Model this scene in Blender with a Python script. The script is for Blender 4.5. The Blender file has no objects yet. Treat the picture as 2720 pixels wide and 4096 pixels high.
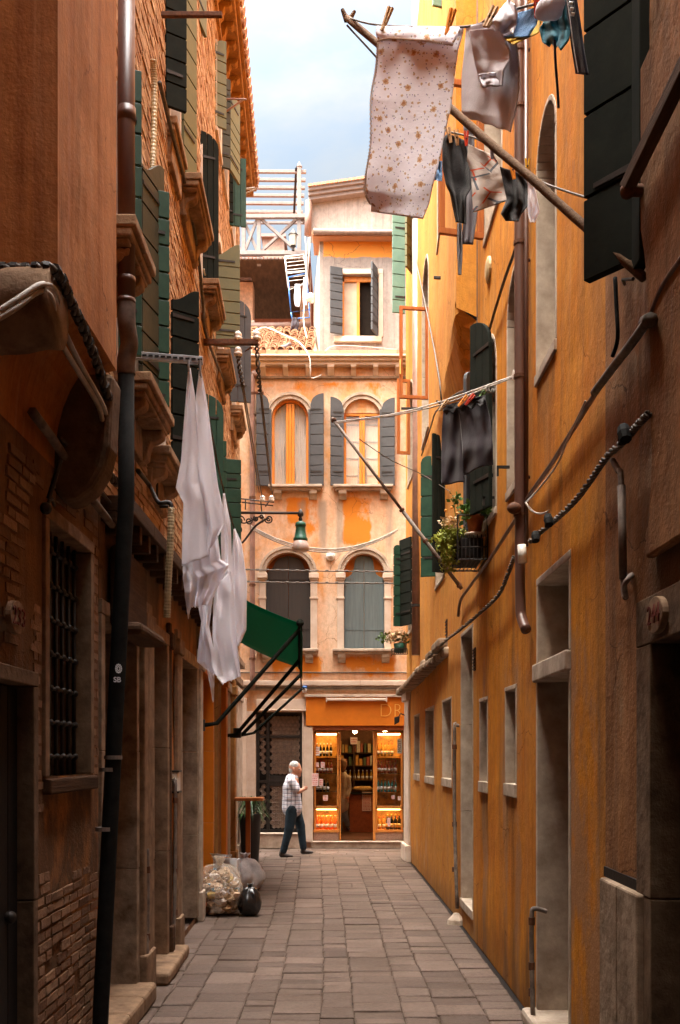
import bpy, bmesh, math, random
from mathutils import Vector, Matrix, noise
random.seed(7)
R_ = math.radians
SC = bpy.context.scene
COL = SC.collection
# ------------------------------------------------------------------ picture geometry of the place
F = 2295.5; CX = 803.6; CY = 1741.0; H = 1.8
def P(x, y, Y, dX=0.0):
    return Vector(((x - CX) * Y / F + dX, Y, H + (CY - y) * Y / F))
def ip(pts, t):
    if t <= pts[0][0]: return pts[0][1]
    for (a, b), (c, d) in zip(pts, pts[1:]):
        if t <= c: return b + (d - b) * (t - a) / (c - a)
    return pts[-1][1]
def nz(x, y=0.0, z=0.0): return noise.noise(Vector((x, y, z)))
def sstep(a, b, x):
    t = max(0.0, min(1.0, (x - a) / (b - a))); return t * t * (3 - 2 * t)
def RX(Y): return ip([(-8, 1.38), (2, 1.30), (7, 1.262), (11.3, 1.194), (16, 1.085), (17.35, 1.015)], Y)
def LX(Y): return ip([(-8, -1.45), (3, -1.52), (8, -1.56), (10.9, -1.65), (17.6, -1.93)], Y)
def UX(Y): return ip([(9.5, 1.026), (10.56, 1.05), (11.6, 1.075), (12.5, 1.10), (16, 1.06), (17.35, 1.0)], Y)
def ZB(Y): return ip([(9.5, 6.07), (12.5, 5.74), (17.35, 5.3)], Y)
def FX3(Y, z):
    a, b = RX(Y), UX(Y); zb = ZB(Y)
    h = max(0.0, (zb - z) / 0.6)
    k = max(0.0, 1.0 - h)
    if h > 0: k *= max(0.0, min(1.0, (Y - 9.5 - h * .8) / .12 + 1.0))
    return a + (b - a) * k
class Side:
    def __init__(s, fx, sg): s.fx = fx; s.sg = sg
    def p(s, u, z, d=0.0): return Vector((s.fx(u, z) - s.sg * d, u, z))
    def uz(s, x, y, d=0.0):
        lo, hi = 2.2, 19.0
        k = (x - CX) / F
        for _ in range(50):
            m = (lo + hi) / 2
            z = H + (CY - y) * m / F
            v = (s.fx(m, z) - s.sg * d) * s.sg - k * s.sg * m
            if v > 0: lo = m
            else: hi = m
        return lo, H + (CY - y) * lo / F
    def at(s, x, y, d=0.0):
        u, z = s.uz(x, y, d); return s.p(u, z, d)
class Front:
    def __init__(s, Y): s.Y = Y
    def p(s, u, z, d=0.0): return Vector((u, s.Y - d, z))
    def X(s, x): return (x - CX) * s.Y / F
    def Z(s, y): return H + (CY - y) * s.Y / F
WR = Side(lambda Y, z: RX(Y), 1)
WR3 = Side(FX3, 1)
WL = Side(lambda Y, z: LX(Y), -1)
FA = Front(19.3)
# ------------------------------------------------------------------ mesh builder
class MB:
    def __init__(s): s.v = []; s.f = []; s.t = []; s.st = {}
    def add(s, vs, fs, tone=0.5):
        o = len(s.v); s.v += [tuple(q) for q in vs]
        s.f += [tuple(o + i for i in q) for q in fs]; s.t += [tone] * len(fs)
    def box8(s, c, tone=0.5):
        s.add(c, [(0, 1, 2, 3), (7, 6, 5, 4), (0, 4, 5, 1), (1, 5, 6, 2), (2, 6, 7, 3), (3, 7, 4, 0)], tone)
    def box(s, x0, x1, y0, y1, z0, z1, tone=0.5):
        s.box8([(x0, y0, z0), (x1, y0, z0), (x1, y1, z0), (x0, y1, z0), (x0, y0, z1), (x1, y0, z1), (x1, y1, z1), (x0, y1, z1)], tone)
    def wb(s, w, u0, u1, z0, z1, d0, d1, n=1, tone=0.5):
        for i in range(n):
            a = u0 + (u1 - u0) * i / n; b = u0 + (u1 - u0) * (i + 1) / n
            s.box8([w.p(a, z0, d0), w.p(b, z0, d0), w.p(b, z0, d1), w.p(a, z0, d1), w.p(a, z1, d0), w.p(b, z1, d0), w.p(b, z1, d1), w.p(a, z1, d1)], tone)
    def tube(s, pts, r, seg=8, tone=0.5, cap=True):
        pts = [Vector(q) for q in pts]; n = len(pts)
        rs = r if isinstance(r, (list, tuple)) else [r] * n
        vs = []; up = None
        for i in range(n):
            t = (pts[min(i + 1, n - 1)] - pts[max(i - 1, 0)])
            if t.length < 1e-9: t = Vector((0, 0, 1))
            t.normalize()
            if up is None:
                up = Vector((0, 0, 1)) if abs(t.z) < 0.9 else Vector((1, 0, 0))
            a = t.cross(up)
            if a.length < 1e-6: a = t.cross(Vector((0, 1, 0)))
            a.normalize(); b = t.cross(a).normalized(); up = -b
            for k in range(seg):
                g = 2 * math.pi * k / seg
                vs.append(pts[i] + (a * math.cos(g) + b * math.sin(g)) * rs[i])
        fs = []
        for i in range(n - 1):
            for k in range(seg):
                k2 = (k + 1) % seg
                fs.append((i * seg + k, i * seg + k2, (i + 1) * seg + k2, (i + 1) * seg + k))
        if cap:
            fs.append(tuple(range(seg))[::-1]); fs.append(tuple((n - 1) * seg + k for k in range(seg)))
        s.add(vs, fs, tone)
    def lathe(s, prof, c, seg=16, tone=0.5, sx=1.0, sy=1.0):
        vs = []; c = Vector(c)
        for r, z in prof:
            for k in range(seg):
                g = 2 * math.pi * k / seg
                vs.append(c + Vector((r * math.cos(g) * sx, r * math.sin(g) * sy, z)))
        fs = []
        for i in range(len(prof) - 1):
            for k in range(seg):
                k2 = (k + 1) % seg
                fs.append((i * seg + k, i * seg + k2, (i + 1) * seg + k2, (i + 1) * seg + k))
        fs.append(tuple(range(seg))[::-1]); fs.append(tuple((len(prof) - 1) * seg + k for k in range(seg)))
        s.add(vs, fs, tone)
    def prism(s, poly, m0, m1, tone=0.5):
        n = len(poly)
        vs = [m0(*q) for q in poly] + [m1(*q) for q in poly]
        fs = [tuple(range(n)), tuple(range(2 * n - 1, n - 1, -1))]
        for i in range(n): fs.append((i, (i + 1) % n, n + (i + 1) % n, n + i))
        s.add(vs, fs, tone)
    def ball(s, c, r, sx=1, sy=1, sz=1, n=8, tone=0.5):
        prof = []
        c = Vector(c)
        for i in range(n + 1):
            a = -math.pi / 2 + math.pi * i / n
            prof.append((max(1e-4, r * math.cos(a)), r * math.sin(a) * sz))
        s.lathe(prof, c, max(8, n + 2), tone, sx, sy)
    def build(s, name, mat, parent=None, smooth=False, bevel=0.0, label=None, kind=None, recalc=True, solid=0.0, sub=0):
        me = bpy.data.meshes.new(name)
        me.from_pydata(s.v, [], s.f); me.update()
        if recalc:
            bm = bmesh.new(); bm.from_mesh(me)
            bmesh.ops.recalc_face_normals(bm, faces=bm.faces); bm.to_mesh(me); bm.free()
        at = me.attributes.new('tone', 'FLOAT', 'FACE')
        at.data.foreach_set('value', s.t)
        for k, vals in s.st.items():
            a = me.attributes.new(k, 'FLOAT', 'POINT'); a.data.foreach_set('value', vals)
        if mat: me.materials.append(mat)
        if smooth:
            me.polygons.foreach_set('use_smooth', [True] * len(me.polygons))
        o = bpy.data.objects.new(name, me); COL.objects.link(o)
        if parent is not None:
            o.parent = parent
            if parent.type == 'EMPTY': o.matrix_parent_inverse = Matrix.Translation(-Vector(parent.location))
        if bevel:
            b = o.modifiers.new('bevel', 'BEVEL'); b.width = bevel; b.segments = 2; b.limit_method = 'ANGLE'; b.angle_limit = R_(40)
        if solid:
            q = o.modifiers.new('solid', 'SOLIDIFY'); q.thickness = solid; q.offset = 0
        if sub:
            q = o.modifiers.new('sub', 'SUBSURF'); q.levels = sub; q.render_levels = sub
        if label: o['label'] = label
        if kind: o['kind'] = kind
        return o
def tag(o, label, cat, group=None, kind=None):
    if label: o['label'] = label
    if cat: o['category'] = cat
    if group: o['group'] = group
    if kind: o['kind'] = kind
    return o
def thing(name, label, cat, loc=(0, 0, 0), group=None):
    o = bpy.data.objects.new(name, None); COL.objects.link(o)
    o.location = loc; o.empty_display_size = 0.2
    return tag(o, label, cat, group)
def copy_tree(o, delta=(0, 0, 0), parent=None):
    kids = [c for c in bpy.data.objects if c.parent == o]
    c = o.copy(); COL.objects.link(c)
    if parent is None: c.location = Vector(o.location) + Vector(delta)
    else:
        c.parent = parent; c.matrix_parent_inverse = o.matrix_parent_inverse.copy()
    for k in kids: copy_tree(k, parent=c)
    return c
# ------------------------------------------------------------------ materials
class NT:
    def __init__(s, name, col=(.5, .5, .5), rough=.8, spec=.3, metal=0.0):
        s.m = bpy.data.materials.new(name); s.m.use_nodes = True
        s.nt = s.m.node_tree; s.b = s.nt.nodes['Principled BSDF']
        s.b.inputs['Base Color'].default_value = (*col, 1)
        s.b.inputs['Roughness'].default_value = rough
        s.b.inputs['Metallic'].default_value = metal
        s.b.inputs['Specular IOR Level'].default_value = spec
        s.tc = None
    def n(s, t, **kw):
        x = s.nt.nodes.new(t)
        for k, v in kw.items(): setattr(x, k, v)
        return x
    def l(s, a, b): s.nt.links.new(a, b)
    def vec(s, scale=(1, 1, 1), src='Object'):
        if s.tc is None: s.tc = s.n('ShaderNodeTexCoord')
        mp = s.n('ShaderNodeMapping'); mp.inputs['Scale'].default_value = scale
        s.l(s.tc.outputs[src], mp.inputs['Vector']); return mp.outputs['Vector']
    def noise(s, scale=5, detail=5, vscale=(1, 1, 1), rough=.6, src='Object', dist=0.0):
        x = s.n('ShaderNodeTexNoise'); x.inputs['Scale'].default_value = scale
        x.inputs['Detail'].default_value = detail; x.inputs['Roughness'].default_value = rough
        x.inputs['Distortion'].default_value = dist
        s.l(s.vec(vscale, src), x.inputs['Vector']); return x.outputs['Fac']
    def ramp(s, fac, stops):
        r = s.n('ShaderNodeValToRGB'); e = r.color_ramp.elements
        while len(e) < len(stops): e.new(0.5)
        for q, (p, c) in zip(e, stops):
            q.position = p; q.color = (*c, 1) if isinstance(c, tuple) else (c, c, c, 1)
        s.l(fac, r.inputs['Fac']); return r.outputs['Color']
    def mix(s, fac, a, b, mode='MIX'):
        x = s.n('ShaderNodeMix', data_type='RGBA', blend_type=mode)
        for sock, v in ((x.inputs[0], fac), (x.inputs[6], a), (x.inputs[7], b)):
            if isinstance(v, (int, float)): sock.default_value = v
            elif isinstance(v, tuple): sock.default_value = (*v, 1)
            else: s.l(v, sock)
        return x.outputs[2]
    def math(s, op, a, b=0.0):
        x = s.n('ShaderNodeMath', operation=op)
        for sock, v in ((x.inputs[0], a), (x.inputs[1], b)):
            if isinstance(v, (int, float)): sock.default_value = v
            else: s.l(v, sock)
        return x.outputs[0]
    def attr(s, name):
        x = s.n('ShaderNodeAttribute', attribute_name=name); return x.outputs['Fac']
    def color(s, c): s.l(c, s.b.inputs['Base Color'])
    def bump(s, h, strength=.5, dist=.01):
        x = s.n('ShaderNodeBump'); x.inputs['Strength'].default_value = strength; x.inputs['Distance'].default_value = dist
        s.l(h, x.inputs['Height']); s.l(x.outputs['Normal'], s.b.inputs['Normal'])
    def rough(s, fac, lo, hi):
        x = s.n('ShaderNodeMapRange'); x.inputs['To Min'].default_value = lo; x.inputs['To Max'].default_value = hi
        s.l(fac, x.inputs['Value']); s.l(x.outputs[0], s.b.inputs['Roughness'])
def plaster(name, c1, c2, dirt, streak=.5, patch=(.42, .62), sscale=(5, 5, .35), bump=.36, stc=None, seed=0, st2=None, drip=.55):
    t = NT(name, rough=.9, spec=.15)
    a = t.ramp(t.noise(1.1, 6, (1, 1, .7), .66), [(patch[0], 0.0), (patch[1], 1.0)])
    c = t.mix(a, c1, c2)
    sb = t.ramp(t.noise(1.0, 6, sscale, .65), [(.44, 0.0), (.72, 1.0)])
    c = t.mix(t.math('MULTIPLY', sb, streak), c, dirt)
    f = t.ramp(t.noise(14, 5, (1, 1, .8), .75), [(.32, .68), (.62, 1.05)])
    c = t.mix(.7, c, f, 'MULTIPLY')
    # rain drips: thin dark and pale runs
    dr = t.ramp(t.noise(1.0, 4, (11, 11, .28), .7), [(.50, 0.0), (.70, 1.0)])
    dz = t.ramp(t.noise(.8, 3, (1, 1, .6)), [(.36, 0.15), (.6, 1.0)])
    c = t.mix(t.math('MULTIPLY', t.math('MULTIPLY', dr, dz), drip), c, tuple(q * .34 for q in c2))
    dr2 = t.ramp(t.noise(1.3, 4, (8, 8, .2), .7), [(.56, 0.0), (.72, 1.0)])
    c = t.mix(t.math('MULTIPLY', dr2, drip * .55), c, tuple(min(1, q * .75 + .11) for q in dirt))
    if stc:
        nn = t.ramp(t.math('ADD', t.attr('st'), t.math('MULTIPLY', t.math('SUBTRACT', t.noise(2.6, 5, (1, 1, .6), .7), .5), 1.7)), [(.38, 0.0), (.62, 1.0)])
        c = t.mix(nn, c, stc)
    if st2:
        n2 = t.ramp(t.math('ADD', t.attr('dt'), t.math('MULTIPLY', t.math('SUBTRACT', t.noise(3.2, 5, (1.6, 1.6, .5), .7), .5), 1.1)), [(.3, 0.0), (.85, 1.0)])
        c = t.mix(t.math('MULTIPLY', n2, .8), c, st2)
    # scattered chips and scuffs
    ch = t.ramp(t.noise(7, 5, (1, 1, 1), .75), [(.66, 0.0), (.69, 1.0)])
    c = t.mix(t.math('MULTIPLY', ch, .5), c, tuple(min(1, .62 * q + k_) for q, k_ in zip(c1, (.12, .09, .05))))
    # hairline cracks, gathered in a few zones
    wv = t.n('ShaderNodeTexNoise'); wv.inputs['Scale'].default_value = 3.0; wv.inputs['Detail'].default_value = 6; t.l(t.vec(), wv.inputs['Vector'])
    ad = t.n('ShaderNodeVectorMath', operation='MULTIPLY_ADD'); t.l(wv.outputs['Color'], ad.inputs[0]); ad.inputs[1].default_value = (.35, .35, .35); t.l(t.vec(), ad.inputs[2])
    vo = t.n('ShaderNodeTexVoronoi', feature='DISTANCE_TO_EDGE'); vo.inputs['Scale'].default_value = 1.5; t.l(ad.outputs[0], vo.inputs['Vector'])
    ck = t.math('MULTIPLY', t.math('LESS_THAN', vo.outputs['Distance'], .006), t.ramp(t.noise(.9, 3), [(.5, 0.0), (.58, 1.0)]))
    c = t.mix(t.math('MULTIPLY', ck, .6), c, tuple(q * .25 for q in c2))
    t.color(c)
    h = t.math('ADD', t.math('ADD', t.math('MULTIPLY', t.noise(4, 6, (1, 1, 1), .6), 1.3), t.math('MULTIPLY', t.noise(60, 3), .4)), t.math('MULTIPLY', t.math('ADD', ch, ck), -.45))
    t.bump(h, bump, .025); return t.m
def tonemat(name, lo, hi, dirt, rough=.9, nscale=8, bump=.5, dirtamt=.5, bscale=40):
    t = NT(name, rough=rough, spec=.2)
    c = t.mix(t.attr('tone'), lo, hi)
    d = t.ramp(t.noise(nscale, 8, (1, 1, 1), .7), [(.42, 0.0), (.68, 1.0)])
    c = t.mix(t.math('MULTIPLY', d, dirtamt), c, dirt)
    t.color(c)
    t.bump(t.math('ADD', t.noise(bscale, 5), t.noise(nscale, 5)), bump, .012); return t.m
def simple(name, col, rough=.6, spec=.4, metal=0.0, var=.25, nscale=14, vs=(1, 1, 1), bump=.15, dark=None):
    t = NT(name, col, rough, spec, metal)
    f = t.ramp(t.noise(nscale, 6, vs, .65), [(.3, 0.0), (.72, 1.0)])
    d = dark or tuple(q * (1 - var * 1.6) for q in col)
    t.color(t.mix(f, tuple(min(1, q * (1 + var * .4)) for q in col), d))
    t.bump(t.noise(nscale * 3, 4, vs), bump, .01); return t.m
def wood(name, c1, c2, vs=(12, 12, 1), rough=.7, bump=.4):
    t = NT(name, rough=rough, spec=.25 if rough < .8 else .08)
    t.color(t.mix(t.ramp(t.noise(3, 7, vs, .7), [(.3, 0.0), (.7, 1.0)]), c1, c2))
    t.bump(t.noise(6, 6, vs), bump, .008); return t.m
def fabric(name, col, col2=None, rough=.95, trans=0.25, bump=.25):
    t = NT(name, col, rough, .1)
    t.b.inputs['Sheen Weight'].default_value = .15
    col2 = col2 or tuple(q * .82 for q in col)
    t.color(t.mix(t.noise(5, 5), col, col2))
    t.bump(t.math('ADD', t.math('MULTIPLY', t.noise(14, 6, (1, 1, .6), .7, dist=.6), 1.0), t.math('MULTIPLY', t.noise(260, 2), .12)), bump, .03)
    if trans:
        tr = t.n('ShaderNodeBsdfTranslucent'); tr.inputs['Color'].default_value = (*col, 1)
        mx = t.n('ShaderNodeMixShader'); mx.inputs[0].default_value = trans
        out = t.nt.nodes['Material Output']
        t.l(t.b.outputs[0], mx.inputs[1]); t.l(tr.outputs[0], mx.inputs[2]); t.l(mx.outputs[0], out.inputs['Surface'])
    return t.m
def emis(name, col, st):
    t = NT(name, col); t.b.inputs['Emission Color'].default_value = (*col, 1); t.b.inputs['Emission Strength'].default_value = st; return t.m
M = {}
M['orange'] = plaster('orange_plaster', (.61, .232, .014), (.54, .172, .009), (.44, .19, .055), .85, sscale=(2.6, 2.6, .13), stc=(.36, .17, .07), st2=(.15, .07, .02))
M['orange_far'] = plaster('yellow_orange_plaster', (.60, .265, .045), (.54, .20, .024), (.42, .19, .08), .5, stc=(.45, .25, .13), st2=(.2, .1, .04), drip=.35)
M['brownpl'] = plaster('brown_plaster', (.33, .15, .06), (.24, .10, .036), (.13, .065, .03), .9, bump=.45, stc=(.30, .19, .11), st2=(.10, .06, .035))
M['salmon'] = plaster('salmon_plaster', (.46, .17, .048), (.33, .105, .024), (.50, .22, .085), .8, sscale=(3.5, 3.5, .25), bump=.28, st2=(.12, .05, .025))
M['leftlow'] = plaster('ochre_grey_plaster', (.24, .115, .05), (.15, .07, .03), (.085, .045, .025), .8, bump=.6, stc=(.42, .17, .05), st2=(.08, .05, .03))
M['ochre'] = plaster('ochre_plaster', (.40, .19, .055), (.30, .13, .035), (.17, .09, .04), .6)
M['facade'] = plaster('peach_plaster', (.70, .43, .27), (.68, .32, .12), (.74, .60, .47), .8, sscale=(2.2, 2.2, .8), patch=(.52, .60), stc=(.66, .23, .03), st2=(.34, .27, .21), bump=.3, drip=.18)
M['attic'] = plaster('grey_plaster', (.36, .30, .27), (.31, .25, .22), (.23, .19, .17), .4, stc=(.70, .29, .06), bump=.3)
M['brick'] = tonemat('old_brick', (.34, .15, .055), (.60, .38, .20), (.20, .095, .04), nscale=5, bump=.9, dirtamt=.5)
M['brickd'] = tonemat('worn_brick', (.14, .068, .036), (.34, .20, .12), (.09, .05, .03), nscale=6, bump=1.0, dirtamt=.5)
M['mortar'] = simple('mortar', (.32, .16, .075), .95, .1, var=.4, nscale=20, bump=.6)
M['stone'] = simple('istrian_stone', (.50, .41, .33), .85, .2, var=.3, nscale=5, bump=.5, dark=(.27, .20, .15))
M['stonel'] = simple('pale_stone', (.60, .50, .42), .8, .2, var=.2, nscale=4, bump=.35, dark=(.50, .38, .29))
M['stoned'] = simple('stained_stone', (.33, .24, .17), .9, .15, var=.5, nscale=6, bump=.8, dark=(.12, .075, .045))
M['stonebr'] = simple('brown_stone', (.26, .165, .10), .9, .15, var=.5, nscale=7, bump=.8, dark=(.11, .065, .04))
M['plaq'] = simple('worn_plaque', (.30, .19, .12), .9, .15, var=.4, nscale=16)
M['stonedk'] = simple('dark_stone', (.17, .11, .07), .9, .15, var=.5, nscale=6, bump=.8, dark=(.06, .035, .02))  # darker brown stone for the near door frames and the jetty corbel
M['carved'] = plaster('sooty_stone', (.42, .27, .16), (.28, .155, .08), (.10, .06, .035), .9, sscale=(3, 3, 2), bump=.5)
M['green'] = wood('green_shutter_paint', (.010, .042, .025), (.022, .065, .038), (2, 2, 2), .5, .2)
M['dgreen'] = wood('dark_and_unlit_green', (.008, .010, .008), (.016, .018, .013), (2, 2, 2), .85, .2)  # dark green paint; also carries the shade of an unlit leaf
M['olive'] = wood('olive_shutter_paint', (.14, .13, .06), (.10, .105, .055), (2, 2, 2), .6, .2)
M['olived'] = wood('weathered_olive_paint', (.055, .046, .024), (.03, .032, .018), (2, 2, 2), .6, .4)
M['greyshut'] = wood('slate_shutter_paint', (.07, .07, .075), (.048, .048, .052), (2, 2, 2), .6, .2)
M['teal'] = wood('pale_teal_paint', (.14, .24, .19), (.10, .18, .145), (2, 2, 2), .6, .2)
M['blueshut'] = wood('blue_grey_paint', (.15, .19, .20), (.10, .125, .13), (9, 9, .6), .7, .3)
M['darkshut'] = wood('dark_brown_shutter', (.055, .045, .04), (.035, .03, .028), (9, 9, .6), .6, .3)
M['black'] = simple('blackness_wood', (.012, .009, .008), .6, .2)
M['void'] = simple('dark_interior', (.016, .010, .007), .9, .1)
M['redwood'] = wood('red_brown_window_wood', (.42, .13, .03), (.27, .07, .018), (8, 8, 1), .45, .2)
M['owood'] = wood('orange_window_wood', (.72, .27, .04), (.55, .17, .025), (8, 8, 1), .4, .15)
M['polewood'] = wood('weathered_pole_wood', (.20, .12, .07), (.09, .05, .03), (14, 14, 14), .8, .8)
M['timber'] = wood('dark_timber', (.10, .055, .032), (.045, .025, .016), (4, 1, 12), .85, .7)
M['altana'] = wood('terrace_timber', (.26, .215, .205), (.19, .155, .145), (4, 4, 4), .8, .3)
M['pipe'] = simple('brown_pipe_paint', (.12, .055, .038), .42, .5, var=.35, nscale=7, vs=(1, 1, .4), dark=(.075, .035, .028))
M['pipel'] = simple('mauve_pipe_paint', (.26, .14, .105), .45, .5, var=.3, nscale=5)
M['pipeb'] = simple('black_pipe', (.012, .011, .010), .8, .12, var=.4)
M['pipeg'] = simple('weathered_lead_pipe', (.20, .15, .12), .7, .4, var=.6, nscale=9, dark=(.05, .035, .03))
M['iron'] = simple('dark_iron', (.03, .022, .018), .6, .5, .4, var=.4)
M['rust'] = simple('rusty_iron', (.14, .055, .025), .8, .3, .2, var=.5, nscale=30, dark=(.05, .022, .014))
M['zinc'] = simple('galvanised_steel', (.34, .34, .36), .45, .5, .6, var=.2)
M['cable'] = simple('grey_cable', (.11, .085, .065), .6, .3, var=.45, nscale=25, dark=(.035, .026, .02))
M['cablel'] = simple('pale_cable', (.50, .44, .38), .6, .3)
M['cream'] = simple('cream_plastic', (.52, .40, .22), .5, .4, var=.2)
M['ceram'] = simple('white_porcelain', (.75, .70, .64), .25, .6, var=.1)
M['white'] = simple('white_plastic', (.72, .70, .68), .5, .4, var=.08)
M['rope'] = simple('white_rope', (.66, .60, .56), .8, .2, var=.2)
M['ogreen'] = simple('lamp_green', (.012, .10, .065), .45, .5, var=.35)
M['tile'] = tonemat('roof_terracotta', (.32, .13, .06), (.54, .31, .19), (.30, .22, .16), nscale=9, bump=.8)
M['teracot'] = simple('terracotta', (.44, .12, .04), .8, .2)
M['awn'] = fabric('green_canvas', (.005, .17, .10), (.004, .14, .08), .9, .5, .1)
M['sheetw'] = fabric('white_cotton', (.95, .93, .97), (.91, .89, .94), .95, .55, .7)
M['greyc'] = fabric('grey_jersey', (.74, .71, .77), (.68, .64, .69), .95, .15, .2)
M['blackc'] = fabric('black_cotton', (.012, .011, .013), (.02, .018, .02), .95, 0, .4)
M['darkc'] = fabric('charcoal_cotton', (.045, .036, .045), (.035, .028, .036), .95, 0, .15)
M['leggray'] = fabric('marl_grey_jersey', (.16, .14, .16), (.12, .105, .12), .95, 0, .3)
M['bluec'] = fabric('blue_towelling', (.12, .25, .45), (.09, .19, .38), .95, .05, .8)
M['yellc'] = fabric('mustard_cotton', (.55, .33, .03), None, .95, .05, .3)
M['tealc'] = fabric('teal_swimwear', (.015, .17, .24), (.01, .12, .18), .6, 0, .3)
M['navyc'] = fabric('navy_denim_strap', (.012, .012, .03), None, .9, 0, .3)
M['leaf'] = simple('leaf_green', (.09, .17, .025), .5, .4, var=.5, nscale=10, dark=(.03, .08, .012))
M['leafy'] = simple('leaf_yellow_green', (.34, .33, .04), .5, .4, var=.4, nscale=10, dark=(.16, .22, .03))
M['leafp'] = simple('dry_pink_leaf', (.50, .30, .20), .6, .3, var=.3, nscale=10, dark=(.36, .27, .10))
M['leafd'] = simple('dark_blade', (.035, .085, .018), .45, .5, var=.4, nscale=10)
M['red'] = simple('red_plastic', (.60, .05, .02), .4, .5)
M['yellow'] = simple('yellow_plastic', (.75, .42, .02), .4, .5)
M['orangep'] = simple('orange_plastic', (.80, .28, .03), .4, .5)
M['pegw'] = wood('peg_wood', (.55, .36, .20), (.40, .25, .13), (10, 10, 10))
M['signor'] = simple('orange_sign_paint', (.66, .185, .008), .55, .35, var=.12, nscale=3)
M['gold'] = simple('gold_lettering', (.85, .52, .13), .4, .6, .3, var=.1)
M['paper'] = simple('pink_paper', (.80, .62, .60), .8, .2, var=.08)
M['paperw'] = simple('white_paper', (.75, .75, .76), .8, .2, var=.08)
M['ink'] = simple('red_ink', (.65, .10, .06), .8, .2)
M['inkd'] = simple('dark_ink', (.05, .05, .06), .8, .2)
M['maroon'] = simple('red_numeral_paint', (.13, .02, .012), .8, .2)
M['granite'] = simple('pink_granite', (.42, .25, .18), .6, .4, var=.3, nscale=60)
M['shopwood'] = wood('shop_wood', (.62, .26, .06), (.45, .16, .035), (6, 6, 1), .45, .15)
M['warm'] = emis('warm_shop_lamp', (1, .52, .14), 18)
def glassmat():
    t = NT('window_glass', (.9, .9, .9), .05)
    g = t.n('ShaderNodeBsdfGlossy'); g.inputs['Roughness'].default_value = .03
    tr = t.n('ShaderNodeBsdfTransparent'); tr.inputs['Color'].default_value = (.93, .92, .9, 1)
    fr = t.n('ShaderNodeLayerWeight'); fr.inputs['Blend'].default_value = .5
    mx = t.n('ShaderNodeMixShader'); t.l(t.math('ADD', t.math('MULTIPLY', t.math('POWER', fr.outputs['Facing'], 4.0), .4), .03), mx.inputs[0]); t.l(tr.outputs[0], mx.inputs[1]); t.l(g.outputs[0], mx.inputs[2])
    t.l(mx.outputs[0], t.nt.nodes['Material Output'].inputs['Surface']); return t.m
M['glass'] = glassmat()
M['dglass'] = simple('dark_window_glass', (.03, .025, .02), .08, .6, var=.3, nscale=2, bump=0)
def curtainmat():
    t = NT('curtain_cloth', rough=.9)
    w = t.noise(3.0, 3, (14, 1, .5))
    t.color(t.ramp(w, [(.3, (.26, .29, .34)), (.42, (.92, .82, .74)), (.58, (.70, .72, .74)), (.72, (.97, .84, .70))]))
    t.bump(t.noise(3, 3, (20, 1, .2)), .6, .05); return t.m
M['curtain'] = curtainmat()
def lace():
    t = NT('lace_curtain', rough=.9)
    w = t.ramp(t.noise(40, 2, (1.6, 1, .1)), [(.35, (.82, .68, .57)), (.65, (.95, .82, .70))])
    t.color(w); return t.m
M['lace'] = lace()
def floral():
    t = NT('floral_cotton', rough=.95, spec=.1)
    uv = t.vec((1, 1, 1), 'UV')
    base = t.mix(t.noise(4, 4, (1, 1, 1), .6, 'UV'), (.90, .88, .95), (.82, .79, .86))
    def spots(scale, r, col, brk, c, rnd=.85):
        v = t.n('ShaderNodeTexVoronoi', voronoi_dimensions='2D'); v.inputs['Scale'].default_value = scale; v.inputs['Randomness'].default_value = rnd
        t.l(uv, v.inputs['Vector'])
        nn = t.noise(brk, 3, (1, 1, 1), .7, 'UV')
        d = t.math('ADD', v.outputs['Distance'], t.math('MULTIPLY', t.math('SUBTRACT', nn, .5), r * 2.6))
        k = t.math('LESS_THAN', d, r)
        return t.mix(t.math('MULTIPLY', k, .85), c, col)
    c = spots(5.2, .12, (.58, .33, .13), 50, base)
    c = spots(5.2, .06, (.45, .20, .09), 70, c)
    c = spots(11.5, .115, (.56, .36, .18), 70, c)
    c = spots(17, .085, (.30, .27, .46), 40, c, 1.0)
    c = spots(13, .06, (.30, .27, .16), 50, c, 1.0)
    t.color(c)
    t.bump(t.noise(9, 6, (1, 1, .5), .6, 'UV', .5), .35, .02)
    tr = t.n('ShaderNodeBsdfTranslucent'); t.l(c, tr.inputs['Color'])
    mx = t.n('ShaderNodeMixShader'); mx.inputs[0].default_value = .3
    t.l(t.b.outputs[0], mx.inputs[1]); t.l(tr.outputs[0], mx.inputs[2]); t.l(mx.outputs[0], t.nt.nodes['Material Output'].inputs['Surface'])
    return t.m
M['floral'] = floral()
def dressmat():
    t = NT('printed_dress_cotton', rough=.95, spec=.1)
    uv = t.vec((1, 1, 1), 'UV')
    c = t.mix(t.noise(6, 4, (1, 1, 1), .6, 'UV'), (.50, .45, .42), (.36, .32, .30))
    for sc, col in ((9, (.50, .10, .05)), (7, (.10, .11, .13))):
        v = t.n('ShaderNodeTexVoronoi', feature='DISTANCE_TO_EDGE', voronoi_dimensions='2D'); v.inputs['Scale'].default_value = sc
        mp = t.vec((1, 1, 1), 'UV'); t.l(mp, v.inputs['Vector'])
        w = t.n('ShaderNodeTexVoronoi', voronoi_dimensions='2D'); w.inputs['Scale'].default_value = sc * .62; t.l(uv, w.inputs['Vector'])
        k = t.math('MULTIPLY', t.math('LESS_THAN', v.outputs['Distance'], .05), t.math('LESS_THAN', w.outputs['Distance'], .42))
        c = t.mix(k, c, col)
    t.color(c); t.bump(t.noise(14, 6, (1, 1, 1), .6, 'UV', .5), .5, .02); return t.m
M['dress'] = dressmat()
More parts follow.
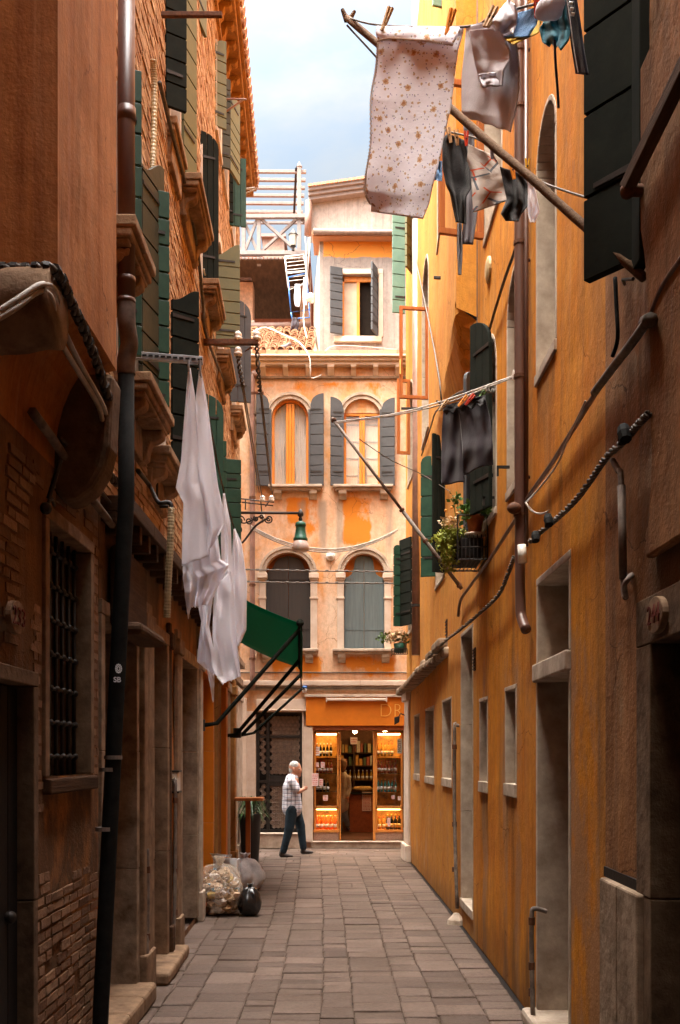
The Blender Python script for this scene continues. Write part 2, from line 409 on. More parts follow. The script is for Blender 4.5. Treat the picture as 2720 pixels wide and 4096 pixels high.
def checkmat():
    t = NT('checked_shirt_cotton', rough=.9, spec=.1)
    v = t.vec((1, 1, 1)); sep = t.n('ShaderNodeSeparateXYZ'); t.l(v, sep.inputs[0])
    c = t.mix(t.noise(6, 3), (.66, .66, .70), (.56, .55, .60))
    def st(out, f, w, ph=0.0):
        q = t.math('FRACT', t.math('ADD', t.math('MULTIPLY', out, f), ph)); return t.math('LESS_THAN', q, w)
    wob = t.math('MULTIPLY', t.noise(4, 3), .03)
    xz = t.math('ADD', sep.outputs[2], wob); xx = t.math('ADD', sep.outputs[0], wob)
    c = t.mix(t.math('MULTIPLY', st(xz, 15, .30), .6), c, (.14, .11, .15))
    c = t.mix(t.math('MULTIPLY', st(xx, 15, .26), .6), c, (.13, .12, .16))
    c = t.mix(t.math('MULTIPLY', st(xz, 15, .14, .5), .45), c, (.36, .14, .13))
    t.color(c); t.bump(t.noise(12, 5), .5, .02); return t.m
M['check'] = checkmat()
M['skin'] = simple('skin', (.50, .22, .13), .55, .3, var=.15)
M['hair'] = simple('white_hair', (.46, .44, .41), .8, .2, var=.25, nscale=60, bump=.5)
M['brownhair'] = simple('brown_hair', (.16, .08, .04), .8, .2)
M['jeans'] = simple('dark_denim', (.018, .032, .045), .85, .2, var=.5, nscale=7, dark=(.008, .012, .016))
M['shoe'] = simple('dark_brown_leather', (.03, .018, .014), .45, .4)
M['pavedirt'] = simple('joint_dirt', (.085, .058, .043), .95, .1, var=.5, nscale=18, bump=.5)
def pavemat():
    t = NT('trachyte_paving', rough=.7, spec=.2)
    c = t.mix(t.attr('tone'), (.074, .050, .040), (.165, .115, .092))
    st = t.ramp(t.noise(1.3, 7, (1, .7, 1), .65), [(.38, 0.0), (.66, 1.0)])
    c = t.mix(t.math('MULTIPLY', st, .75), c, (.085, .057, .042))
    sp = t.ramp(t.noise(5, 8, (1, 1, 1), .75), [(.63, 0.0), (.70, 1.0)])
    c = t.mix(t.math('MULTIPLY', sp, .55), c, (.06, .036, .024))
    sp2 = t.ramp(t.noise(28, 5, (1, 1, 1), .75), [(.35, .62), (.66, 1.18)])
    c = t.mix(.6, c, sp2, 'MULTIPLY')
    t.color(c); t.rough(t.noise(3, 5), .5, .85)
    t.bump(t.math('ADD', t.math('MULTIPLY', t.noise(6, 6), 1.5), t.noise(70, 4)), .45, .012); return t.m
M['pave'] = pavemat()
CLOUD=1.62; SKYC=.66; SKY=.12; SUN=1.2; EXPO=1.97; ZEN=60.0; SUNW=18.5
# ------------------------------------------------------------------ wall tools
def cutbox(o):
    f = o.get('fr', 0)
    return o['u0'] - f, o['u1'] + f, o['z0'] - o.get('frb', f), o['z1'] + (0 if o.get('arch') else f)
def wall(w, u0, u1, z0, z1, ops, name, mat, parent, step=.45, zstep=.6, stain=None, label=None, relief=0.0):
    mb = MB(); us = {round(u0, 4), round(u1, 4)}; zs = {round(z0, 4), round(z1, 4)}
    n = max(1, int((u1 - u0) / step)); us |= {round(u0 + (u1 - u0) * i / n, 4) for i in range(n + 1)}
    n = max(1, int((z1 - z0) / zstep)); zs |= {round(z0 + (z1 - z0) * i / n, 4) for i in range(n + 1)}
    cuts = []
    for o in ops:
        a, b, c, d = cutbox(o); ar = o.get('arch', 0)
        f = o.get('fr', 0)
        top = d + (ar + f if ar else 0)
        cuts.append((a, b, c, d, top, o))
        us |= {round(max(u0, a), 4), round(min(u1, b), 4)}; zs |= {round(max(z0, c), 4), round(min(z1, d), 4), round(min(z1, top), 4)}
    def clean(s):
        s = sorted(s); keep = set()
        out = [s[0]]
        crit = set()
        for a, b, c, d, top, o in cuts:
            crit |= {round(a, 4), round(b, 4), round(c, 4), round(d, 4), round(top, 4)}
        for q in s[1:]:
            if q - out[-1] < .012:
                if q in crit and out[-1] not in crit: out[-1] = q
                elif q in crit and q - out[-1] > 1e-6: out.append(q)
                continue
            out.append(q)
        return out
    us = clean(us); zs = clean(zs); idx = {}
    st = []; dt = []
    def V(u, z):
        k = (round(u, 4), round(z, 4))
        if k not in idx:
            idx[k] = len(mb.v)
            d = 0
            if relief:
                ed = min(u - u0, u1 - u, z - z0 + .2, z1 - z + .2)
                for a_, b_, c_, d_, t_, o_ in cuts: ed = min(ed, max(a_ - u, u - b_, c_ - z, z - t_))
                d = relief * nz(u * 1.7, z * 1.7, 3.3) * sstep(0, .3, ed)
            mb.v.append(tuple(w.p(u, z, d)))
            s = stain(u, z) if stain else (0, 0); st.append(s[0]); dt.append(s[1])
        return idx[k]
    for i in range(len(us) - 1):
        for j in range(len(zs) - 1):
            cu = (us[i] + us[i + 1]) / 2; cz = (zs[j] + zs[j + 1]) / 2
            if any(a < cu < b and c < cz < t for a, b, c, d, t, o in cuts): continue
            mb.f.append((V(us[i], zs[j]), V(us[i + 1], zs[j]), V(us[i + 1], zs[j + 1]), V(us[i], zs[j + 1]))); mb.t.append(.5)
    def raw(pts):
        o0 = len(mb.v)
        for (u, z, d) in pts:
            mb.v.append(tuple(w.p(u, z, d))); s = stain(u, z) if stain else (0, 0); st.append(s[0]); dt.append(s[1])
        mb.f.append(tuple(range(o0, o0 + len(pts)))); mb.t.append(.5)
    for a, b, c, d, top, o in cuts:
        dp = -o.get('depth', .25); f = o.get('fr', 0)
        if o.get('arch'):
            N = 16; m = (a + b) / 2; hw = (b - a) / 2; hh = top - d
            pr = [(m - hw * math.cos(math.pi * k / N), d + hh * math.sin(math.pi * k / N)) for k in range(N + 1)]
            for k in range(N):
                (p0, q0), (p1, q1) = pr[k], pr[k + 1]
                raw([(p0, q0, 0), (p1, q1, 0), (p1, top, 0), (p0, top, 0)])
                if not f: raw([(p0, q0, 0), (p1, q1, 0), (p1, q1, dp), (p0, q0, dp)])
        elif not f: raw([(a, d, 0), (b, d, 0), (b, d, dp), (a, d, dp)])
        if not f:
            raw([(a, c, 0), (a, d, 0), (a, d, dp), (a, c, dp)]); raw([(b, c, 0), (b, d, 0), (b, d, dp), (b, c, dp)])
            raw([(a, c, 0), (b, c, 0), (b, c, dp), (a, c, dp)])
    if stain: mb.st = {'st': st, 'dt': dt}
    return mb.build(name, mat, parent, label=label, recalc=False)
def surround(w, o, mat, parent, name='window_frame', proud=.015, bevel=.006, sill=None, label=None):
    mb = MB(); f = o['fr']; dp = -o.get('depth', .25); a, b, c, d = o['u0'], o['u1'], o['z0'], o['z1']
    fb = o.get('frb', f)
    for (x, y) in ((a - f, a), (b, b + f)):
        n = max(1, int((d - c) / .8))
        for k in range(n):
            z0 = c + (d - c) * k / n; z1 = c + (d - c) * (k + 1) / n
            mb.wb(w, x, y, z0 + .0015, z1 - .0015, dp, proud + .002 * (k % 2))
    if fb: mb.wb(w, a - f, b + f, c - fb, c, dp, proud + .012 if sill is None else sill)
    if o.get('arch'):
        N = 18; m = (a + b) / 2; hw = (b - a) / 2; hh = o['arch']
        for k in range(N):
            t0 = math.pi * k / N; t1 = math.pi * (k + 1) / N
            q = [(m - hw * math.cos(t0), d + hh * math.sin(t0)), (m - hw * math.cos(t1), d + hh * math.sin(t1)),
                 (m - (hw + f) * math.cos(t1), d + (hh + f) * math.sin(t1)), (m - (hw + f) * math.cos(t0), d + (hh + f) * math.sin(t0))]
            mb.prism(q, lambda u, z: w.p(u, z, dp), lambda u, z: w.p(u, z, proud))
    elif f: mb.wb(w, a - f, b + f, d, d + f, dp, proud + .003)
    return mb.build(name, mat, parent, bevel=bevel, label=label)
def panel(w, o, mat, parent, name='pane', back=.02, th=.03, label=None, d=None):
    mb = MB(); dp = -o.get('depth', .25) + back if d is None else d
    a, b, c, e = o['u0'], o['u1'], o['z0'], o['z1']
    if o.get('arch'):
        N = 18; m = (a + b) / 2; hw = (b - a) / 2; hh = o['arch']
        poly = [(b, c)] + [(m + hw * math.cos(math.pi * k / N), e + hh * math.sin(math.pi * k / N)) for k in range(N + 1)] + [(a, c)]
        mb.prism(poly, lambda u, z: w.p(u, z, dp), lambda u, z: w.p(u, z, dp - th))
    else: mb.wb(w, a, b, c, e, dp - th, dp)
    return mb.build(name, mat, parent, label=label)
def leaf(a, b, z0, z1, mat, parent, n=9, th=.035, top='flat', name='shutter', side=1, straps=True, vert=False, label=None):
    """one shutter leaf between plan points a and b"""
    a = Vector((a[0], a[1], 0)); b = Vector((b[0], b[1], 0)); W = (b - a).length; e = (b - a).normalized()
    nn = Vector((-e.y, e.x, 0)) * side
    def m(t): return lambda s, z: a + e * s + nn * t + Vector((0, 0, z))
    def topz(s):
        q = s / W
        if top == 'round': return z1 - (1 - math.sqrt(max(0, 1 - (2 * q - 1) ** 2))) * W * .42
        if top == 'ra': return z1 - (1 - math.sqrt(max(0, 1 - (1 - q) ** 2))) * W * .8
        if top == 'rb': return z1 - (1 - math.sqrt(max(0, 1 - q ** 2))) * W * .8
        if top == 'scallop': return z1 - .5 * W * (1 - sstep(.05, .95, q))
        if top == 'scallopr': return z1 - .5 * W * sstep(.05, .95, q)
        return z1
    mb = MB(); h = (z1 - z0) / n; g = .008
    prof = [W * k / 10 for k in range(11)]
    mn = min(topz(s) for s in prof)
    if vert:
        nv = 3
        for k in range(nv):
            s0 = W * k / nv + (g if k else 0); s1 = W * (k + 1) / nv
            pr = [s0 + (s1 - s0) * i / 5 for i in range(6)]
            mb.prism([(s0, z0), (s1, z0)] + [(s, topz(s)) for s in pr[::-1]], m(0), m(th))
    else:
        k = 0
        while True:
            za = z0 + k * h; zb = za + h
            if zb > mn - .01:
                mb.prism([(0, za + g), (W, za + g)] + [(s, max(topz(s), za + 2 * g)) for s in prof[::-1]], m(0), m(th)); break
            mb.prism([(0, za + g), (W, za + g), (W, zb - g), (0, zb - g)], m(0), m(th)); k += 1
    mb.prism([(.012, z0 + .01), (W - .012, z0 + .01), (W - .012, mn - .02), (.012, mn - .02)], m(th * .3), m(th * .7))
    o = mb.build(name, mat, parent, bevel=.003, label=label)
    if straps:
        sb = MB()
        for z in (z0 + (z1 - z0) * .15, z0 + (z1 - z0) * .82):
            sb.prism([(0, z), (W * .8, z + .004), (W * .8, z + .026), (0, z + .03)], m(th + .001), m(th + .007))
            sb.prism([(0, z), (W * .8, z + .004), (W * .8, z + .026), (0, z + .03)], m(-.007), m(-.001))
        sb.build('hinge', M['iron'], o)
    return o
def bricks(w, u0, u1, z0, z1, ops, name, mat, parent, bl=.25, bh=.062, g=.011, rough=.012, jit=.006, skip=None, label=None):
    mb = MB(); r = 0; z = z0
    cuts = [cutbox(o) for o in ops]; tops = [c[3] + (o.get('arch', 0) + o.get('fr', 0) if o.get('arch') else 0) for c, o in zip(cuts, ops)]
    while z + bh <= z1 + 1e-6:
        u = u0 + (0 if r % 2 else -bl / 2)
        wob = .008 * nz(r * .7)
        while u < u1:
            L = bl * random.uniform(.8, 1.1) if random.random() < .75 else bl * .5
            a, b = max(u, u0), min(u + L - g, u1); zz0 = z + wob; zz1 = z + bh - g + wob
            u += L
            if b - a < .03: continue
            bad = False
            for (ca, cb, cc, cd), tp in zip(cuts, tops):
                if zz1 > cc - .005 and zz0 < tp + .005:
                    if a >= ca - .01 and b <= cb + .01: bad = True
                    elif a < ca < b: b = ca
                    elif a < cb < b: a = cb
            if bad or b - a < .03: continue
            if skip and skip((a + b) / 2, z): continue
            d = .004 + rough * random.random() ** 1.5
            j = lambda: random.uniform(-jit, jit)
            c = [w.p(a + j(), zz0 + j(), -.02), w.p(b + j(), zz0 + j(), -.02), w.p(b + j() - .003, zz0 + j() + .003, d), w.p(a + j() + .003, zz0 + j() + .003, d + j() * .5),
                 w.p(a + j(), zz1 + j(), -.02), w.p(b + j(), zz1 + j(), -.02), w.p(b + j() - .003, zz1 + j() - .003, d), w.p(a + j() + .003, zz1 + j() - .003, d + j() * .5)]
            mb.box8(c, min(1, max(0, random.gauss(.5, .27))))
        z += bh; r += 1
    return mb.build(name, mat, parent, label=label)
def text(name, body, size, loc, rot, mat, parent, ext=.004, sx=1.0, font_bold=False):
    cu = bpy.data.curves.new(name, 'FONT'); cu.body = body; cu.size = size; cu.extrude = ext
    cu.align_x = 'CENTER'; cu.align_y = 'CENTER'; cu.materials.append(mat)
    if font_bold: cu.offset = size * (.02 if font_bold is True else font_bold)
    q = bpy.data.objects.new('tmp', cu); COL.objects.link(q)
    dg = bpy.context.evaluated_depsgraph_get(); me = bpy.data.meshes.new_from_object(q.evaluated_get(dg)); me.name = name
    bpy.data.objects.remove(q); bpy.data.curves.remove(cu)
    if not me.materials: me.materials.append(mat)
    o = bpy.data.objects.new(name, me); COL.objects.link(o)
    o.location = loc; o.rotation_euler = rot; o.scale = (sx, 1, 1)
    if parent is not None:
        o.parent = parent
        if parent.type == 'EMPTY': o.matrix_parent_inverse = Matrix.Translation(-Vector(parent.location))
    return o
def cloth(name, mat, L, Rr, parent=None, folds=3, amp=.03, nu=36, nv=48, seed=0, thick=.004, uvs=1.0, topamp=.3, wav=0.0, label=None, rag=0.0):
    """sheet between two edges given as (x, y, depth) polylines from top to bottom; folds run down it and swing in depth"""
    def rs(pl, t):
        d = [0]
        for a, b in zip(pl, pl[1:]): d.append(d[-1] + math.hypot(a[0] - b[0], a[1] - b[1]))
        s = t * d[-1]
        for i in range(len(pl) - 1):
            if s <= d[i + 1] or i == len(pl) - 2:
                k = (s - d[i]) / max(1e-6, d[i + 1] - d[i])
                return [pl[i][q] + (pl[i + 1][q] - pl[i][q]) * k for q in range(3)]
    mb = MB(); uv = []
    for j in range(nv + 1):
        v = j / nv; l = rs(L, v); r = rs(Rr, v)
        for i in range(nu + 1):
            s = i / nu
            x = l[0] + (r[0] - l[0]) * s; y = l[1] + (r[1] - l[1]) * s; Y = l[2] + (r[2] - l[2]) * s
            A = amp * (topamp + (1 - topamp) * v)
            sw = s + .06 * nz(seed + v * 1.3, s * 2)
            ph = 1.8 * nz(seed + s * 1.5, v * 1.1)
            f = A * .75 * math.sin(2 * math.pi * folds * .8 * sw + seed + ph) * (.6 + .9 * abs(nz(v * 1.2, seed, s * 1.5))) + A * 1.5 * nz(seed + s * folds * .8 + .5 * v, v * 1.2 + seed, seed * .7)
            f += amp * .8 * nz(seed + s * 3, v * 4, 1.5)
            if wav: y += wav * math.sin(2 * math.pi * folds * s + seed) * v
            if rag and j == nv: y += rag * nz(s * 9, seed) * 2
            if rag: x += rag * .25 * nz(v * 7, seed + (0 if s < .5 else 5)) * (abs(2 * s - 1) ** 3)
            mb.v.append(tuple(P(x, y, Y + f))); uv.append((s * uvs * abs(Rr[0][0] - L[0][0] + .001) / 300, v * uvs * abs(L[-1][1] - L[0][1]) / 300))
    for j in range(nv):
        for i in range(nu):
            a = j * (nu + 1) + i; mb.f.append((a, a + 1, a + nu + 2, a + nu + 1)); mb.t.append(.5)
    o = mb.build(name, mat, parent, smooth=True, recalc=False, solid=thick, label=label)
    ul = o.data.uv_layers.new(name='UVMap')
    for lp in o.data.loops: ul.data[lp.index].uv = uv[lp.vertex_index]
    return o
def blob(name, mat, caps, parent=None, vox=.012, smooth=2, label=None, disp=0.0, dscale=6):
    """tapered capsules fused into one continuous skin (voxel remesh)"""
    mb = MB()
    for cp in caps:
        a, b, ra, rb = Vector(cp[0]), Vector(cp[1]), cp[2], cp[3]
        sq = cp[4] if len(cp) > 4 else 1.0    # depth squash along Y
        n = 7; pts = []; rs = []
        ax = (b - a)
        if ax.length < 1e-5: ax = Vector((0, 0, 1e-4))
        u = ax.normalized()
        for k in range(5): t = math.pi / 2 * (1 - k / 4); pts.append(a - u * ra * math.sin(t)); rs.append(max(1e-4, ra * math.cos(t)))
        for k in range(1, 5): t = math.pi / 2 * k / 4; pts.append(b + u * rb * math.sin(t)); rs.append(max(1e-4, rb * math.cos(t)))
        pts.insert(5, b); rs.insert(5, rb)
        i0 = len(mb.v); mb.tube(pts, rs, 14)
        if sq != 1.0:
            cy = (a.y + b.y) / 2
            for i in range(i0, len(mb.v)):
                q = mb.v[i]; mb.v[i] = (q[0], cy + (q[1] - cy) * sq, q[2])
    o = mb.build(name, mat, parent, smooth=True, label=label)
    r = o.modifiers.new('remesh', 'REMESH'); r.mode = 'VOXEL'; r.voxel_size = vox; r.use_smooth_shade = True
    if smooth: s = o.modifiers.new('smooth', 'SMOOTH'); s.iterations = smooth; s.factor = .6
    return o
def smoothpath(pts, n=6):
    pts = [Vector(p) for p in pts]; out = []
    for i in range(len(pts) - 1):
        p0 = pts[max(0, i - 1)]; p1 = pts[i]; p2 = pts[i + 1]; p3 = pts[min(len(pts) - 1, i + 2)]
        for k in range(n):
            t = k / n
            out.append(.5 * ((2 * p1) + (p2 - p0) * t + (2 * p0 - 5 * p1 + 4 * p2 - p3) * t * t + (3 * p1 - p0 - 3 * p2 + p3) * t ** 3))
    out.append(pts[-1]); return out
def sag(a, b, s, n=14):
    a = Vector(a); b = Vector(b)
    return [a.lerp(b, k / n) - Vector((0, 0, s * 4 * (k / n) * (1 - k / n))) for k in range(n + 1)]
def twist(mb, path, r, R, turns, strands=3, seg=6, tone=.5):
    n = len(path); sub = []
    for i in range(n - 1):
        for k in range(5): sub.append(path[i].lerp(path[i + 1], k / 5))
    sub.append(path[-1]); n = len(sub)
    for s in range(strands):
        pts = []
        for i, q in enumerate(sub):
            t = (sub[min(i + 1, n - 1)] - sub[max(0, i - 1)]).normalized()
            a = t.cross(Vector((1, 0, .01))).normalized(); b = t.cross(a)
            g = 2 * math.pi * (turns * i / n + s / strands) + nz(i * .05, s) * 1.5
            pts.append(q + (a * math.cos(g) + b * math.sin(g)) * R)
        mb.tube(pts, r, seg)
# ================================================================== ground
g = MB(); g.add([(-60, -30, -.011), (60, -30, -.011), (60, 90, -.011), (-60, 90, -.011)], [(0, 1, 2, 3)])
g.build('ground', M['pavedirt'], kind='structure')
pv = MB(); PW = [0, .12, -.10, .16, -.05, .10, -.14, .08, -.10, .06, 0]
def slab(x0, x1, y0, y1):
    j = lambda: random.uniform(-.006, .006)
    h = random.uniform(-.005, .005); tx = random.uniform(-.005, .005); g_ = .003 + random.random() * .003; c = .011
    o = [(x0 + g_ + j(), y0 + g_ + j()), (x1 - g_ + j(), y0 + g_ + j()), (x1 - g_ + j(), y1 - g_ + j()), (x0 + g_ + j(), y1 - g_ + j())]
    cx = (x0 + x1) / 2; cy = (y0 + y1) / 2
    i_ = [(cx + (x - cx) * (1 - 2 * c / (x1 - x0)), cy + (y - cy) * (1 - 2 * c / (y1 - y0))) for x, y in o]
    vs = [(x, y, -.03) for x, y in o] + [(x, y, h - .005) for x, y in o] + [(x, y, h + tx * (k % 2)) for k, (x, y) in enumerate(i_)]
    fs = [(0, 1, 5, 4), (1, 2, 6, 5), (2, 3, 7, 6), (3, 0, 4, 7), (4, 5, 9, 8), (5, 6, 10, 9), (6, 7, 11, 10), (7, 4, 8, 11), (8, 9, 10, 11)]
    pv.add(vs, fs, min(1, max(0, random.gauss(.5, .25))))
for r in range(10):
    def xe(k, y):
        a, b = LX(y) - .12, RX(y) - .035; kk = k + (PW[k] if 0 < k < 10 else 0); return a + (b - a) * kk / 10 + (.014 * nz(k * 3.1, y * .7) if 0 < k < 10 else 0)
    y = 2.2 + random.random() * .3
    while y < 17.7:
        L = random.choice((.15, .19, .23, .27, .31, .38, .22, .18)) * random.uniform(.9, 1.1)
        x0, x1 = xe(r, y + L / 2), xe(r + 1, y + L / 2)
        if random.random() < .10 and L > .35:
            slab(x0, x0 + (x1 - x0) * .5, y, min(y + L, 17.7)); slab(x0 + (x1 - x0) * .5, x1, y, min(y + L, 17.7))
        else: slab(x0, x1, y, min(y + L, 17.7))
        y += L
for r in range(5):
    y = 17.7 + r * .31; x = -7
    while x < 7:
        L = random.uniform(.35, .75); slab(x, x + L, y, y + .31); x += L
pv.build('paving', M['pave'], kind='structure', recalc=False)
gt = MB()
for a in [4 + .5 * k for k in range(27)]:
    b = min(a + .5, 17.3)
    if b <= a: continue
    gt.add([(RX(a) - .05, a, -.007), (RX(a) + .0, a, -.007), (RX(b), b, -.007), (RX(b) - .05, b, -.007)], [(0, 1, 2, 3)])
gt.build('gutter_channel', M['black'], kind='structure', recalc=False)

# ================================================================== LEFT: near house with the jetty
HN = thing('plastered_house', 'brown house at near left with salmon jettied upper storey and barred window', 'house', (LX(3), 3, 0))
o_door = dict(u0=3.75, u1=4.76, z0=.08, z1=2.13, depth=.09, fr=.07, frb=.0)
o_win = dict(u0=5.06, u1=5.90, z0=1.69, z1=3.0, depth=.30, fr=.07, frb=0)
def st_l(u, z):
    return ((.45 if z < 1.9 and u > 5.0 else .15), .75 * sstep(3.6, 0.2, z) * .5 + .25)
wall(WL, -8, 6.15, 0, 3.75, [o_door, o_win], 'wall', M['leftlow'], HN, .12, .12, st_l, relief=.014)
surround(WL, o_door, M['stonedk'], HN, 'door_frame', .03)
surround(WL, o_win, M['stonebr'], HN, 'window_frame', .02)
panel(WL, o_win, M['void'], HN, 'pane')
dm = MB()
for k in range(7): dm.wb(WL, 3.76 + k * .145, 3.76 + (k + 1) * .145 - .006, .09, 2.12, -.08, -.05)
dd = dm.build('door', M['black'], HN, bevel=.004)
k = MB(); k.ball(WL.p(4.6, 1.05, -.03), .03); k.build('handle', M['iron'], dd, smooth=True)
# sill timber, apron plaster, wedge of bricks below
mb = MB(); mb.wb(WL, 5.0, 5.98, 1.60, 1.68, -.25, .045); mb.build('window_sill', M['timber'], HN, bevel=.01)
bricks(WL, 4.84, 6.13, 0.0, 1.45, [], 'brickwork', M['brickd'], HN, .21, .058, .011, .004, .005, skip=lambda u, z: z > 1.12 + .3 * nz(u * 2.5, 1.0) or nz(u * 2.2, z * 2.6, 5) > .42)
bricks(WL, 4.84, 6.13, 1.45, 3.25, [dict(o_win, fr=.09)], 'brickwork', M['brickd'], HN, .21, .058, .011, .004, .005, skip=lambda u, z: nz(u * 2.2, z * 1.2, 7) > .22 or (z < 1.62 and u > 4.95))
bricks(WL, 3.8, 5.0, 2.3, 3.25, [dict(o_win, fr=.09)], 'brickwork', M['brickd'], HN, .21, .058, .011, .004, .005, skip=lambda u, z: nz(u * 2.2, z * 1.5, 9) > .1 or (abs(u - 4.3) < .16 and abs(z - 2.42) < .14))
bars = MB()
for k in range(7):
    u = 5.10 + k * .125
    bars.tube([WL.p(u, 1.69, -.07), WL.p(u, 3.0, -.07)], .011, 6)
for k in range(7):
    z = 1.79 + k * .185
    bars.tube([WL.p(5.06, z, -.07), WL.p(5.90, z, -.07)], .010, 6)
    for q in range(7): bars.ball(WL.p(5.10 + q * .125, z, -.065), .021, n=5)
bars.build('window_bars', M['iron'], HN, smooth=True)
# oval number plaque
pq = MB(); uc, zc = WL.uz(13, 1424)
ov = [(uc + .105 * math.cos(t), zc + .075 * math.sin(t)) for t in [2 * math.pi * i / 24 for i in range(24)]]
pq.prism(ov, lambda u, z: WL.p(u, z, .03), lambda u, z: WL.p(u, z, .058))
pl = pq.build('number_plaque', M['plaq'], HN, bevel=.004)
text('numerals', '233', .115, WL.p(uc, zc, .062), (R_(90), 0, R_(90)), M['maroon'], pl, .002)
# jetty
JX = -1.25
JE = 5.36
jt = Side(lambda Y, z: JX - .0 * Y, -1)
mbj = dict()
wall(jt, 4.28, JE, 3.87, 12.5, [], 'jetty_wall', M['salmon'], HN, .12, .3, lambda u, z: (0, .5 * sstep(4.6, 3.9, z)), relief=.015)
jm = MB()
for k in range(28):
    z0 = 3.87 + k * .31; jm.add([(JX, 4.28, z0), (JX - 3, 4.28, z0), (JX - 3, 4.28, z0 + .31), (JX, 4.28, z0 + .31)], [(0, 1, 2, 3)])
    jm.add([(JX, JE, z0), (JX - 3, JE, z0), (JX - 3, JE, z0 + .31), (JX, JE, z0 + .31)], [(0, 1, 2, 3)])
jm.add([(JX, -8, 12.5), (JX - 5, -8, 12.5), (JX - 5, JE, 12.5), (JX, JE, 12.5)], [(0, 1, 2, 3)])
jm.build('jetty_end', M['salmon'], HN, recalc=False)
# setback wall nearer than the jetty
wall(WL, -8, 4.28, 3.75, 12.5, [], 'upper_wall', M['salmon'], HN, .6, .6, relief=0)
wall(WL, 5.3, 6.15, 3.75, 12.5, [], 'upper_wall', M['salmon'], HN, .4, .6)
cv = MB(); N = 8; ys = [4.28 + (JE - 4.28) * i / 6 for i in range(7)]
pf = []
for k in range(N + 1):
    t = math.pi / 2 * k / N; pf.append((1 - math.cos(t), 3.30 + .57 * math.sin(t)))
for i in range(6):
    for k in range(N):
        q = []
        for yy, kk in ((ys[i], k), (ys[i + 1], k), (ys[i + 1], k + 1), (ys[i], k + 1)):
            a, z = pf[kk]; xl = LX(yy) ; q.append((xl + (JX - xl) * a, yy, z))
        cv.add(q, [(0, 1, 2, 3)])
for yy in (4.28, JE):
    q = [(LX(yy) + (JX - LX(yy)) * a, yy, z) for a, z in pf] + [(LX(yy), yy, 3.87)]
    cv.add(q, [tuple(range(len(q)))])
cv.build('jetty_soffit', M['salmon'], HN, smooth=False, recalc=False)
# rounded plaster lip under the camera-side end of the jetty
lp = MB(); rl = []
for k in range(15):
    x = -2.0 + (JX + 2.0 + .0) * k / 14; rl.append((x, 4.28, 3.72 - .10 * (1 - sstep(-2, JX, x)) + .02 * nz(x * 4)))
lp.tube(rl, [.17 + .02 * nz(i * .5) for i in range(15)], 14)
lp.build('plaster_lip', M['stonebr'], HN, smooth=True)
# end corbel, a rounded console
cb = MB()
poly = [(JX + .02, 3.80), (JX - .34, 3.80), (LX(5.3) - .02, 3.2), (LX(5.3) + .05, 3.12), (-1.42, 3.14), (-1.34, 3.2), (-1.28, 3.3), (-1.25, 3.42)]
cb.prism(poly, lambda x, z: Vector((x, JE - .16, z)), lambda x, z: Vector((x, JE + .05, z)))
cb.build('corbel', M['stonedk'], HN, bevel=.03)
rf = MB(); rf.box(-6, JX, -8, 1.15, 2.95, 12.4)
rf = MB(); rf.wb(WL, -8, 6.1, .05, 3.7, -.62, -.5, 6); rf.build('light_stop', M['void'], HN)  # unseen dark slab added behind the wall to stop light leaks
# ================================================================== unseen block added over the alley behind the camera to darken near walls
PS = thing('added_shade_block', 'unseen block added over the alley behind the viewpoint to shade the near walls', 'house', (0, -2, 0))
ps = MB(); ps.box(-3.2, 3.2, -8, 1.9, 3.32, 12.5); ps.build('wall', M['brownpl'], PS, bevel=.0)
ps = MB(); ps.box(-3.2, 3.2, -8.4, -8.0, 0.0, 12.5); ps.build('end_wall', M['brownpl'], PS)

# ================================================================== LEFT: brick house
HB = thing('brick_house', 'tall orange brick house on the left with dark green shutters and carved stone sills', 'house', (LX(8), 8, 0))
oA = dict(u0=6.25, u1=7.22, z0=.12, z1=2.68, depth=.34, fr=.09, frb=0)
oB = dict(u0=7.82, u1=8.48, z0=.10, z1=2.74, depth=.34, fr=.10, frb=0)
oC = dict(u0=9.45, u1=10.62, z0=.06, z1=2.72, depth=.30, fr=.12, frb=0)
oD = dict(u0=11.2, u1=12.5, z0=.05, z1=2.75, depth=.45, fr=.12, frb=0)
low = [oA, oB, oC, oD]
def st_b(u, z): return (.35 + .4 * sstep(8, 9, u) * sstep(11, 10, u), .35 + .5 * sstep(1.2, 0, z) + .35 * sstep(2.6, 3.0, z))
wall(WL, 6.15, 11.05, 0, 3.32, low[:3], 'wall', M['leftlow'], HB, .15, .15, st_b, relief=.035)
wall(WL, 11.05, 17.6, 0, 3.32, [oD], 'wall', M['ochre'], HB, .3, .3, None, relief=.01)
surround(WL, oA, M['stoned'], HB, 'door_frame', .02); surround(WL, oB, M['stonebr'], HB, 'door_frame', .035)
surround(WL, oC, M['stoned'], HB, 'door_frame', .03); surround(WL, oD, M['signor'], HB, 'door_frame', .02)
for o, m_ in ((oA, 'timber'), (oB, 'timber'), (oC, 'timber'), (oD, 'void')):
    d = panel(WL, o, M[m_], HB, 'door')
    if m_ == 'timber':
        t = MB(); t.ball(WL.p(o['u0'] + .1, 1.0, -.27), .03); t.build('handle', M['iron'], d, smooth=True)
for (a, b, z, x1, lab) in ((5.95, 7.3, .14, .15, 'near'), (7.75, 8.95, .10, .16, 'far')):
    s = MB(); n = 3
    s.wb(WL, a, b, 0, z, -.3, x1, 3); s.build('door_step', M['stonebr'], HB, bevel=.025)
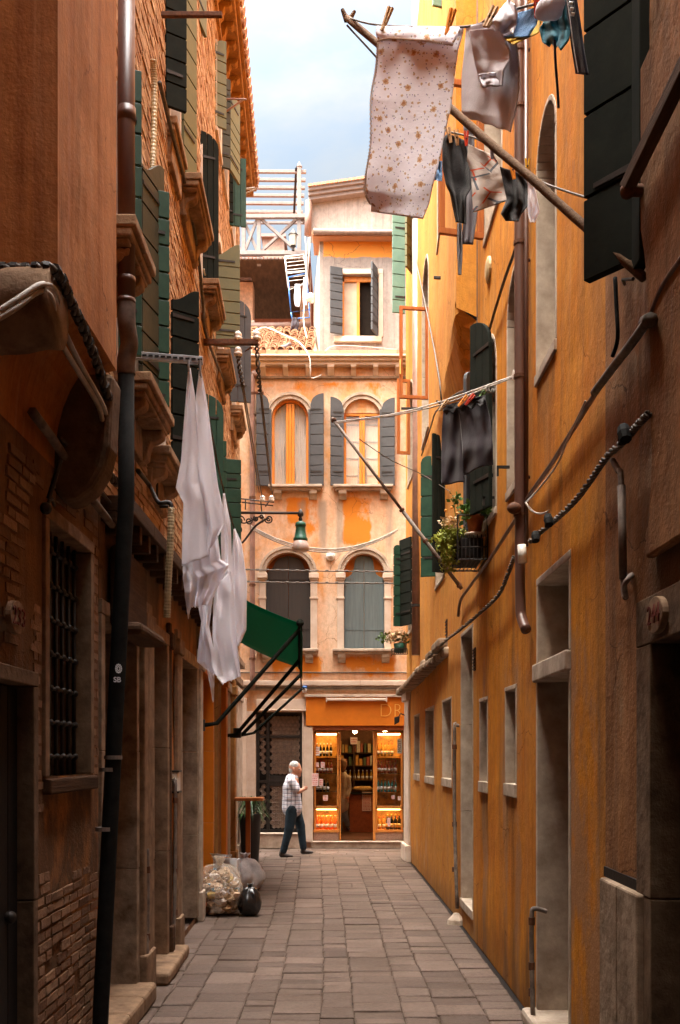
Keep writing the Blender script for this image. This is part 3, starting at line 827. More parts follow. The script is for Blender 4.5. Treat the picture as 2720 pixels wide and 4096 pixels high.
# pilasters and posts of the shop fronts
for (a, b, d, m_) in ((7.36, 7.66, .05, 'stonebr'), (8.62, 8.70, .04, 'timber'), (9.05, 9.28, .045, 'stonebr'), (10.78, 11.0, .05, 'stone'),
                      (12.72, 13.2, .06, 'ochre'), (13.5, 13.75, .10, 'signor'), (14.1, 14.9, .05, 'stoned'), (15.3, 15.6, .09, 'ochre'), (16.3, 17.55, .06, 'stone')):
    s = MB(); s.wb(WL, a, b, .0, 2.95, 0.0, d, 2)
    s.wb(WL, a - .03, b + .03, 0, .32, 0.001, d + .025, 2); s.wb(WL, a - .03, b + .03, 2.72, 2.86, 0.001, d + .025, 2)
    s.build('pilaster', M[m_], HB, bevel=.012)
# projecting timber ledge
lg = MB()
lg.wb(WL, 6.2, 10.9, 3.32, 3.42, -.05, .19, 6); lg.wb(WL, 6.2, 10.9, 3.26, 3.32, 0, .10, 6)
for k in range(16): lg.wb(WL, 6.3 + k * .3, 6.36 + k * .3, 3.20, 3.32, 0.0, .17)
lg.build('ledge', M['timber'], HB, bevel=.008)
lg = MB(); lg.wb(WL, 10.9, 17.6, 3.0, 3.12, 0, .07, 4); lg.wb(WL, 10.9, 17.6, 3.32, 3.42, -.05, .10, 4); lg.build('string_course', M['stoned'], HB, bevel=.008)
# ragged canvas hood rolled over door A
hd = MB(); hd.wb(WL, 6.35, 7.2, 2.62, 3.15, .02, .10); hd.wb(WL, 6.4, 7.25, 2.58, 2.66, .02, .22)
hd.build('rolled_blind', M['timber'], HB, bevel=.03)
# upper brick wall
W1 = dict(u0=6.62, u1=7.28, z0=4.36, z1=6.15, depth=.25, fr=.08, frb=0)
W2 = dict(u0=7.66, u1=8.34, z0=4.2, z1=5.75, depth=.25, fr=.08, frb=0)
W3 = dict(u0=10.95, u1=11.6, z0=4.2, z1=5.6, depth=.25, fr=.08, frb=0)
W4 = dict(u0=13.4, u1=14.1, z0=4.2, z1=5.6, depth=.25, fr=.08, frb=0)
W5 = dict(u0=8.72, u1=9.32, z0=7.35, z1=9.2, depth=.22, fr=.10, frb=0)
W6 = dict(u0=11.2, u1=11.9, z0=7.12, z1=8.5, arch=.3, depth=.22, fr=.10, frb=0)
W7 = dict(u0=13.1, u1=13.9, z0=7.12, z1=8.4, arch=.3, depth=.22, fr=.10, frb=0)
W8 = dict(u0=15.5, u1=16.3, z0=7.24, z1=8.5, arch=.3, depth=.22, fr=.10, frb=0)
W9 = dict(u0=12.98, u1=13.6, z0=9.95, z1=11.0, depth=.2, fr=.08, frb=.05)
W10 = dict(u0=13.95, u1=14.7, z0=9.95, z1=11.0, depth=.2, fr=.08, frb=.05)
W11 = dict(u0=15.4, u1=16.2, z0=9.95, z1=10.9, depth=.2, fr=.08, frb=.05)
W0 = dict(u0=6.3, u1=6.9, z0=8.1, z1=9.8, depth=.2, fr=.08, frb=.05)
up = [W1, W2, W3, W4, W5, W6, W7, W8, W9, W10, W11, W0]
wall(WL, 6.15, 17.6, 3.32, 11.75, up, 'upper_wall', M['mortar'], HB, .5, .8)
bricks(WL, 6.15, 17.6, 3.45, 11.7, up, 'brickwork', M['brick'], HB, .23, .062, .009, .010, .004)
for o in up:
    surround(WL, o, M['stonel'], HB, 'window_frame', .03)
    p_ = panel(WL, o, M['dglass'], HB, 'window', .03)
    t = MB(); m_ = (o['u0'] + o['u1']) / 2; dd_ = -o['depth'] + .055
    t.wb(WL, m_ - .03, m_ + .03, o['z0'], o['z1'], dd_ - .03, dd_); t.wb(WL, o['u0'], o['u1'], (o['z0'] + o['z1']) / 2 - .02, (o['z0'] + o['z1']) / 2 + .02, dd_ - .03, dd_ - .002)
    t.build('glazing_bar', M['redwood'], p_)
def carved_sill(a, b, z, out, near=True):
    s = MB(); x = lambda d: d
    s.wb(WL, a, b, z - .07, z, -.05, out, 2)
    s.wb(WL, a + .01, b - .01, z - .12, z - .07, -.05, out - .025, 2)
    s.wb(WL, a + .03, b - .03, z - .15, z - .12, -.05, out - .045, 2)
    for c in (a + .08, b - .20):
        pr = [(0, z - .15), (out - .05, z - .15), (out - .055, z - .20), (out - .09, z - .225), (out - .14, z - .24), (out - .16, z - .30), (out * .33, z - .36), (out * .2, z - .38), (0, z - .40)]
        s.prism(pr, lambda d, zz: WL.p(c, zz, d), lambda d, zz: WL.p(c + .12, zz, d))
    s.wb(WL, a + .05, b - .05, z - .38, z - .15, -.02, .05)
    return s.build('window_sill', M['carved'], HB, bevel=.012)
for q in ((5.62, 6.24, 4.86, .34), (6.55, 7.48, 4.33, .25), (7.6, 8.42, 4.17, .2), (9.35, 10.5, 7.28, .22), (8.6, 9.3, 7.33, .10), (11.05, 12.0, 7.1, .22), (12.98, 14.05, 7.1, .2), (15.4, 16.45, 7.22, .2), (10.85, 11.7, 4.17, .15), (13.3, 14.2, 4.17, .15)):
    carved_sill(*q)
# shutters (plan points are X,Y)
leaf((-1.50, 6.50), (-1.36, 6.55), 4.42, 6.30, M['green'], HB, 9)
leaf((-1.487, 7.20), (-1.405, 7.60), 4.40, 6.27, M['olived'], HB, 8, top='scallop', side=1)
leaf((-1.50, 7.46), (-1.352, 7.52), 4.22, 6.05, M['green'], HB, 9)
leaf((-1.47, 8.32), (-1.27, 8.47), 4.22, 5.74, M['dgreen'], HB, 7, top='scallop')
leaf((-1.56, 8.52), (-1.40, 8.62), 7.36, 9.25, M['dgreen'], HB, 9)
leaf((-1.545, 9.36), (-1.47, 9.66), 7.30, 9.9, M['olive'], HB, 11)
leaf((-1.65, 10.95), (-1.60, 11.25), 9.9, 11.3, M['olive'], HB, 6)
leaf((-1.65, 11.12), (-1.46, 11.2), 7.12, 8.78, M['dgreen'], HB, 8, top='rb', vert=True)  # shade of the unlit face is put into its dark green
leaf((-1.73, 12.95), (-1.42, 13.02), 7.12, 8.47, M['olive'], HB, 9, top='scallop')
leaf((-1.82, 15.35), (-1.51, 15.42), 7.26, 8.86, M['greyshut'], HB, 8, top='rb', vert=True)
leaf((-1.74, 12.88), (-1.59, 12.98), 9.95, 11.1, M['olive'], HB, 8, top='ra')
leaf((-1.76, 13.8), (-1.64, 13.86), 9.95, 11.2, M['olived'], HB, 8); leaf((-1.64, 13.86), (-1.55, 14.25), 9.95, 11.1, M['olive'], HB, 8, top='ra')
leaf((-1.85, 15.3), (-1.58, 15.36), 9.95, 11.0, M['green'], HB, 7, vert=True); leaf((-1.85, 15.2), (-1.76, 15.24), 9.95, 11.0, M['dgreen'], HB, 7)
leaf((-1.62, 10.88), (-1.37, 10.92), 4.2, 5.76, M['green'], HB, 8, top='rb', vert=True)
leaf((-1.70, 12.55), (-1.545, 12.62), 4.2, 5.78, M['green'], HB, 8)
leaf((-1.74, 13.25), (-1.435, 13.32), 4.2, 5.75, M['green'], HB, 8)
# eaves: cornice, modillions, gutter board and a few tiles
ev = MB()
ev.wb(WL, 6.15, 17.72, 11.42, 11.50, 0, .05, 10); ev.wb(WL, 6.15, 17.75, 11.75, 11.86, -.3, .24, 10); ev.wb(WL, 6.15, 17.78, 11.86, 11.93, -.3, .29, 10)
ev.build('cornice', M['ochre'], HB, bevel=.01)
k = 6.3
while k < 17.5:
    s = MB()
    pr = [(0, 11.75), (.20, 11.75), (.205, 11.71), (.17, 11.68), (.11, 11.68), (.09, 11.64), (.085, 11.58), (.05, 11.54), (0, 11.52)]
    s.prism(pr, lambda d, zz: WL.p(k, zz, d), lambda d, zz: WL.p(k + .12, zz, d)); s.build('modillion', M['ochre'], HB, bevel=.006); k += .36
rt = MB()
rt.add([WL.p(6.15, 11.94, .32), WL.p(17.8, 11.94, .32), (-8, 17.8, 13.4), (-8, 6.15, 13.4)], [(0, 1, 2, 3)])
for k in range(58):
    u = 6.2 + k * .2
    rt.tube([WL.p(u, 11.95, .34), WL.p(u, 12.1, -.3)], [.075, .06], 8, random.random())
rt.build('roof', M['tile'], HB, smooth=False)
rf = MB(); rf.wb(WL, 6.1, 17.5, .05, 11.7, -.62, -.5, 8); rf.build('light_stop', M['void'], HB)  # added backing that keeps light from leaking through the brick house
en = MB()
for (za, zb) in ((0, 3.32), (3.32, 11.8)):
    a = WL.p(17.6, za); en.add([a, (-9, 17.6, za), (-9, 17.6, zb), (a.x, 17.6, zb)], [(0, 1, 2, 3)])
en.build('end_wall', M['ochre'], HB, recalc=False)
# ================================================================== RIGHT: near brown house
HR = thing('weathered_house', 'brown weathered plaster house on the right with an oval number stone over a dark doorway', 'house', (RX(3), 3, 0))
SEAM = 4.95
q1 = dict(u0=3.0, u1=4.18, z0=.12, z1=2.27, depth=.13, fr=.20, frb=0)
q2 = dict(u0=3.2, u1=4.02, z0=2.78, z1=3.5, depth=.35)
def st_r1(u, z): return (.3 + .4 * nz(u * 2, z), .25 + .75 * sstep(4.5, 4.0, u) * sstep(3.8, 2.6, z) + .6 * sstep(.5, 0, z))
wall(WR, -8, SEAM, 0, 13.2, [q1, q2], 'wall', M['brownpl'], HR, .14, .14, st_r1, relief=.03)
surround(WR, q1, M['stonedk'], HR, 'door_frame', .015)
panel(WR, q1, M['black'], HR, 'door'); panel(WR, q2, M['void'], HR, 'niche_back')
pq = MB(); uc, zc = WR.uz(1533, 1418)
ov = [(uc + .105 * math.cos(t), zc + .075 * math.sin(t)) for t in [2 * math.pi * i / 24 for i in range(24)]]
pq.prism(ov, lambda u, z: WR.p(u, z, .015), lambda u, z: WR.p(u, z, .045))
pl = pq.build('number_stone', M['plaq'], HR, bevel=.004)
text('numerals', '244', .11, WR.p(uc, zc, .048), (R_(90), 0, R_(-90)), M['maroon'], pl, .002)
s = MB(); s.wb(WR, 4.28, 4.90, 0, 1.2, 0, .045, 2); s.build('base_slab', M['stoned'], HR, bevel=.012)
s = MB(); s.wb(WR, 4.25, 4.93, 1.202, 1.25, -.02, .014, 2); s.build('base_joint', M['black'], HR)
# a loose skin of thicker plaster beside the niche, with a ragged edge
fl = MB(); edge = []
for k in range(22):
    z = 2.62 + k * .1; edge.append((4.10 + .10 * nz(z * 2.1, 4) + .22 * sstep(3.4, 4.6, z), z))
fl.prism([(3.0, 2.62)] + edge + [(3.0, edge[-1][1])], lambda u, z: WR.p(u, z, 0), lambda u, z: WR.p(u, z, .045))
o = fl.build('plaster_skin', M['brownpl'], HR, bevel=.012)
# bottom slice removed over the niche by a second ragged strip
leaf((1.29, 4.33), (1.105, 4.56), 3.95, 6.6, M['dgreen'], HR, 7, th=.045, name='shutter')
s = MB(); s.wb(WR, 4.22, 4.34, 3.9, 6.7, 0, .05); s.build('shutter_post', M['dgreen'], HR, bevel=.006)

# ================================================================== RIGHT: orange house
HO = thing('orange_house', 'orange plastered house on the right with two tall arched stone windows and grey stone doorways', 'house', (RX(7), 7, 0))
D1 = dict(u0=5.74, u1=6.64, z0=.10, z1=2.28, depth=.34, fr=.05, frb=0)
D1w = dict(u0=5.74, u1=6.64, z0=2.41, z1=2.93, depth=.34, fr=.05, frb=.0)
S1 = dict(u0=7.46, u1=7.88, z0=1.58, z1=2.30, depth=.22, fr=.035, frb=.10)
S2 = dict(u0=8.84, u1=9.26, z0=1.56, z1=2.29, depth=.22, fr=.035, frb=.10)
A1 = dict(u0=6.1, u1=6.66, z0=4.34, z1=5.66, arch=.28, depth=.30, fr=.035, frb=.07)
A2 = dict(u0=7.15, u1=7.8, z0=3.86, z1=5.15, arch=.32, depth=.30, fr=.035, frb=.07)
A3 = dict(u0=8.36, u1=9.15, z0=3.88, z1=5.05, arch=.38, depth=.28, fr=.04, frb=.06)
A4 = dict(u0=8.1, u1=8.95, z0=6.45, z1=7.75, depth=.25, fr=.05, frb=.07)
T1 = dict(u0=5.35, u1=5.9, z0=7.2, z1=9.0, arch=.28, depth=.3, fr=.04, frb=.06)
T2 = dict(u0=7.0, u1=7.6, z0=7.4, z1=9.2, arch=.28, depth=.3, fr=.04, frb=.06)
ro = [D1, D1w, S1, S2, A1, A2, A3, A4, T1, T2]
# one cut for door + window over it
Dcut = dict(u0=5.74, u1=6.64, z0=.10, z1=2.93, depth=.34, fr=.05, frb=0)
def st_r2(u, z):
    a = .15 + .5 * sstep(3.2, 2.0, z) * sstep(.1, .6, nz(u * 3.3, 0.4) + .45); b = .05 + .6 * sstep(.9, 0, z) + 1.1 * max(0, nz(u * 5.5, z * .22, 8) - .05)
    for o in (A1, A2, A3, S1, S2):
        if o['u0'] < u < o['u1'] and o['z0'] - 1.0 < z < o['z0'] - .05: b = max(b, .75 * sstep(o['z0'] - 1.0, o['z0'] - .1, z))
    return (a, b)
def wl_ext(): pass
wall(WR, SEAM, 9.5, 0, 13.2, [Dcut, S1, S2, A1, A2, A3, A4, T1, T2], 'wall', M['orange'], HO, .13, .13, st_r2, relief=.012)
mb = MB(); mb.wb(WR, 5.70, 6.68, 2.285, 2.405, -.34, .035); mb.build('transom_beam', M['stone'], HO, bevel=.012)
surround(WR, dict(D1, z1=2.28), M['stone'], HO, 'door_frame', .004) if False else None
mb = MB()
for a, b in ((5.69, 5.74), (6.64, 6.69)):
    mb.wb(WR, a, b, .10, 2.285, -.34, .006); mb.wb(WR, a, b, 2.405, 2.93, -.34, .004)
mb.wb(WR, 5.69, 6.69, 2.93, 2.98, -.34, .005); mb.build('door_frame', M['stone'], HO, bevel=.006)
d = panel(WR, dict(D1, depth=.33), M['timber'], HO, 'door'); t = MB(); t.ball(WR.p(5.85, 1.1, -.26), .03); t.build('handle', M['iron'], d, smooth=True)
panel(WR, dict(D1w, depth=.33), M['void'], HO, 'transom_window')
mb = MB()
for k in range(6): mb.tube([WR.p(5.84 + k * .14, 2.41, -.2), WR.p(5.84 + k * .14, 2.93, -.2)], .008, 6)
mb.build('window_bars', M['iron'], HO)
for o in (S1, S2, A1, A2, A3, A4, T1, T2):
    surround(WR, o, M['stone'], HO, 'window_frame', .006)
    panel(WR, o, M['dglass'] if o is not A3 else M['void'], HO, 'window')
mb = MB(); mb.wb(WR, 5.5, 6.74, 0, .10, -.3, .10, 2); mb.build('door_step', M['stone'], HO, bevel=.03)
leaf((1.215, 8.40), (1.095, 8.72), 3.90, 5.55, M['dgreen'], HO, 8, top='ra', vert=True)
leaf((1.21, 9.52), (1.075, 9.34), 3.90, 5.42, M['greyshut'], HO, 8, top='round', vert=True)
leaf((1.19, 8.95), (1.17, 9.3), 3.90, 5.05, M['dgreen'], HO, 6)
for (h_, a_, b_) in ((HR, -8, 4.9), (HO, 4.9, 9.4)):
    rf = MB(); rf.wb(WR, a_, b_, .05, 13.1, -.62, -.5, 5); rf.build('light_stop', M['void'], h_)  # added dark backing, blocks light at the seam and openings
# casement sashes standing open
def sash(a, b, z0, z1, parent, mat='redwood', t=.05, bar=None):
    a = Vector((a[0], a[1], 0)); b = Vector((b[0], b[1], 0)); W = (b - a).length; e = (b - a).normalized(); nn = Vector((-e.y, e.x, 0))
    m0 = lambda s, z: a + e * s + Vector((0, 0, z)); m1 = lambda s, z: a + e * s + nn * .04 + Vector((0, 0, z))
    s = MB()
    for q in ([(0, z0), (W, z0), (W, z0 + t), (0, z0 + t)], [(0, z1 - t), (W, z1 - t), (W, z1), (0, z1)], [(0, z0 + t), (t, z0 + t), (t, z1 - t), (0, z1 - t)], [(W - t, z0 + t), (W, z0 + t), (W, z1 - t), (W - t, z1 - t)]):
        s.prism(q, m0, m1)
    f = s.build('casement', M[mat], parent, bevel=.004)
    s = MB(); m2 = lambda q, z: m0(q, z) + nn * .017; m3 = lambda q, z: m0(q, z) + nn * .022
    s.prism([(t, z0 + t), (W - t, z0 + t), (W - t, z1 - t), (t, z1 - t)], m2, m3); s.build('glass_pane', M['glass'], f)
    return f
sash((1.21, 9.0), (.80, 8.9), 6.45, 7.85, HO, t=.055)
# ================================================================== RIGHT: far yellow-orange house
HY = thing('corner_house', 'yellow orange house at the far right end with jettied upper wall and stone ledge', 'house', (RX(13), 13, 0))
D2 = dict(u0=9.76, u1=10.6, z0=.28, z1=3.05, depth=.25, fr=.04, frb=.09)
L3 = dict(u0=11.5, u1=12.35, z0=1.52, z1=2.45, depth=.2, fr=.03, frb=.10)
L4 = dict(u0=13.35, u1=14.45, z0=1.50, z1=2.44, depth=.2, fr=.03, frb=.10)
L5 = dict(u0=15.4, u1=16.2, z0=1.50, z1=2.42, depth=.2, fr=.03, frb=.10)
U4 = dict(u0=12.2, u1=13.1, z0=4.02, z1=5.0, arch=.3, depth=.2, fr=.04, frb=.05)
U5 = dict(u0=13.55, u1=14.5, z0=6.3, z1=8.3, arch=.45, depth=.2, fr=.05, frb=.05)
U6 = dict(u0=11.6, u1=12.2, z0=8.0, z1=9.4, arch=.3, depth=.2, fr=.05, frb=.05)
U7 = dict(u0=16.3, u1=17.1, z0=3.9, z1=5.1, arch=.2, depth=.15, fr=.04, frb=.05)
U8 = dict(u0=16.2, u1=17.0, z0=6.4, z1=7.6, arch=.4, depth=.15, fr=.04, frb=.05)
ry = [D2, L3, L4, L5, U4, U5, U6, U7, U8]
wall(WR3, 9.5, 17.35, 0, 13.2, ry, 'wall', M['orange_far'], HY, .12, .10, lambda u, z: (.0 + .3 * sstep(3, 1, z), .55 * sstep(.6, 0, z) + .1), relief=.008)
for o in ry:
    surround(WR3, o, M['stone'], HY, 'door_frame' if o is D2 else 'window_frame', .006)
    panel(WR3, o, M['timber'] if o is D2 else (M['darkshut'] if o in (L3, L4, L5) else M['dglass']), HY, 'door' if o is D2 else 'window')
rf = MB(); rf.wb(WR, 9.4, 17.2, .05, 13.1, -.62, -.5, 6); rf.build('light_stop', M['void'], HY)  # added dark backing against light leaks in the corner house
cp = MB(); zs = [0, 3, 5.2, 5.47, 5.75, 5.9, 5.98, 6.02, 6.05, 6.07, 7.5, 9, 11, 13.2]
for a, b in zip(zs, zs[1:]):
    cp.add([(RX(9.5) + .25, 9.5, a), (FX3(9.5, a), 9.5, a), (FX3(9.5, b), 9.5, b), (RX(9.5) + .25, 9.5, b)], [(0, 1, 2, 3)])
cp.build('jetty_end', M['orange_far'], HY, recalc=False)
en = MB()
for a, b in zip(zs, zs[1:]):
    en.add([(9, 17.35, a), (FX3(17.35, a), 17.35, a), (FX3(17.35, b), 17.35, b), (9, 17.35, b)], [(0, 1, 2, 3)])
en.build('end_wall', M['orange_far'], HY, recalc=False)
s = MB(); s.wb(WR, 16.75, 17.38, 0, 2.9, 0, .045, 2); s.wb(WR, 16.68, 17.42, 0, .28, 0, .10, 2); s.wb(WR, 16.7, 17.4, 2.72, 2.9, 0, .09)
s.build('corner_pilaster', M['stonel'], HY, bevel=.015)
# rough stone slab ledge with loose stones on it
lg = MB(); n = 22
for k in range(n):
    a = 11.75 + (17.5 - 11.75) * k / n; b = 11.75 + (17.5 - 11.75) * (k + 1) / n
    out = .06 + .13 * sstep(11.7, 14, a) + .02 * nz(a * 3); zz = 3.08 - .14 * (a - 11.75) / 5.7
    lg.wb(WR, a, b + .01, zz - .10 + .02 * nz(a * 2, 4), zz + .012 * nz(a * 5), -.04, out, 1, random.random())
for (a, L, h) in ((11.85, .75, .12), (12.9, .5, .10), (13.8, .3, .09)):
    lg.wb(WR, a, a + L, 3.08 - .02 * (a - 11.75), 3.08 - .02 * (a - 11.75) + h, -.02, .12, 1, .9)
lg.build('stone_ledge', M['stoned'], HY, bevel=.03)
leaf((1.155, 13.15), (.963, 13.2), 4.15, 5.75, M['green'], HY, 6, top='round')
leaf((1.17, 12.15), (1.01, 12.08), 4.02, 5.70, M['dgreen'], HY, 8, top='ra', vert=True)
leaf((.88, 16.72), (.75, 16.68), 3.95, 5.32, M['green'], HY, 8, top='round'); leaf((1.05, 16.4), (.88, 16.72), 3.95, 5.4, M['dgreen'], HY, 8)
leaf((.93, 16.5), (.72, 16.45), 9.1, 10.8, M['teal'], HY, 8); leaf((1.04, 16.2), (.90, 15.9), 9.6, 11.0, M['olive'], HY, 8)
leaf((1.12, 11.5), (.96, 11.45), 10.4, 12.4, M['teal'], HY, 9)
f = sash((1.085, 13.55), (.685, 13.5), 6.63, 7.88, HY, t=.045)
s = MB(); s.box(.69, .705, 13.44, 13.47, 6.95, 7.15); s.build('latch', M['gold'], f)
sash((1.02, 16.6), (.80, 16.55), 6.8, 8.05, HY, t=.05)

# ================================================================== FACADE across the street
FH = thing('peach_house', 'pale peach house across the street facing the alley, with arched windows over the shop', 'house', (0, 19.3, 0))
X = FA.X; Z = FA.Z
def fo(x0, x1, yb, yt, **k): return dict(u0=X(x0), u1=X(x1), z0=Z(yb), z1=Z(yt), **k)
E1 = fo(627, 711, 1120, 962, arch=.35, depth=.16, fr=.0)
E2 = fo(793, 877, 1120, 962, arch=.35, depth=.16, fr=.0)
E3 = fo(613, 716, 1497, 1322, arch=.40, depth=.20, fr=.0)
E4 = fo(793, 886, 1497, 1322, arch=.38, depth=.20, fr=.0)
DG = dict(u0=X(590), u1=X(697), z0=.30, z1=Z(1642), depth=.15)
SH = dict(u0=X(722), u1=X(931), z0=.14, z1=Z(1684), depth=.02)
fops = [E1, E2, E3, E4, DG, SH]
def st_f(u, z):
    x = CX + (u) * F / 19.3; y = CY - (z - H) * F / 19.3
    def sb(x0, x1, y0, y1, m=9, my=26): return sstep(x0 - m, x0 + m, x) * sstep(x1 + m, x1 - m, x) * sstep(y0 - 6, y0 + 6, y) * sstep(y1 + my, y1 - my, y)
    s = max(.85 * sb(788, 858, 1146, 1258), .8 * sb(657, 714, 1146, 1205), .8 * sb(625, 743, 1515, 1560), .62 * sb(788, 912, 1515, 1560), .45 * sb(600, 905, 880, 905), .3 * sb(735, 905, 900, 935), .35 * sb(650, 700, 1240, 1300), .55 * sb(700, 740, 1146, 1235, 6))
    s *= .92 + .5 * nz(u * 1.3, z * 1.3, 2)
    d = .05
    for xe in (697, 745, 782, 898):
        d = max(d, .85 * sstep(16, 4, abs(x - xe)) * sstep(1140, 1160, y) * sstep(1330, 1230, y))
    if y > 1600: d = max(d, .55)
    if 866 < y < 880: d = max(d, .9)
    return (s + .06, d)
wall(FA, X(360), X(1300), 0, Z(824), fops, 'wall', M['facade'], FH, .085, .085, st_f, relief=.012)
def arch_band(o, t, pr, mat, name, lo=0.0):
    mb = MB(); N = 18; m = (o['u0'] + o['u1']) / 2; hw = (o['u1'] - o['u0']) / 2; hh = o['arch']; d = o['z1']
    for ring, (ta, tb, p_) in enumerate(((0.0, t * .55, pr * .6), (t * .55, t, pr))):
        for k in range(N):
            a0 = math.pi * k / N; a1 = math.pi * (k + 1) / N
            q = [(m - (hw + r) * math.cos(a), d + (hh + r) * math.sin(a)) for r, a in ((ta, a0), (ta, a1), (tb, a1), (tb, a0))]
            mb.prism(q, lambda u, z: FA.p(u, z, -.02), lambda u, z: FA.p(u, z, p_))
    return mb.build(name, mat, FH, bevel=.004)
for o in (E1, E2): arch_band(o, .13, .05, M['stone'], 'arch_moulding')
for o in (E3, E4):
    arch_band(o, .13, .05, M['stone'], 'arch_moulding')
    a, b, c, d = o['u0'], o['u1'], o['z0'], o['z1']
    for (x0, x1) in ((a - .13, a), (b, b + .13)):
        mb = MB(); mb.wb(FA, x0, x1, c, d - .10, -.2, .03); mb.wb(FA, x0 - .03, x1 + .03, d - .10, d, -.2, .07); mb.wb(FA, x0 - .015, x1 + .015, d - .50, d - .46, -.02, .045)
        mb.wb(FA, x0 - .015, x1 + .015, d - .14, d - .10, -.02, .05); mb.build('window_frame', M['stonel'], FH, bevel=.008)
def fsill(x0, x1, y):
    mb = MB(); z = Z(y)
    mb.wb(FA, X(x0), X(x1), z - .055, z, -.15, .17); mb.wb(FA, X(x0) + .03, X(x1) - .03, z - .10, z - .055, -.02, .13)
    mb.build('window_sill', M['stone'], FH, bevel=.012)
    mb = MB()
    for xc in (x0 + 12, x1 - 30):
        pr = [(0, z - .10), (.13, z - .10), (.12, z - .17), (.07, z - .21), (.05, z - .26), (0, z - .27)]
        mb.prism(pr, lambda d, zz: FA.p(X(xc), zz, d), lambda d, zz: FA.p(X(xc + 18), zz, d))
    mb.build('sill_bracket', M['stone'], FH, bevel=.008)
fsill(620, 743, 1121); fsill(769, 906, 1121); fsill(594, 734, 1497); fsill(767, 910, 1497)
# upper windows: frames, curtains, glass
def fwin(o, kind):
    a, b, c, d = o['u0'], o['u1'], o['z0'], o['z1']; m = (a + b) / 2; hh = o['arch']
    if kind == 'arched':
        cu = panel(FA, o, M['curtain'], FH, 'curtain', d=-.145, th=.004)
        fr = MB(); N = 18; hw = (b - a) / 2; t = .045
        for (x0, x1) in ((a, a + t), (b - t, b)): fr.wb(FA, x0, x1, c, d, -.12, -.06)
        for k in range(N):
            a0 = math.pi * k / N; a1 = math.pi * (k + 1) / N
            q = [(m - (hw - r) * math.cos(g_), d + (hh - r) * math.sin(g_)) for r, g_ in ((0, a0), (0, a1), (t, a1), (t, a0))]
            fr.prism(q, lambda u, z: FA.p(u, z, -.12), lambda u, z: FA.p(u, z, -.06))
        fr.wb(FA, a + t, b - t, c, c + .05, -.12, -.062)
        for k in (-.085, -.028, .03): fr.wb(FA, m + k, m + k + .053, c + .05, d + hh - .07, -.12, -.05 + .008 * (k == -.028))
        f = fr.build('casement', M['owood'], FH, bevel=.005)
        g_ = panel(FA, dict(o, u0=a + t, u1=b - t, arch=hh - t), M['glass'], f, 'glass_pane', d=-.09, th=.004)
        if g_.parent != f: pass
    else:
        ty = MB(); N = 14; hw = (b - a) / 2; zt = Z(950)
        poly = [(b, zt)] + [(m + hw * math.cos(math.pi * k / N), d + hh * math.sin(math.pi * k / N)) for k in range(N + 1) if d + hh * math.sin(math.pi * k / N) > zt - 1e-3 or k in (0, N)] + [(a, zt)]
        poly = [(x, max(z, zt)) for x, z in poly]
        ty.prism(poly, lambda u, z: FA.p(u, z, -.16), lambda u, z: FA.p(u, z, -.05)); ty.build('tympanum', M['facade'], FH)
        panel(FA, dict(o, arch=0, z1=zt), M['lace'], FH, 'curtain', d=-.15, th=.004)
        tb = MB()
        for k in range(4): tb.wb(FA, a, b, c + .22 + .33 * k, c + .25 + .33 * k, -.148, -.142)
        for s_ in (-.10, .07): tb.prism([(m + s_, c), (m + s_ + .04, c), (m + s_ * .6 + .03, c + .75), (m + s_ * .6, c + .75)], lambda u, z: FA.p(u, z, -.147), lambda u, z: FA.p(u, z, -.139))
        tb.build('curtain_hem', M['rope'], FH)
        fr = MB(); t = .045
        for (x0, x1, z0, z1) in ((a, a + t, c, zt), (b - t, b, c, zt), (a + t, b - t, zt - .055, zt), (a + t, b - t, c, c + .05), (m - .055, m - .004, c + .05, zt - .055), (m + .004, m + .055, c + .05, zt - .055)):
            fr.wb(FA, x0, x1, z0, z1, -.12, -.06)
        f = fr.build('casement', M['owood'], FH, bevel=.005)
        panel(FA, dict(o, arch=0, z1=zt - .05, u0=a + t, u1=b - t), M['glass'], f, 'glass_pane', d=-.09, th=.004)
fwin(E1, 'arched'); fwin(E2, 'square')
# shutters of the facade, folded open
def fleaf(x0, x1, yb, yt, mat, top, d=.05, n=10, name='shutter', dy=0.0, vert=False, side=-1, straps=True):
    return leaf((X(x0), 19.3 - d), (X(x1), 19.3 - d - dy), Z(yb), Z(yt), M[mat], FH, n, .035, top, name, side=side, vert=vert, straps=straps)
fleaf(592, 621, 1124, 911, 'greyshut', 'rb' if False else 'ra', n=9) if False else None
leaf((X(621), 19.23), (X(592), 19.20), Z(1124), Z(911), M['greyshut'], FH, 9, top='rb' if False else 'ra', side=1)
leaf((X(717), 19.23), (X(747), 19.20), Z(1124), Z(912), M['greyshut'], FH, 9, top='ra', side=-1)
leaf((X(791), 19.23), (X(762), 19.20), Z(1124), Z(920), M['greyshut'], FH, 9, top='ra', side=1)
leaf((X(880), 19.23), (X(910), 19.20), Z(1124), Z(922), M['greyshut'], FH, 9, top='ra', side=-1)
for x_ in (624, 714, 790.5, 878):
    s = MB(); s.wb(FA, X(x_ - 2.5), X(x_ + 2.5), Z(1122), Z(948), -.05, .11); s.build('shutter', M['greyshut'], FH, bevel=.004)
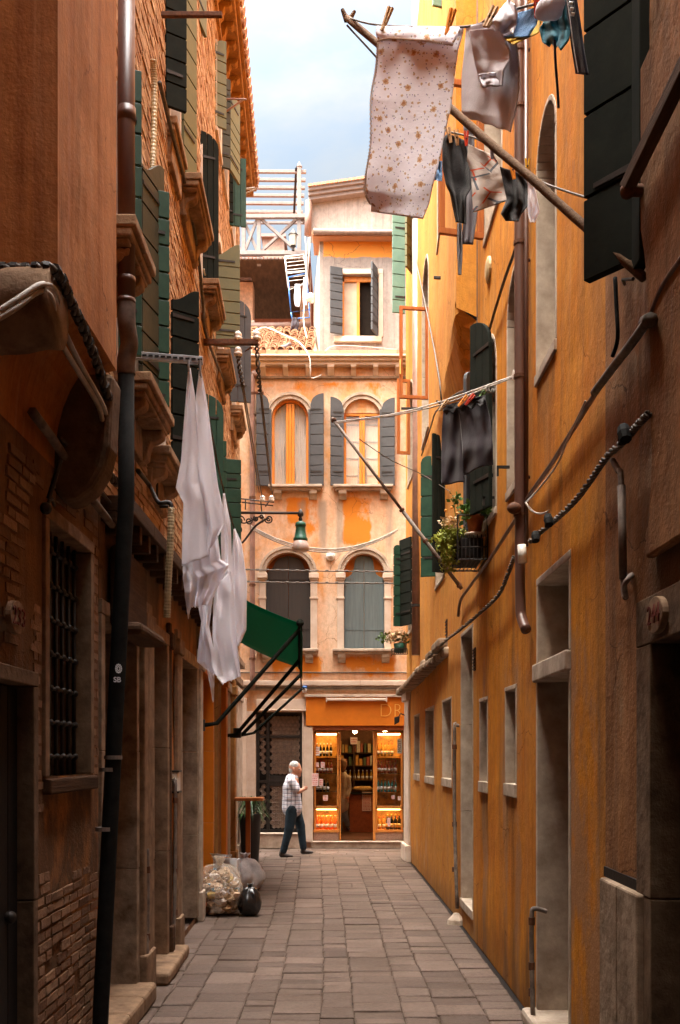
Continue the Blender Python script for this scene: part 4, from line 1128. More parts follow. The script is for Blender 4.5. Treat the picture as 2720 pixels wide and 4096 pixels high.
# closed shutters below
s = MB()
o = E3; a, b, c, d = o['u0'], o['u1'], o['z0'], o['z1']; N = 16; m = (a + b) / 2; hw = (b - a) / 2
def arcpoly(o, sx=1.0, sh=1.0):
    a, b, c, d = o['u0'], o['u1'], o['z0'], o['z1']; m = (a + b) / 2; hw = (b - a) / 2
    return [(b, c)] + [(m + hw * math.cos(math.pi * k / 20), d + o['arch'] * math.sin(math.pi * k / 20)) for k in range(21)] + [(a, c)]
s.prism(arcpoly(E3), lambda u, z: FA.p(u, z, -.19), lambda u, z: FA.p(u, z, -.17)); s.build('window', M['redwood'], FH)
for sg in (-1, 1):
    s = MB(); m = (E3['u0'] + E3['u1']) / 2; hw = (E3['u1'] - E3['u0']) / 2; z0 = E3['z0']; zt = E3['z1'] + .36
    pr = [(0.004, z0), (hw - .004, z0), (hw - .004, E3['z1'] - .03), (hw * .92, E3['z1'] + .05), (hw * .72, E3['z1'] + .11), (hw * .62, E3['z1'] + .22), (hw * .45, E3['z1'] + .31), (.004, zt)]
    s.prism([(m + sg * x, z) for x, z in pr], lambda u, z: FA.p(u, z, -.13), lambda u, z: FA.p(u, z, -.09))
    h = s.build('shutter', M['darkshut'], FH, bevel=.004)
    s = MB(); s.wb(FA, m + min(sg * .02, sg * hw * .95), m + max(sg * .02, sg * hw * .95), z0 + 1.35, z0 + 1.38, -.09, -.083); s.wb(FA, m + min(sg * .02, sg * hw * .95), m + max(sg * .02, sg * hw * .95), z0 + .38, z0 + .41, -.09, -.083); s.build('hinge', M['iron'], h)
s = MB(); s.prism(arcpoly(E4), lambda u, z: FA.p(u, z, -.19), lambda u, z: FA.p(u, z, -.17)); s.build('window', M['owood'], FH)
for sg in (-1, 1):
    s = MB(); m = (E4['u0'] + E4['u1']) / 2; hw = (E4['u1'] - E4['u0']) / 2; z0 = E4['z0']; zt = E4['z1'] + .36; zs_ = E4['z1']
    pr = [(0.003, z0), (hw - .004, z0), (hw - .004, zs_ - .08), (hw * .80, zs_ - .05), (hw * .62, zs_ + .0), (hw * .50, zs_ + .12), (hw * .45, zs_ + .27), (hw * .36, zs_ + .33), (.003, zt)]
    s.prism([(m + sg * x, z) for x, z in pr], lambda u, z: FA.p(u, z, -.13), lambda u, z: FA.p(u, z, -.09))
    h = s.build('shutter', M['blueshut'], FH, bevel=.004)
    s = MB()
    for zz in (.38, 1.30): s.wb(FA, m + min(sg * .03, sg * hw * .95), m + max(sg * .03, sg * hw * .95), z0 + zz, z0 + zz + .025, -.09, -.083)
    s.wb(FA, m + min(sg * .05, sg * .07), m + max(sg * .05, sg * .07), z0 + .1, z0 + 1.2, -.09, -.084); s.build('hinge', M['iron'] if False else M['blueshut'], h)
# cornice, modillions, brick course
mb = MB(); mb.wb(FA, X(360), X(1300), Z(848), Z(840), 0, .16, 4); mb.wb(FA, X(360), X(1300), Z(840), Z(833), 0, .21, 4); mb.wb(FA, X(360), X(1300), Z(833), Z(828), 0, .26, 4)
mb.build('cornice', M['stonel'], FH, bevel=.01)
for x_ in (505, 555, 607, 659, 711, 763, 815, 866, 917, 970):
    w_ = 8 if x_ == 763 else 6
    s = MB(); pr = [(0, Z(848)), (.17, Z(848)), (.165, Z(853)), (.11, Z(858)), (.07, Z(864)), (.04, Z(868)), (0, Z(869))]
    s.prism(pr, lambda d, zz: FA.p(X(x_ - w_), zz, d), lambda d, zz: FA.p(X(x_ + w_), zz, d)); s.build('modillion', M['stonel'], FH, bevel=.005)
mb = MB(); mb.wb(FA, X(360), X(1300), Z(874), Z(869), 0, .045, 4); mb.build('string_course', M['stoned'], FH, bevel=.006)
bc = MB(); x = X(360)
while x < X(1300):
    L = random.uniform(.2, .3); bc.wb(FA, x + .005, x + L - .005, Z(827.5), Z(815) + random.uniform(-.01, .01), -.25, .16 + random.uniform(-.01, .01), 1, random.random()); x += L
bc.build('brick_course', M['tile'], FH, bevel=.006)
# string courses above the shop
mb = MB(); mb.wb(FA, X(360), X(1300), Z(1582), Z(1570), 0, .12, 4); mb.build('string_course', M['stonel'], FH, bevel=.015)
mb = MB(); mb.wb(FA, X(360), X(1300), Z(1592), Z(1582), 0, .05, 4); mb.wb(FA, X(360), X(1300), Z(1552), Z(1549), 0, .02, 4); mb.build('string_course', M['stone'], FH, bevel=.01)
# grilled doorway
mb = MB()
mb.wb(FA, X(553), X(590), .30, Z(1640), 0, .07); mb.wb(FA, X(553), X(570), .30, Z(1610), 0.07, .13); mb.wb(FA, X(697), X(701), .3, Z(1640), 0, .06)
mb.wb(FA, X(592), X(706), Z(1636), Z(1612), 0, .09); mb.wb(FA, X(590), X(708), Z(1640), Z(1636), 0, .12)
mb.build('door_frame', M['stonel'], FH, bevel=.012)
mb = MB(); mb.wb(FA, X(701), X(722), .12, Z(1676), 0, .10); mb.build('stone_pier', M['stonel'], FH, bevel=.012)
mb = MB(); mb.wb(FA, X(540), X(702), 0, .27, 0, .14); mb.wb(FA, X(540), X(704), .27, .30, -.1, .17); mb.build('door_step', M['stone'], FH, bevel=.015)
panel(FA, DG, M['black'], FH, 'door', .01)
gr = MB(); r = .040; row = 0; z = DG['z0'] + .12
while z < DG['z1'] - .06:
    if abs(z - 1.32) > .12:
        x = DG['u0'] + .11 + (r if row % 2 else 0)
        while x < DG['u1'] - .03:
            if abs(x - (DG['u0'] + .24)) > .07:
                gr.tube([FA.p(x + r * math.cos(t), z + r * math.sin(t), -.07) for t in [2 * math.pi * i / 10 for i in range(11)]], .006, 4, cap=False)
                gr.lathe([(.001, 0), (r * .62, .004), (.001, .008)], (0, 0, 0), 6) if False else None
                gr.add([FA.p(x + r * .75 * math.cos(t), z + r * .75 * math.sin(t), -.078) for t in [2 * math.pi * i / 8 for i in range(8)]], [tuple(range(8))])
            x += 2 * r
    z += r * 1.75; row += 1
gr.build('grille', simple('grille_glass', (.22, .15, .11), .35, .5, var=.3), FH, recalc=False)
mb = MB()
for x0 in (DG['u0'], DG['u0'] + .2, DG['u1'] - .05): mb.wb(FA, x0, x0 + .06, DG['z0'], DG['z1'], -.08, -.045)
for z0 in (DG['z0'], 1.26, DG['z1'] - .5, DG['z1'] - .04): mb.wb(FA, DG['u0'], DG['u1'], z0, z0 + .05, -.08, -.047)
mb.wb(FA, DG['u0'] + .26, DG['u1'] - .05, 1.2, 1.4, -.08, -.05); mb.build('grille_frame', M['iron'], FH, bevel=.003)
# shop front
mb = MB(); mb.wb(FA, X(706), X(1000), Z(1674), Z(1608), 0, .12, 1); mb.build('shop_sign', M['signor'], FH, bevel=.008)
mb = MB(); mb.wb(FA, X(702), X(1000), Z(1608), Z(1602), 0, .17); mb.build('sign_moulding', M['stone'], FH, bevel=.006)
mb = MB(); mb.wb(FA, X(752), X(892), Z(1617), Z(1611), .125, .20); mb.wb(FA, X(752), X(755), Z(1620), Z(1609), .12, .21); mb.wb(FA, X(889), X(892), Z(1620), Z(1609), .12, .21); mb.build('blind_case', M['stonel'], FH, bevel=.01)
mb = MB(); mb.wb(FA, X(718), X(1000), Z(1684), Z(1674), -.05, .085); mb.build('shop_lintel', simple('rust_paint', (.30, .07, .012), .6), FH, bevel=.005)
sg_ = [o for o in bpy.data.objects if o.name == 'shop_sign'][0]
text('lettering', 'D', .37, FA.p(X(889), Z(1640), .125), (R_(90), 0, 0), M['gold'], sg_, .006, .95, -.028)
text('lettering', 'R', .37, FA.p(X(917), Z(1640), .125), (R_(90), 0, 0), M['gold'], sg_, .006, .85, -.028)
mb = MB(); mb.wb(FA, X(718), X(1000), .0, .11, -.2, .10); mb.wb(FA, X(720), X(1000), .11, .14, -.3, .13); mb.build('shop_threshold', M['stone'], FH, bevel=.01)
mb = MB(); mb.wb(FA, X(931), X(1300), .0, Z(1676), 0, .08); mb.build('stone_pier', M['stonel'], FH, bevel=.012)
# roof house (attic) and roof tiles
AT = Front(19.75)
atop = dict(u0=AT.X(789), u1=AT.X(873), z0=AT.Z(777), z1=AT.Z(634), depth=.18)
ax0, ax1 = AT.X(737), AT.X(1010)
wall(AT, ax0, ax1, AT.Z(815), AT.Z(556), [atop], 'attic_wall', M['attic'], FH, .09, .09, lambda u, z: (.95 if z > AT.Z(592) and u > ax0 + .05 else (.0), .1), relief=.01)
ck = MB(); ck.add([(ax0, 19.75, AT.Z(815)), (ax0 - .22, 22.5, AT.Z(815)), (ax0 - .22, 22.5, AT.Z(548)), (ax0, 19.75, AT.Z(548))], [(0, 1, 2, 3)]); ck.build('attic_cheek', M['stonel'], FH, recalc=False)  # paler than the attic wall: its side light is put into the colour
mb = MB(); A_ = AT
for (x0, x1, y0, y1, d) in ((766, 883, 633, 621, .03), (873, 883, 777, 633, .03), (770, 880, 790, 777, .06)): mb.wb(AT, A_.X(x0), A_.X(x1), A_.Z(y0), A_.Z(y1), -.1, d)
mb.build('window_frame', M['stonel'], FH, bevel=.008)
panel(AT, atop, M['void'], FH, 'window', .01)
mb = MB(); a, b, c, d = atop['u0'], atop['u1'], atop['z0'], atop['z1']; m = a + (b - a) * .40
for (x0, x1, z0, z1) in ((a, a + .04, c, d), (m, m + .06, c, d - .1), (a, b, d - .1, d), (a + .04, m, c, c + .04)): mb.wb(AT, x0, x1, z0, z1, -.12, -.07)
f = mb.build('casement', M['owood'], FH, bevel=.004)
mb = MB(); mb.wb(AT, a + .04, m, c + .04, d - .1, -.11, -.10); mb.build('glass_pane', simple('net_curtain', (.50, .36, .26), .7, .3, var=.2, nscale=4), f)
leaf((AT.X(789), 19.70), (AT.X(761), 19.62), AT.Z(775), AT.Z(622), M['greyshut'], FH, 8, side=1); leaf((AT.X(871), 19.70), (AT.X(858), 19.40), AT.Z(777), AT.Z(622), M['greyshut'], FH, 8, side=-1)
# upper gable set back, canopy of tiles with gutter
UP = Front(20.3); mb = MB()
ux0 = UP.X(716); pts = [(ux0, UP.Z(560)), (UP.X(1010), UP.Z(560)), (UP.X(1010), UP.Z(425)), (UP.X(850), UP.Z(446)), (ux0, UP.Z(466))]
mb.add([UP.p(u, z) for u, z in pts], [(0, 1, 2, 3, 4)]); mb.add([(ux0, 20.3, UP.Z(560)), (ux0 - .3, 24, UP.Z(560)), (ux0 - .3, 24, UP.Z(466)), (ux0, 20.3, UP.Z(466))], [(0, 1, 2, 3)])
mb.build('gable_wall', M['attic'], FH, recalc=False)
mb = MB(); q0, q1 = UP.p(UP.X(712), UP.Z(462)), UP.p(UP.X(1010), UP.Z(420))
e = (q1 - q0)
for k in range(3):
    z0 = .02 + .07 * k; mb.prism([(0, z0), (1, z0), (1, z0 + .068), (0, z0 + .068)], lambda s, z: q0 + e * s + Vector((0, -.16 - .05 * k, z - .1)), lambda s, z: q0 + e * s + Vector((0, .3, z - .1)))
mb.build('verge_board', M['altana'], FH, bevel=.006)
mb = MB()
for k in range(30):
    s = k / 30; mb.prism([(s, .12), (s + .03, .12), (s + .03, .17), (s, .17)], lambda s, z: q0 + e * s + Vector((0, -.30, z)), lambda s, z: q0 + e * s + Vector((0, 2.5, z + .3)))
mb.build('roof', M['tile'], FH)
mb = MB(); zt = AT.Z(550)
n = 26
for k in range(n):
    x = AT.X(725) + (AT.X(1005) - AT.X(725)) * k / n
    mb.tube([(x, 19.52, zt + .0), (x, 20.3, zt + .18)], [.052, .048], 10, random.random())
mb.box(AT.X(722), AT.X(1008), 19.55, 20.3, zt - .06, zt - .01); mb.build('canopy_tiles', M['tile'], FH)
mb = MB(); mb.tube([(AT.X(724), 19.47, AT.Z(551)), (AT.X(1008), 19.47, AT.Z(556))], .055, 12); mb.build('gutter', simple('brown_gutter', (.20, .13, .10), .5, .4), FH, smooth=True)
mb = MB(); mb.tube([(UP.X(713), 20.2, UP.Z(470)), (UP.X(710), 20.2, UP.Z(548))], .07, 12); mb.build('gutter_pipe', M['pipel'], FH, smooth=True)
# pantile roof slope beside the attic: stacked, overlapping barrel tiles
tl = MB(); y0, y1 = 19.25, 21.5; z0, z1 = Z(812), 11.0
tl.add([(X(480), y0, z0 - .04), (ax0 - .02, y0, z0 - .04), (ax0 - .2, y1, z1 - .04), (X(480), y1, z1 - .04)], [(0, 1, 2, 3)], .2)
x = X(500)
while x < ax0 - .03:
    for k in range(13):
        if random.random() < .03: continue
        t0 = k / 13; t1 = (k + 1.3) / 13; j = random.uniform(-.012, .012); r0 = random.uniform(.072, .084); to = min(1, max(0, random.gauss(.5, .3)))
        pa = Vector((x + j, y0 + (y1 - y0) * t0, z0 + (z1 - z0) * t0 + .022 + random.uniform(0, .01))); pb = Vector((x + random.uniform(-.01, .01), y0 + (y1 - y0) * t1, z0 + (z1 - z0) * t1 - .01))
        vs = []; S = 7
        for (c, r_, th) in ((pa, r0, 0), (pb, r0 * .84, 0), (pb, r0 * .84 - .014, 0), (pa, r0 - .014, 0)):
            for i in range(S + 1):
                a_ = math.pi * i / S; vs.append(c + Vector((-r_ * math.cos(a_), 0, r_ * math.sin(a_) * .9)))
        fs = []; R4 = S + 1
        for i in range(S):
            for q in range(4): fs.append((q * R4 + i, q * R4 + i + 1, ((q + 1) % 4) * R4 + i + 1, ((q + 1) % 4) * R4 + i))
        tl.add(vs, fs, to)
    x += .178
tl.build('roof_tiles', M['tile'], FH, recalc=True)
# ================================================================== shop interior
def pbox(mb, x0, x1, yb, yt, Y0, Y1, tone=.5):
    """box whose near face covers the given rectangle at depth Y0"""
    a = P(x0, yb, Y0); b = P(x1, yt, Y0); mb.box(a.x, b.x, Y0, Y1, a.z, b.z, tone)
rm = MB(); xa, xb = X(716), X(1010); zt = Z(1684)
rm.add([(xa, 19.32, .14), (xb, 19.32, .14), (xb, 22.8, .14), (xa, 22.8, .14)], [(0, 1, 2, 3)]); rm.build('shop_floor', simple('shop_floor_brown', (.16, .07, .03), .35, .5), FH, recalc=False)
rm = MB(); rm.add([(xa, 22.8, .14), (xb, 22.8, .14), (xb, 22.8, zt + .1), (xa, 22.8, zt + .1), (xa, 19.32, .14), (xb, 19.32, .14), (xb, 19.32, zt + .1), (xa, 19.32, zt + .1)], [(0, 1, 2, 3), (0, 3, 7, 4), (1, 2, 6, 5), (3, 2, 6, 7)])
rm.build('shop_wall', simple('shop_wall_brown', (.22, .085, .025), .6, .3), FH, recalc=False)
def case(x0, x1, lab):
    a, b = X(x0), X(x1); yb = 19.85
    t = thing('display_case', lab, 'display case', ((a + b) / 2, 19.5, .14))
    m = MB(); m.box(a, b, 19.36, yb, .14, .30); m.build('base', M['granite'], t, bevel=.006)
    m = MB(); m.box(a - .01, b + .01, 19.34, yb, .30, .345); m.box(a, b, 19.36, yb, Z(1866), Z(1859))
    for q in (a, b - .035): m.box(q, q + .035, 19.36, 19.40, .345, zt - .02)
    for q in (a, b - .035): m.box(q, q + .035, yb - .04, yb, .345, zt - .02)
    m.box(a, b, 19.36, yb, zt - .06, zt - .02); m.build('frame', M['shopwood'], t, bevel=.004)
    m = MB()
    for y in (1743, 1783, 1826): m.box(a + .04, b - .04, 19.42, yb - .04, Z(y) - .008, Z(y))
    m.build('shelf', simple('smoked_glass_shelf', (.10, .09, .06), .2, .6), t)
    m = MB(); m.box(a + .01, b - .01, yb - .012, yb - .002, .36, zt - .07); m.build('back_panel', simple('amber_back_panel', (.72, .40, .10), .35, .5, var=.5, nscale=9), t)  # background glow of the case is put into the bright amber
    m = MB(); m.box(a + .05, b - .05, 19.43, 19.50, zt - .085, zt - .062); m.build('lamp', M['warm'], t)
    m = MB(); m.box(a + .05, b - .05, 19.43, 19.48, Z(1868), Z(1866.4)); m.build('lamp', M['warm'], t)
    m = MB(); m.box(a + .036, b - .036, 19.375, 19.379, .345, zt - .06); m.build('glass_pane', M['glass'], t)
    return t
case(724, 781, 'wooden glazed display case left of the shop doorway'); case(866, 929, 'wooden glazed display case right of the shop doorway')
m = MB(); m.box(X(860), X(866), 19.34, 19.40, .14, zt - .02); m.box(X(783), X(786), 19.34, 19.38, .14, zt - .02); m.build('shop_door_frame', M['shopwood'], FH, bevel=.004)
def bottle(mat, cap, r, h, label, group, loc, name='bottle', lab_mat='paperw'):
    t = thing(name, label, 'bottle', loc, group); c = Vector(loc)
    m = MB(); m.lathe([(r * .9, 0), (r, .01), (r, h * .55), (r * .8, h * .66), (r * .36, h * .76), (r * .34, h * .93)], c, 12); m.build('body', mat, t, smooth=True)
    m = MB(); m.lathe([(r * .42, h * .90), (r * .42, h), (r * .3, h + .004)], c, 10); m.build('cap', cap, t, smooth=True)
    m = MB(); m.lathe([(r + .002, h * .16), (r + .002, h * .40)], c, 12); m.build('paper_label', M[lab_mat], t, smooth=True)
    return t
ob = simple('orange_drink', (.85, .16, .02), .25, .5, var=.1); db = simple('dark_bottle_glass', (.015, .018, .01), .1, .6); gb = simple('golden_bottle_glass', (.45, .24, .04), .15, .6)
tb = simple('teal_bottle_glass', (.05, .30, .34), .15, .6); rb = simple('rosso_bottle_glass', (.30, .05, .02), .15, .6)
p1 = bottle(ob, M['ceram'], .034, .27, 'orange bottle with a white cap in the front row low in the left shop window', 'orange bottles low in the left display case', (X(731), 19.47, .345))
for k in range(1, 5): copy_tree(p1, (k * .086, 0, 0))
p2 = bottle(ob, M['gold'], .034, .27, 'orange bottle with a gold cap in the back row low in the left shop window', 'gold-capped orange bottles', (X(735), 19.60, .345))
for k in range(1, 5): copy_tree(p2, (k * .084, 0, 0))
p3 = bottle(db, M['gold'], .036, .30, 'dark wine bottle with gold foil at the bottom of the right shop window', 'dark bottles low in the right display case', (X(895), 19.46, .345), lab_mat='gold')
for k in range(1, 4): copy_tree(p3, (k * .075, 0, 0))
p4 = bottle(gb, M['red'], .030, .24, 'golden bottle behind the dark wine bottles in the right shop window', 'golden bottles low in the right display case', (X(876), 19.62, .345))
for k in range(1, 5): copy_tree(p4, (k * .085, 0, 0))
rows = [(1743, 730, 5, db, 'dark bottle on the top shelf of the left display case'), (1783, 731, 5, rb, 'red-brown bottle on the second shelf of the left display case'),
        (1826, 731, 4, db, 'dark bottle on the third shelf of the left display case'), (1783, 873, 6, rb, 'red-brown bottle on the second shelf of the right display case'),
        (1826, 873, 6, tb, 'teal bottle on the third shelf of the right display case'), (1743, 873, 5, gb, 'golden bottle on the top shelf of the right display case')]
for (y, x, n, mt, lb) in rows:
    pr = bottle(mt, random.choice([M['gold'], M['red'], M['white']]), .027, .25, lb, lb.replace('bottle on', 'bottles on'), (X(x), 19.52, Z(y)))
    for k in range(1, n): copy_tree(pr, (k * .068, random.uniform(-.03, .08), 0))
pr = bottle(gb, M['white'], .030, .22, 'amber jar bottle on the long shelf at the back of the shop', 'amber bottles at the back of the shop', (P(788, 1798, 22.5).x, 22.5, P(0, 1798, 22.5).z))
for k in range(1, 8): copy_tree(pr, (k * .095, 0, 0))
bs = thing('back_shelves', 'dark wooden shelves along the back wall of the shop', 'shelves', (X(830), 22.6, .14))
m = MB()
for y in (1798, 1765, 1735): pbox(m, 770, 905, y + 2, y, 22.35, 22.78)
for x in (770, 815, 860, 903): pbox(m, x, x + 3, 1905, 1700, 22.36, 22.78)
m.build('frame', M['timber'], bs)
gcol = [simple('carton_' + n, c, .7) for n, c in (('amber', (.65, .30, .05)), ('brick', (.45, .12, .05)), ('straw', (.70, .50, .20)), ('moss', (.10, .13, .05)), ('cream', (.72, .60, .42)))]
random.seed(21)
pk = None
for r_, y in enumerate((1765, 1735)):
    x = 774
    while x < 898:
        w_ = random.uniform(3, 8); h_ = random.uniform(14, 27); m = MB(); pbox(m, x, x + w_, y, y - h_, 22.5, 22.62)
        o = m.build('carton', random.choice(gcol), None, bevel=.003); tag(o, 'small coloured carton on the %s back shelf of the shop' % ('middle', 'top')[r_], 'carton', 'cartons on the %s back shelf' % ('middle', 'top')[r_]); x += w_ + random.uniform(1.5, 4)
ct = thing('shop_counter', 'red-brown counter inside the shop with a handwritten sheet on its front', 'counter', P(835, 1905, 21.4))
m = MB(); a = P(806, 0, 21.4); b = P(868, 0, 21.4); m.box(a.x, b.x, 21.4, 22.0, .14, P(0, 1832, 21.4).z); m.build('body', simple('counter_red_brown', (.36, .09, .025), .5, .4), ct, bevel=.01)
m = MB(); m.box(a.x - .02, b.x, 21.36, 22.02, P(0, 1832, 21.4).z + .002, P(0, 1828, 21.4).z); m.build('counter_top', M['black'], ct, bevel=.004)
def notice(x0, x1, yb, yt, Y, mat, label, lines=7, ink='ink', parent=None, tilt=0.0, group=None):
    m = MB(); a = P(x0, yb, Y); b = P(x1, yt, Y); m.box(a.x, b.x, Y - .004, Y, a.z, b.z)
    o = m.build('notice', M[mat], None); tag(o, label, 'notice', group)
    m = MB(); hh = (b.z - a.z) / (lines + 1)
    for k in range(lines):
        z = a.z + hh * (k + 1); x = a.x + (b.x - a.x) * .12
        while x < b.x - (b.x - a.x) * .15:
            L = random.uniform(.012, .035); m.box(x, min(x + L, b.x - .01), Y - .0065, Y - .0045, z - hh * .16, z + hh * .22); x += L + .010
    m.build('handwriting', M[ink], o); return o
notice(835, 856, 1870, 1826, 21.39, 'paper', 'tall sheet with red handwriting on the front of the shop counter', 12)
notice(719, 734, 1812, 1783, 19.19, 'paper', 'pink paper notice with red writing taped to the stone pier by the shop window', 6)
for (x0, x1, yb, yt, mt, lb) in ((736, 745, 1812, 1796, 'paper', 'small pink price card hanging mid-height in the left shop window'), (745, 756, 1846, 1833, 'paper', 'pink price card lowest in the left shop window'),
        (727, 737, 1742, 1722, 'paperw', 'pale blue white card high in the left shop window'), (728, 735, 1769, 1758, 'paper', 'tiny price card under the top shelf, leftmost in the left shop window'), (740, 749, 1770, 1757, 'paper', 'tiny price card under the top shelf, beside the leftmost one'),
        (903, 910, 1842, 1834, 'paper', 'pink price card above the lower lamp of the right shop window'), (917, 924, 1845, 1836, 'paperw', 'white price card above the lower lamp of the right shop window'), (893, 900, 1905, 1886, 'paper', 'tall pink price card among the dark bottles')):
    notice(x0, x1, yb, yt, 19.37, mt, lb, 3)
m = MB(); a = P(916, 1737, 19.36); b = P(927, 1703, 19.36); m.box(a.x, b.x, 19.352, 19.358, a.z, b.z); sg2 = m.build('window_sign', simple('grey_sign', (.42, .45, .40), .6), None); tag(sg2, 'narrow grey vertical sign with dark capitals at the right edge of the shop window', 'sign')
text('lettering', 'MOST', .088, ((a.x + b.x) / 2, 19.350, (a.z + b.z) / 2), (R_(90), R_(-90), 0), M['inkd'], sg2, .001)
notice(808, 824, 1716, 1700, 22.3, 'paper', 'square cream card hanging high at the back of the shop', 2)
# bread basket on the counter
m = MB(); c = P(836, 1826, 21.6); m.lathe([(.16, .015), (.22, .10), (.23, .10), (.17, .02)], (c.x, c.y, P(0, 1828, 21.4).z), 16)
bk = m.build('basket', simple('wicker', (.45, .28, .10), .8, var=.4, nscale=50), None, smooth=True); tag(bk, 'wicker basket of rolls standing on the shop counter', 'basket')
for k in range(7):
    m = MB(); m.ball((c.x - .14 + .047 * k, c.y - .05 + .07 * (k % 3), P(0, 1828, 21.4).z + .10), .045, 1.2, 1, .8)
    tag(m.build('bread_roll', simple('bread_crust', (.60, .36, .12), .8) if k == 0 else bpy.data.materials['bread_crust'], None, smooth=True), 'round bread roll in the basket on the shop counter', 'bread', 'bread rolls in the basket')
for (x, Y, e_) in ((820, 21.0, 10), (895, 21.0, 10)):
    t = thing('ceiling_lamp', 'warm lamp on the shop ceiling %s' % ('above the counter' if x == 820 else 'to the right of the counter'), 'lamp', (X(x), Y, zt + .02))
    m = MB(); m.lathe([(.05, -.07), (.06, 0)], (X(x), Y, zt + .09), 12); m.build('lamp_shade', M['white'], t, smooth=True)
    m = MB(); m.ball((X(x), Y, zt + .015), .04); m.build('bulb', emis('bulb_glow', (1, .6, .25), 130) if x == 820 else bpy.data.materials['bulb_glow'], t, smooth=True)

# ================================================================== loggia house and roof terrace behind
LH = thing('loggia_house', 'set-back house behind the tiled roof with a dark timber loggia and a pink pillar', 'house', P(640, 760, 22.6))
pkm = simple('pink_plaster', (.60, .32, .20), .9)
m = MB(); pbox(m, 470, 583, 760, 612, 22.6, 23.0); m.build('wall', pkm, LH, bevel=.01)
m = MB(); pbox(m, 692, 716, 760, 600, 22.7, 23.0); m.build('wall', pkm, LH, bevel=.01)
m = MB(); pbox(m, 470, 584, 612, 607, 22.5, 23.0); pbox(m, 580, 587, 744, 738, 22.5, 22.9); pbox(m, 578, 584, 760, 744, 22.5, 22.9); m.build('stone_cap', M['stonel'], LH, bevel=.01)
m = MB(); pbox(m, 470, 716, 607, 592, 22.55, 26.5); pbox(m, 583, 692, 618, 612, 22.7, 22.9); m.build('roof_beam', simple('rusty_red_timber', (.28, .07, .025), .8), LH, bevel=.01)
m = MB(); pbox(m, 470, 716, 780, 590, 26.5, 26.7)
for k in range(9):
    a = P(583 + k * 14, 613, 22.9); m.box(a.x, a.x + .07, 22.9, 26.4, a.z - .1, a.z)
m.build('back_wall', simple('loggia_brown', (.07, .022, .010), .9), LH)
m = MB()
for yy in (640, 672, 705):
    pbox(m, 584, 690, yy + 10, yy, 25.6, 25.7)
m.build('slat_screen', simple('loggia_red_slats', (.13, .035, .012), .8), LH)
m = MB(); a = P(640, 640, 24); m.box8([P(640, 660, 24.2), P(692, 745, 24.2), P(692, 745, 24.4), P(640, 660, 24.4), P(640, 640, 24.2), P(692, 725, 24.2), P(692, 725, 24.4), P(640, 640, 24.4)]); m.build('stair', M['redwood'], LH)
m = MB(); pbox(m, 470, 716, 762, 748, 22.4, 22.7); m.build('parapet', M['altana'], LH, bevel=.02)
m = MB(); a = P(660, 760, 22.2); m.tube([P(575, 752, 22.3), P(716, 750, 22.3)], .075, 12); m.build('roof_gutter', M['pipel'], LH, smooth=True)
TE = thing('roof_terrace', 'wooden roof terrace with crossed railings and a slatted pergola above the tiled roof', 'terrace', P(640, 595, 21.9))
def bar(p, q, w_, name, mat='altana'):
    m = MB(); a = Vector(p); b = Vector(q); d = (b - a).normalized(); s_ = d.cross(Vector((0, 1, 0)))
    s_ = s_.normalized() * w_ / 2; t_ = Vector((0, w_ / 2, 0))
    m.box8([a - s_ - t_, a + s_ - t_, a + s_ + t_, a - s_ + t_, b - s_ - t_, b + s_ - t_, b + s_ + t_, b - s_ + t_]); return m.build(name, M[mat], TE, bevel=.006)
Yt = 21.8; w1 = .085
for x, yt_, yb_ in ((562, 497, 600), (597, 497, 612), (690, 385, 600), (500, 497, 600)): bar(P(x, yb_, Yt), P(x, yt_, Yt), w1, 'post')
m = MB(); m.lathe([(.07, 0), (.04, .05), (.005, .12)], P(690, 385, Yt), 8); m.build('post_finial', M['altana'], TE)
bar(P(480, 500, Yt - .06), P(716, 499, Yt - .06), .085, 'rail'); bar(P(480, 584, Yt - .06), P(716, 584, Yt - .06), .085, 'rail'); bar(P(480, 514, Yt + .5), P(716, 514, Yt + .5), .05, 'rail')
for (a, b) in (((600, 503), (686, 581)), ((686, 503), (602, 581)), ((564, 581), (594, 503)), ((560, 503), (594, 581)), ((694, 503), (714, 525)), ((505, 503), (558, 581)), ((558, 503), (505, 581))): bar(P(*a, Yt + .02 * (a[0] % 3)), P(*b, Yt + .02 * (a[0] % 3)), .06, 'brace')
for k, y in enumerate((395, 414, 432, 450, 468, 488)):
    p = P(480, y - .0, Yt + .25 * k + .1); q = P(706 - k * 1.5, y + 1.5, Yt + .25 * k + .1); bar(p, q, .065, 'slat')
bar(P(683, 388, Yt + .02), P(678, 497, Yt + 1.0), .05, 'strut', 'iron')
m = MB(); pbox(m, 470, 702, 600, 596, 21.6, 24.5); m.build('deck', M['timber'], TE)
m = MB()
for k in range(26): pbox(m, 480 + k * 8.6, 486 + k * 8.6, 596, 593, 21.55, 21.75)
m.build('deck_boards', M['altana'], TE)
ht = thing('rooftop_hut', 'low brown hut behind the crossed railing of the roof terrace', 'hut', P(632, 590, 25))
m = MB(); pbox(m, 606, 655, 600, 545, 25, 27); m.build('wall', simple('hut_brown', (.30, .20, .16), .9), ht); m = MB(); pbox(m, 602, 659, 545, 538, 24.9, 27.1); m.build('roof', M['altana'], ht)
lt = thing('lantern', 'small black lantern on the corner post of the roof terrace', 'lantern', P(676, 585, 21.5))
m = MB(); c = P(676, 578, 21.5); m.lathe([(.03, 0), (.03, .06), (.07, .10)], c, 6); m.lathe([(.11, .34), (.05, .42), (.01, .48)], c, 6); m.build('frame', M['iron'], lt)
m = MB(); m.lathe([(.06, .10), (.09, .34)], c, 6); m.build('lamp_glass', simple('lantern_glass', (.35, .33, .28), .3, .5), lt)
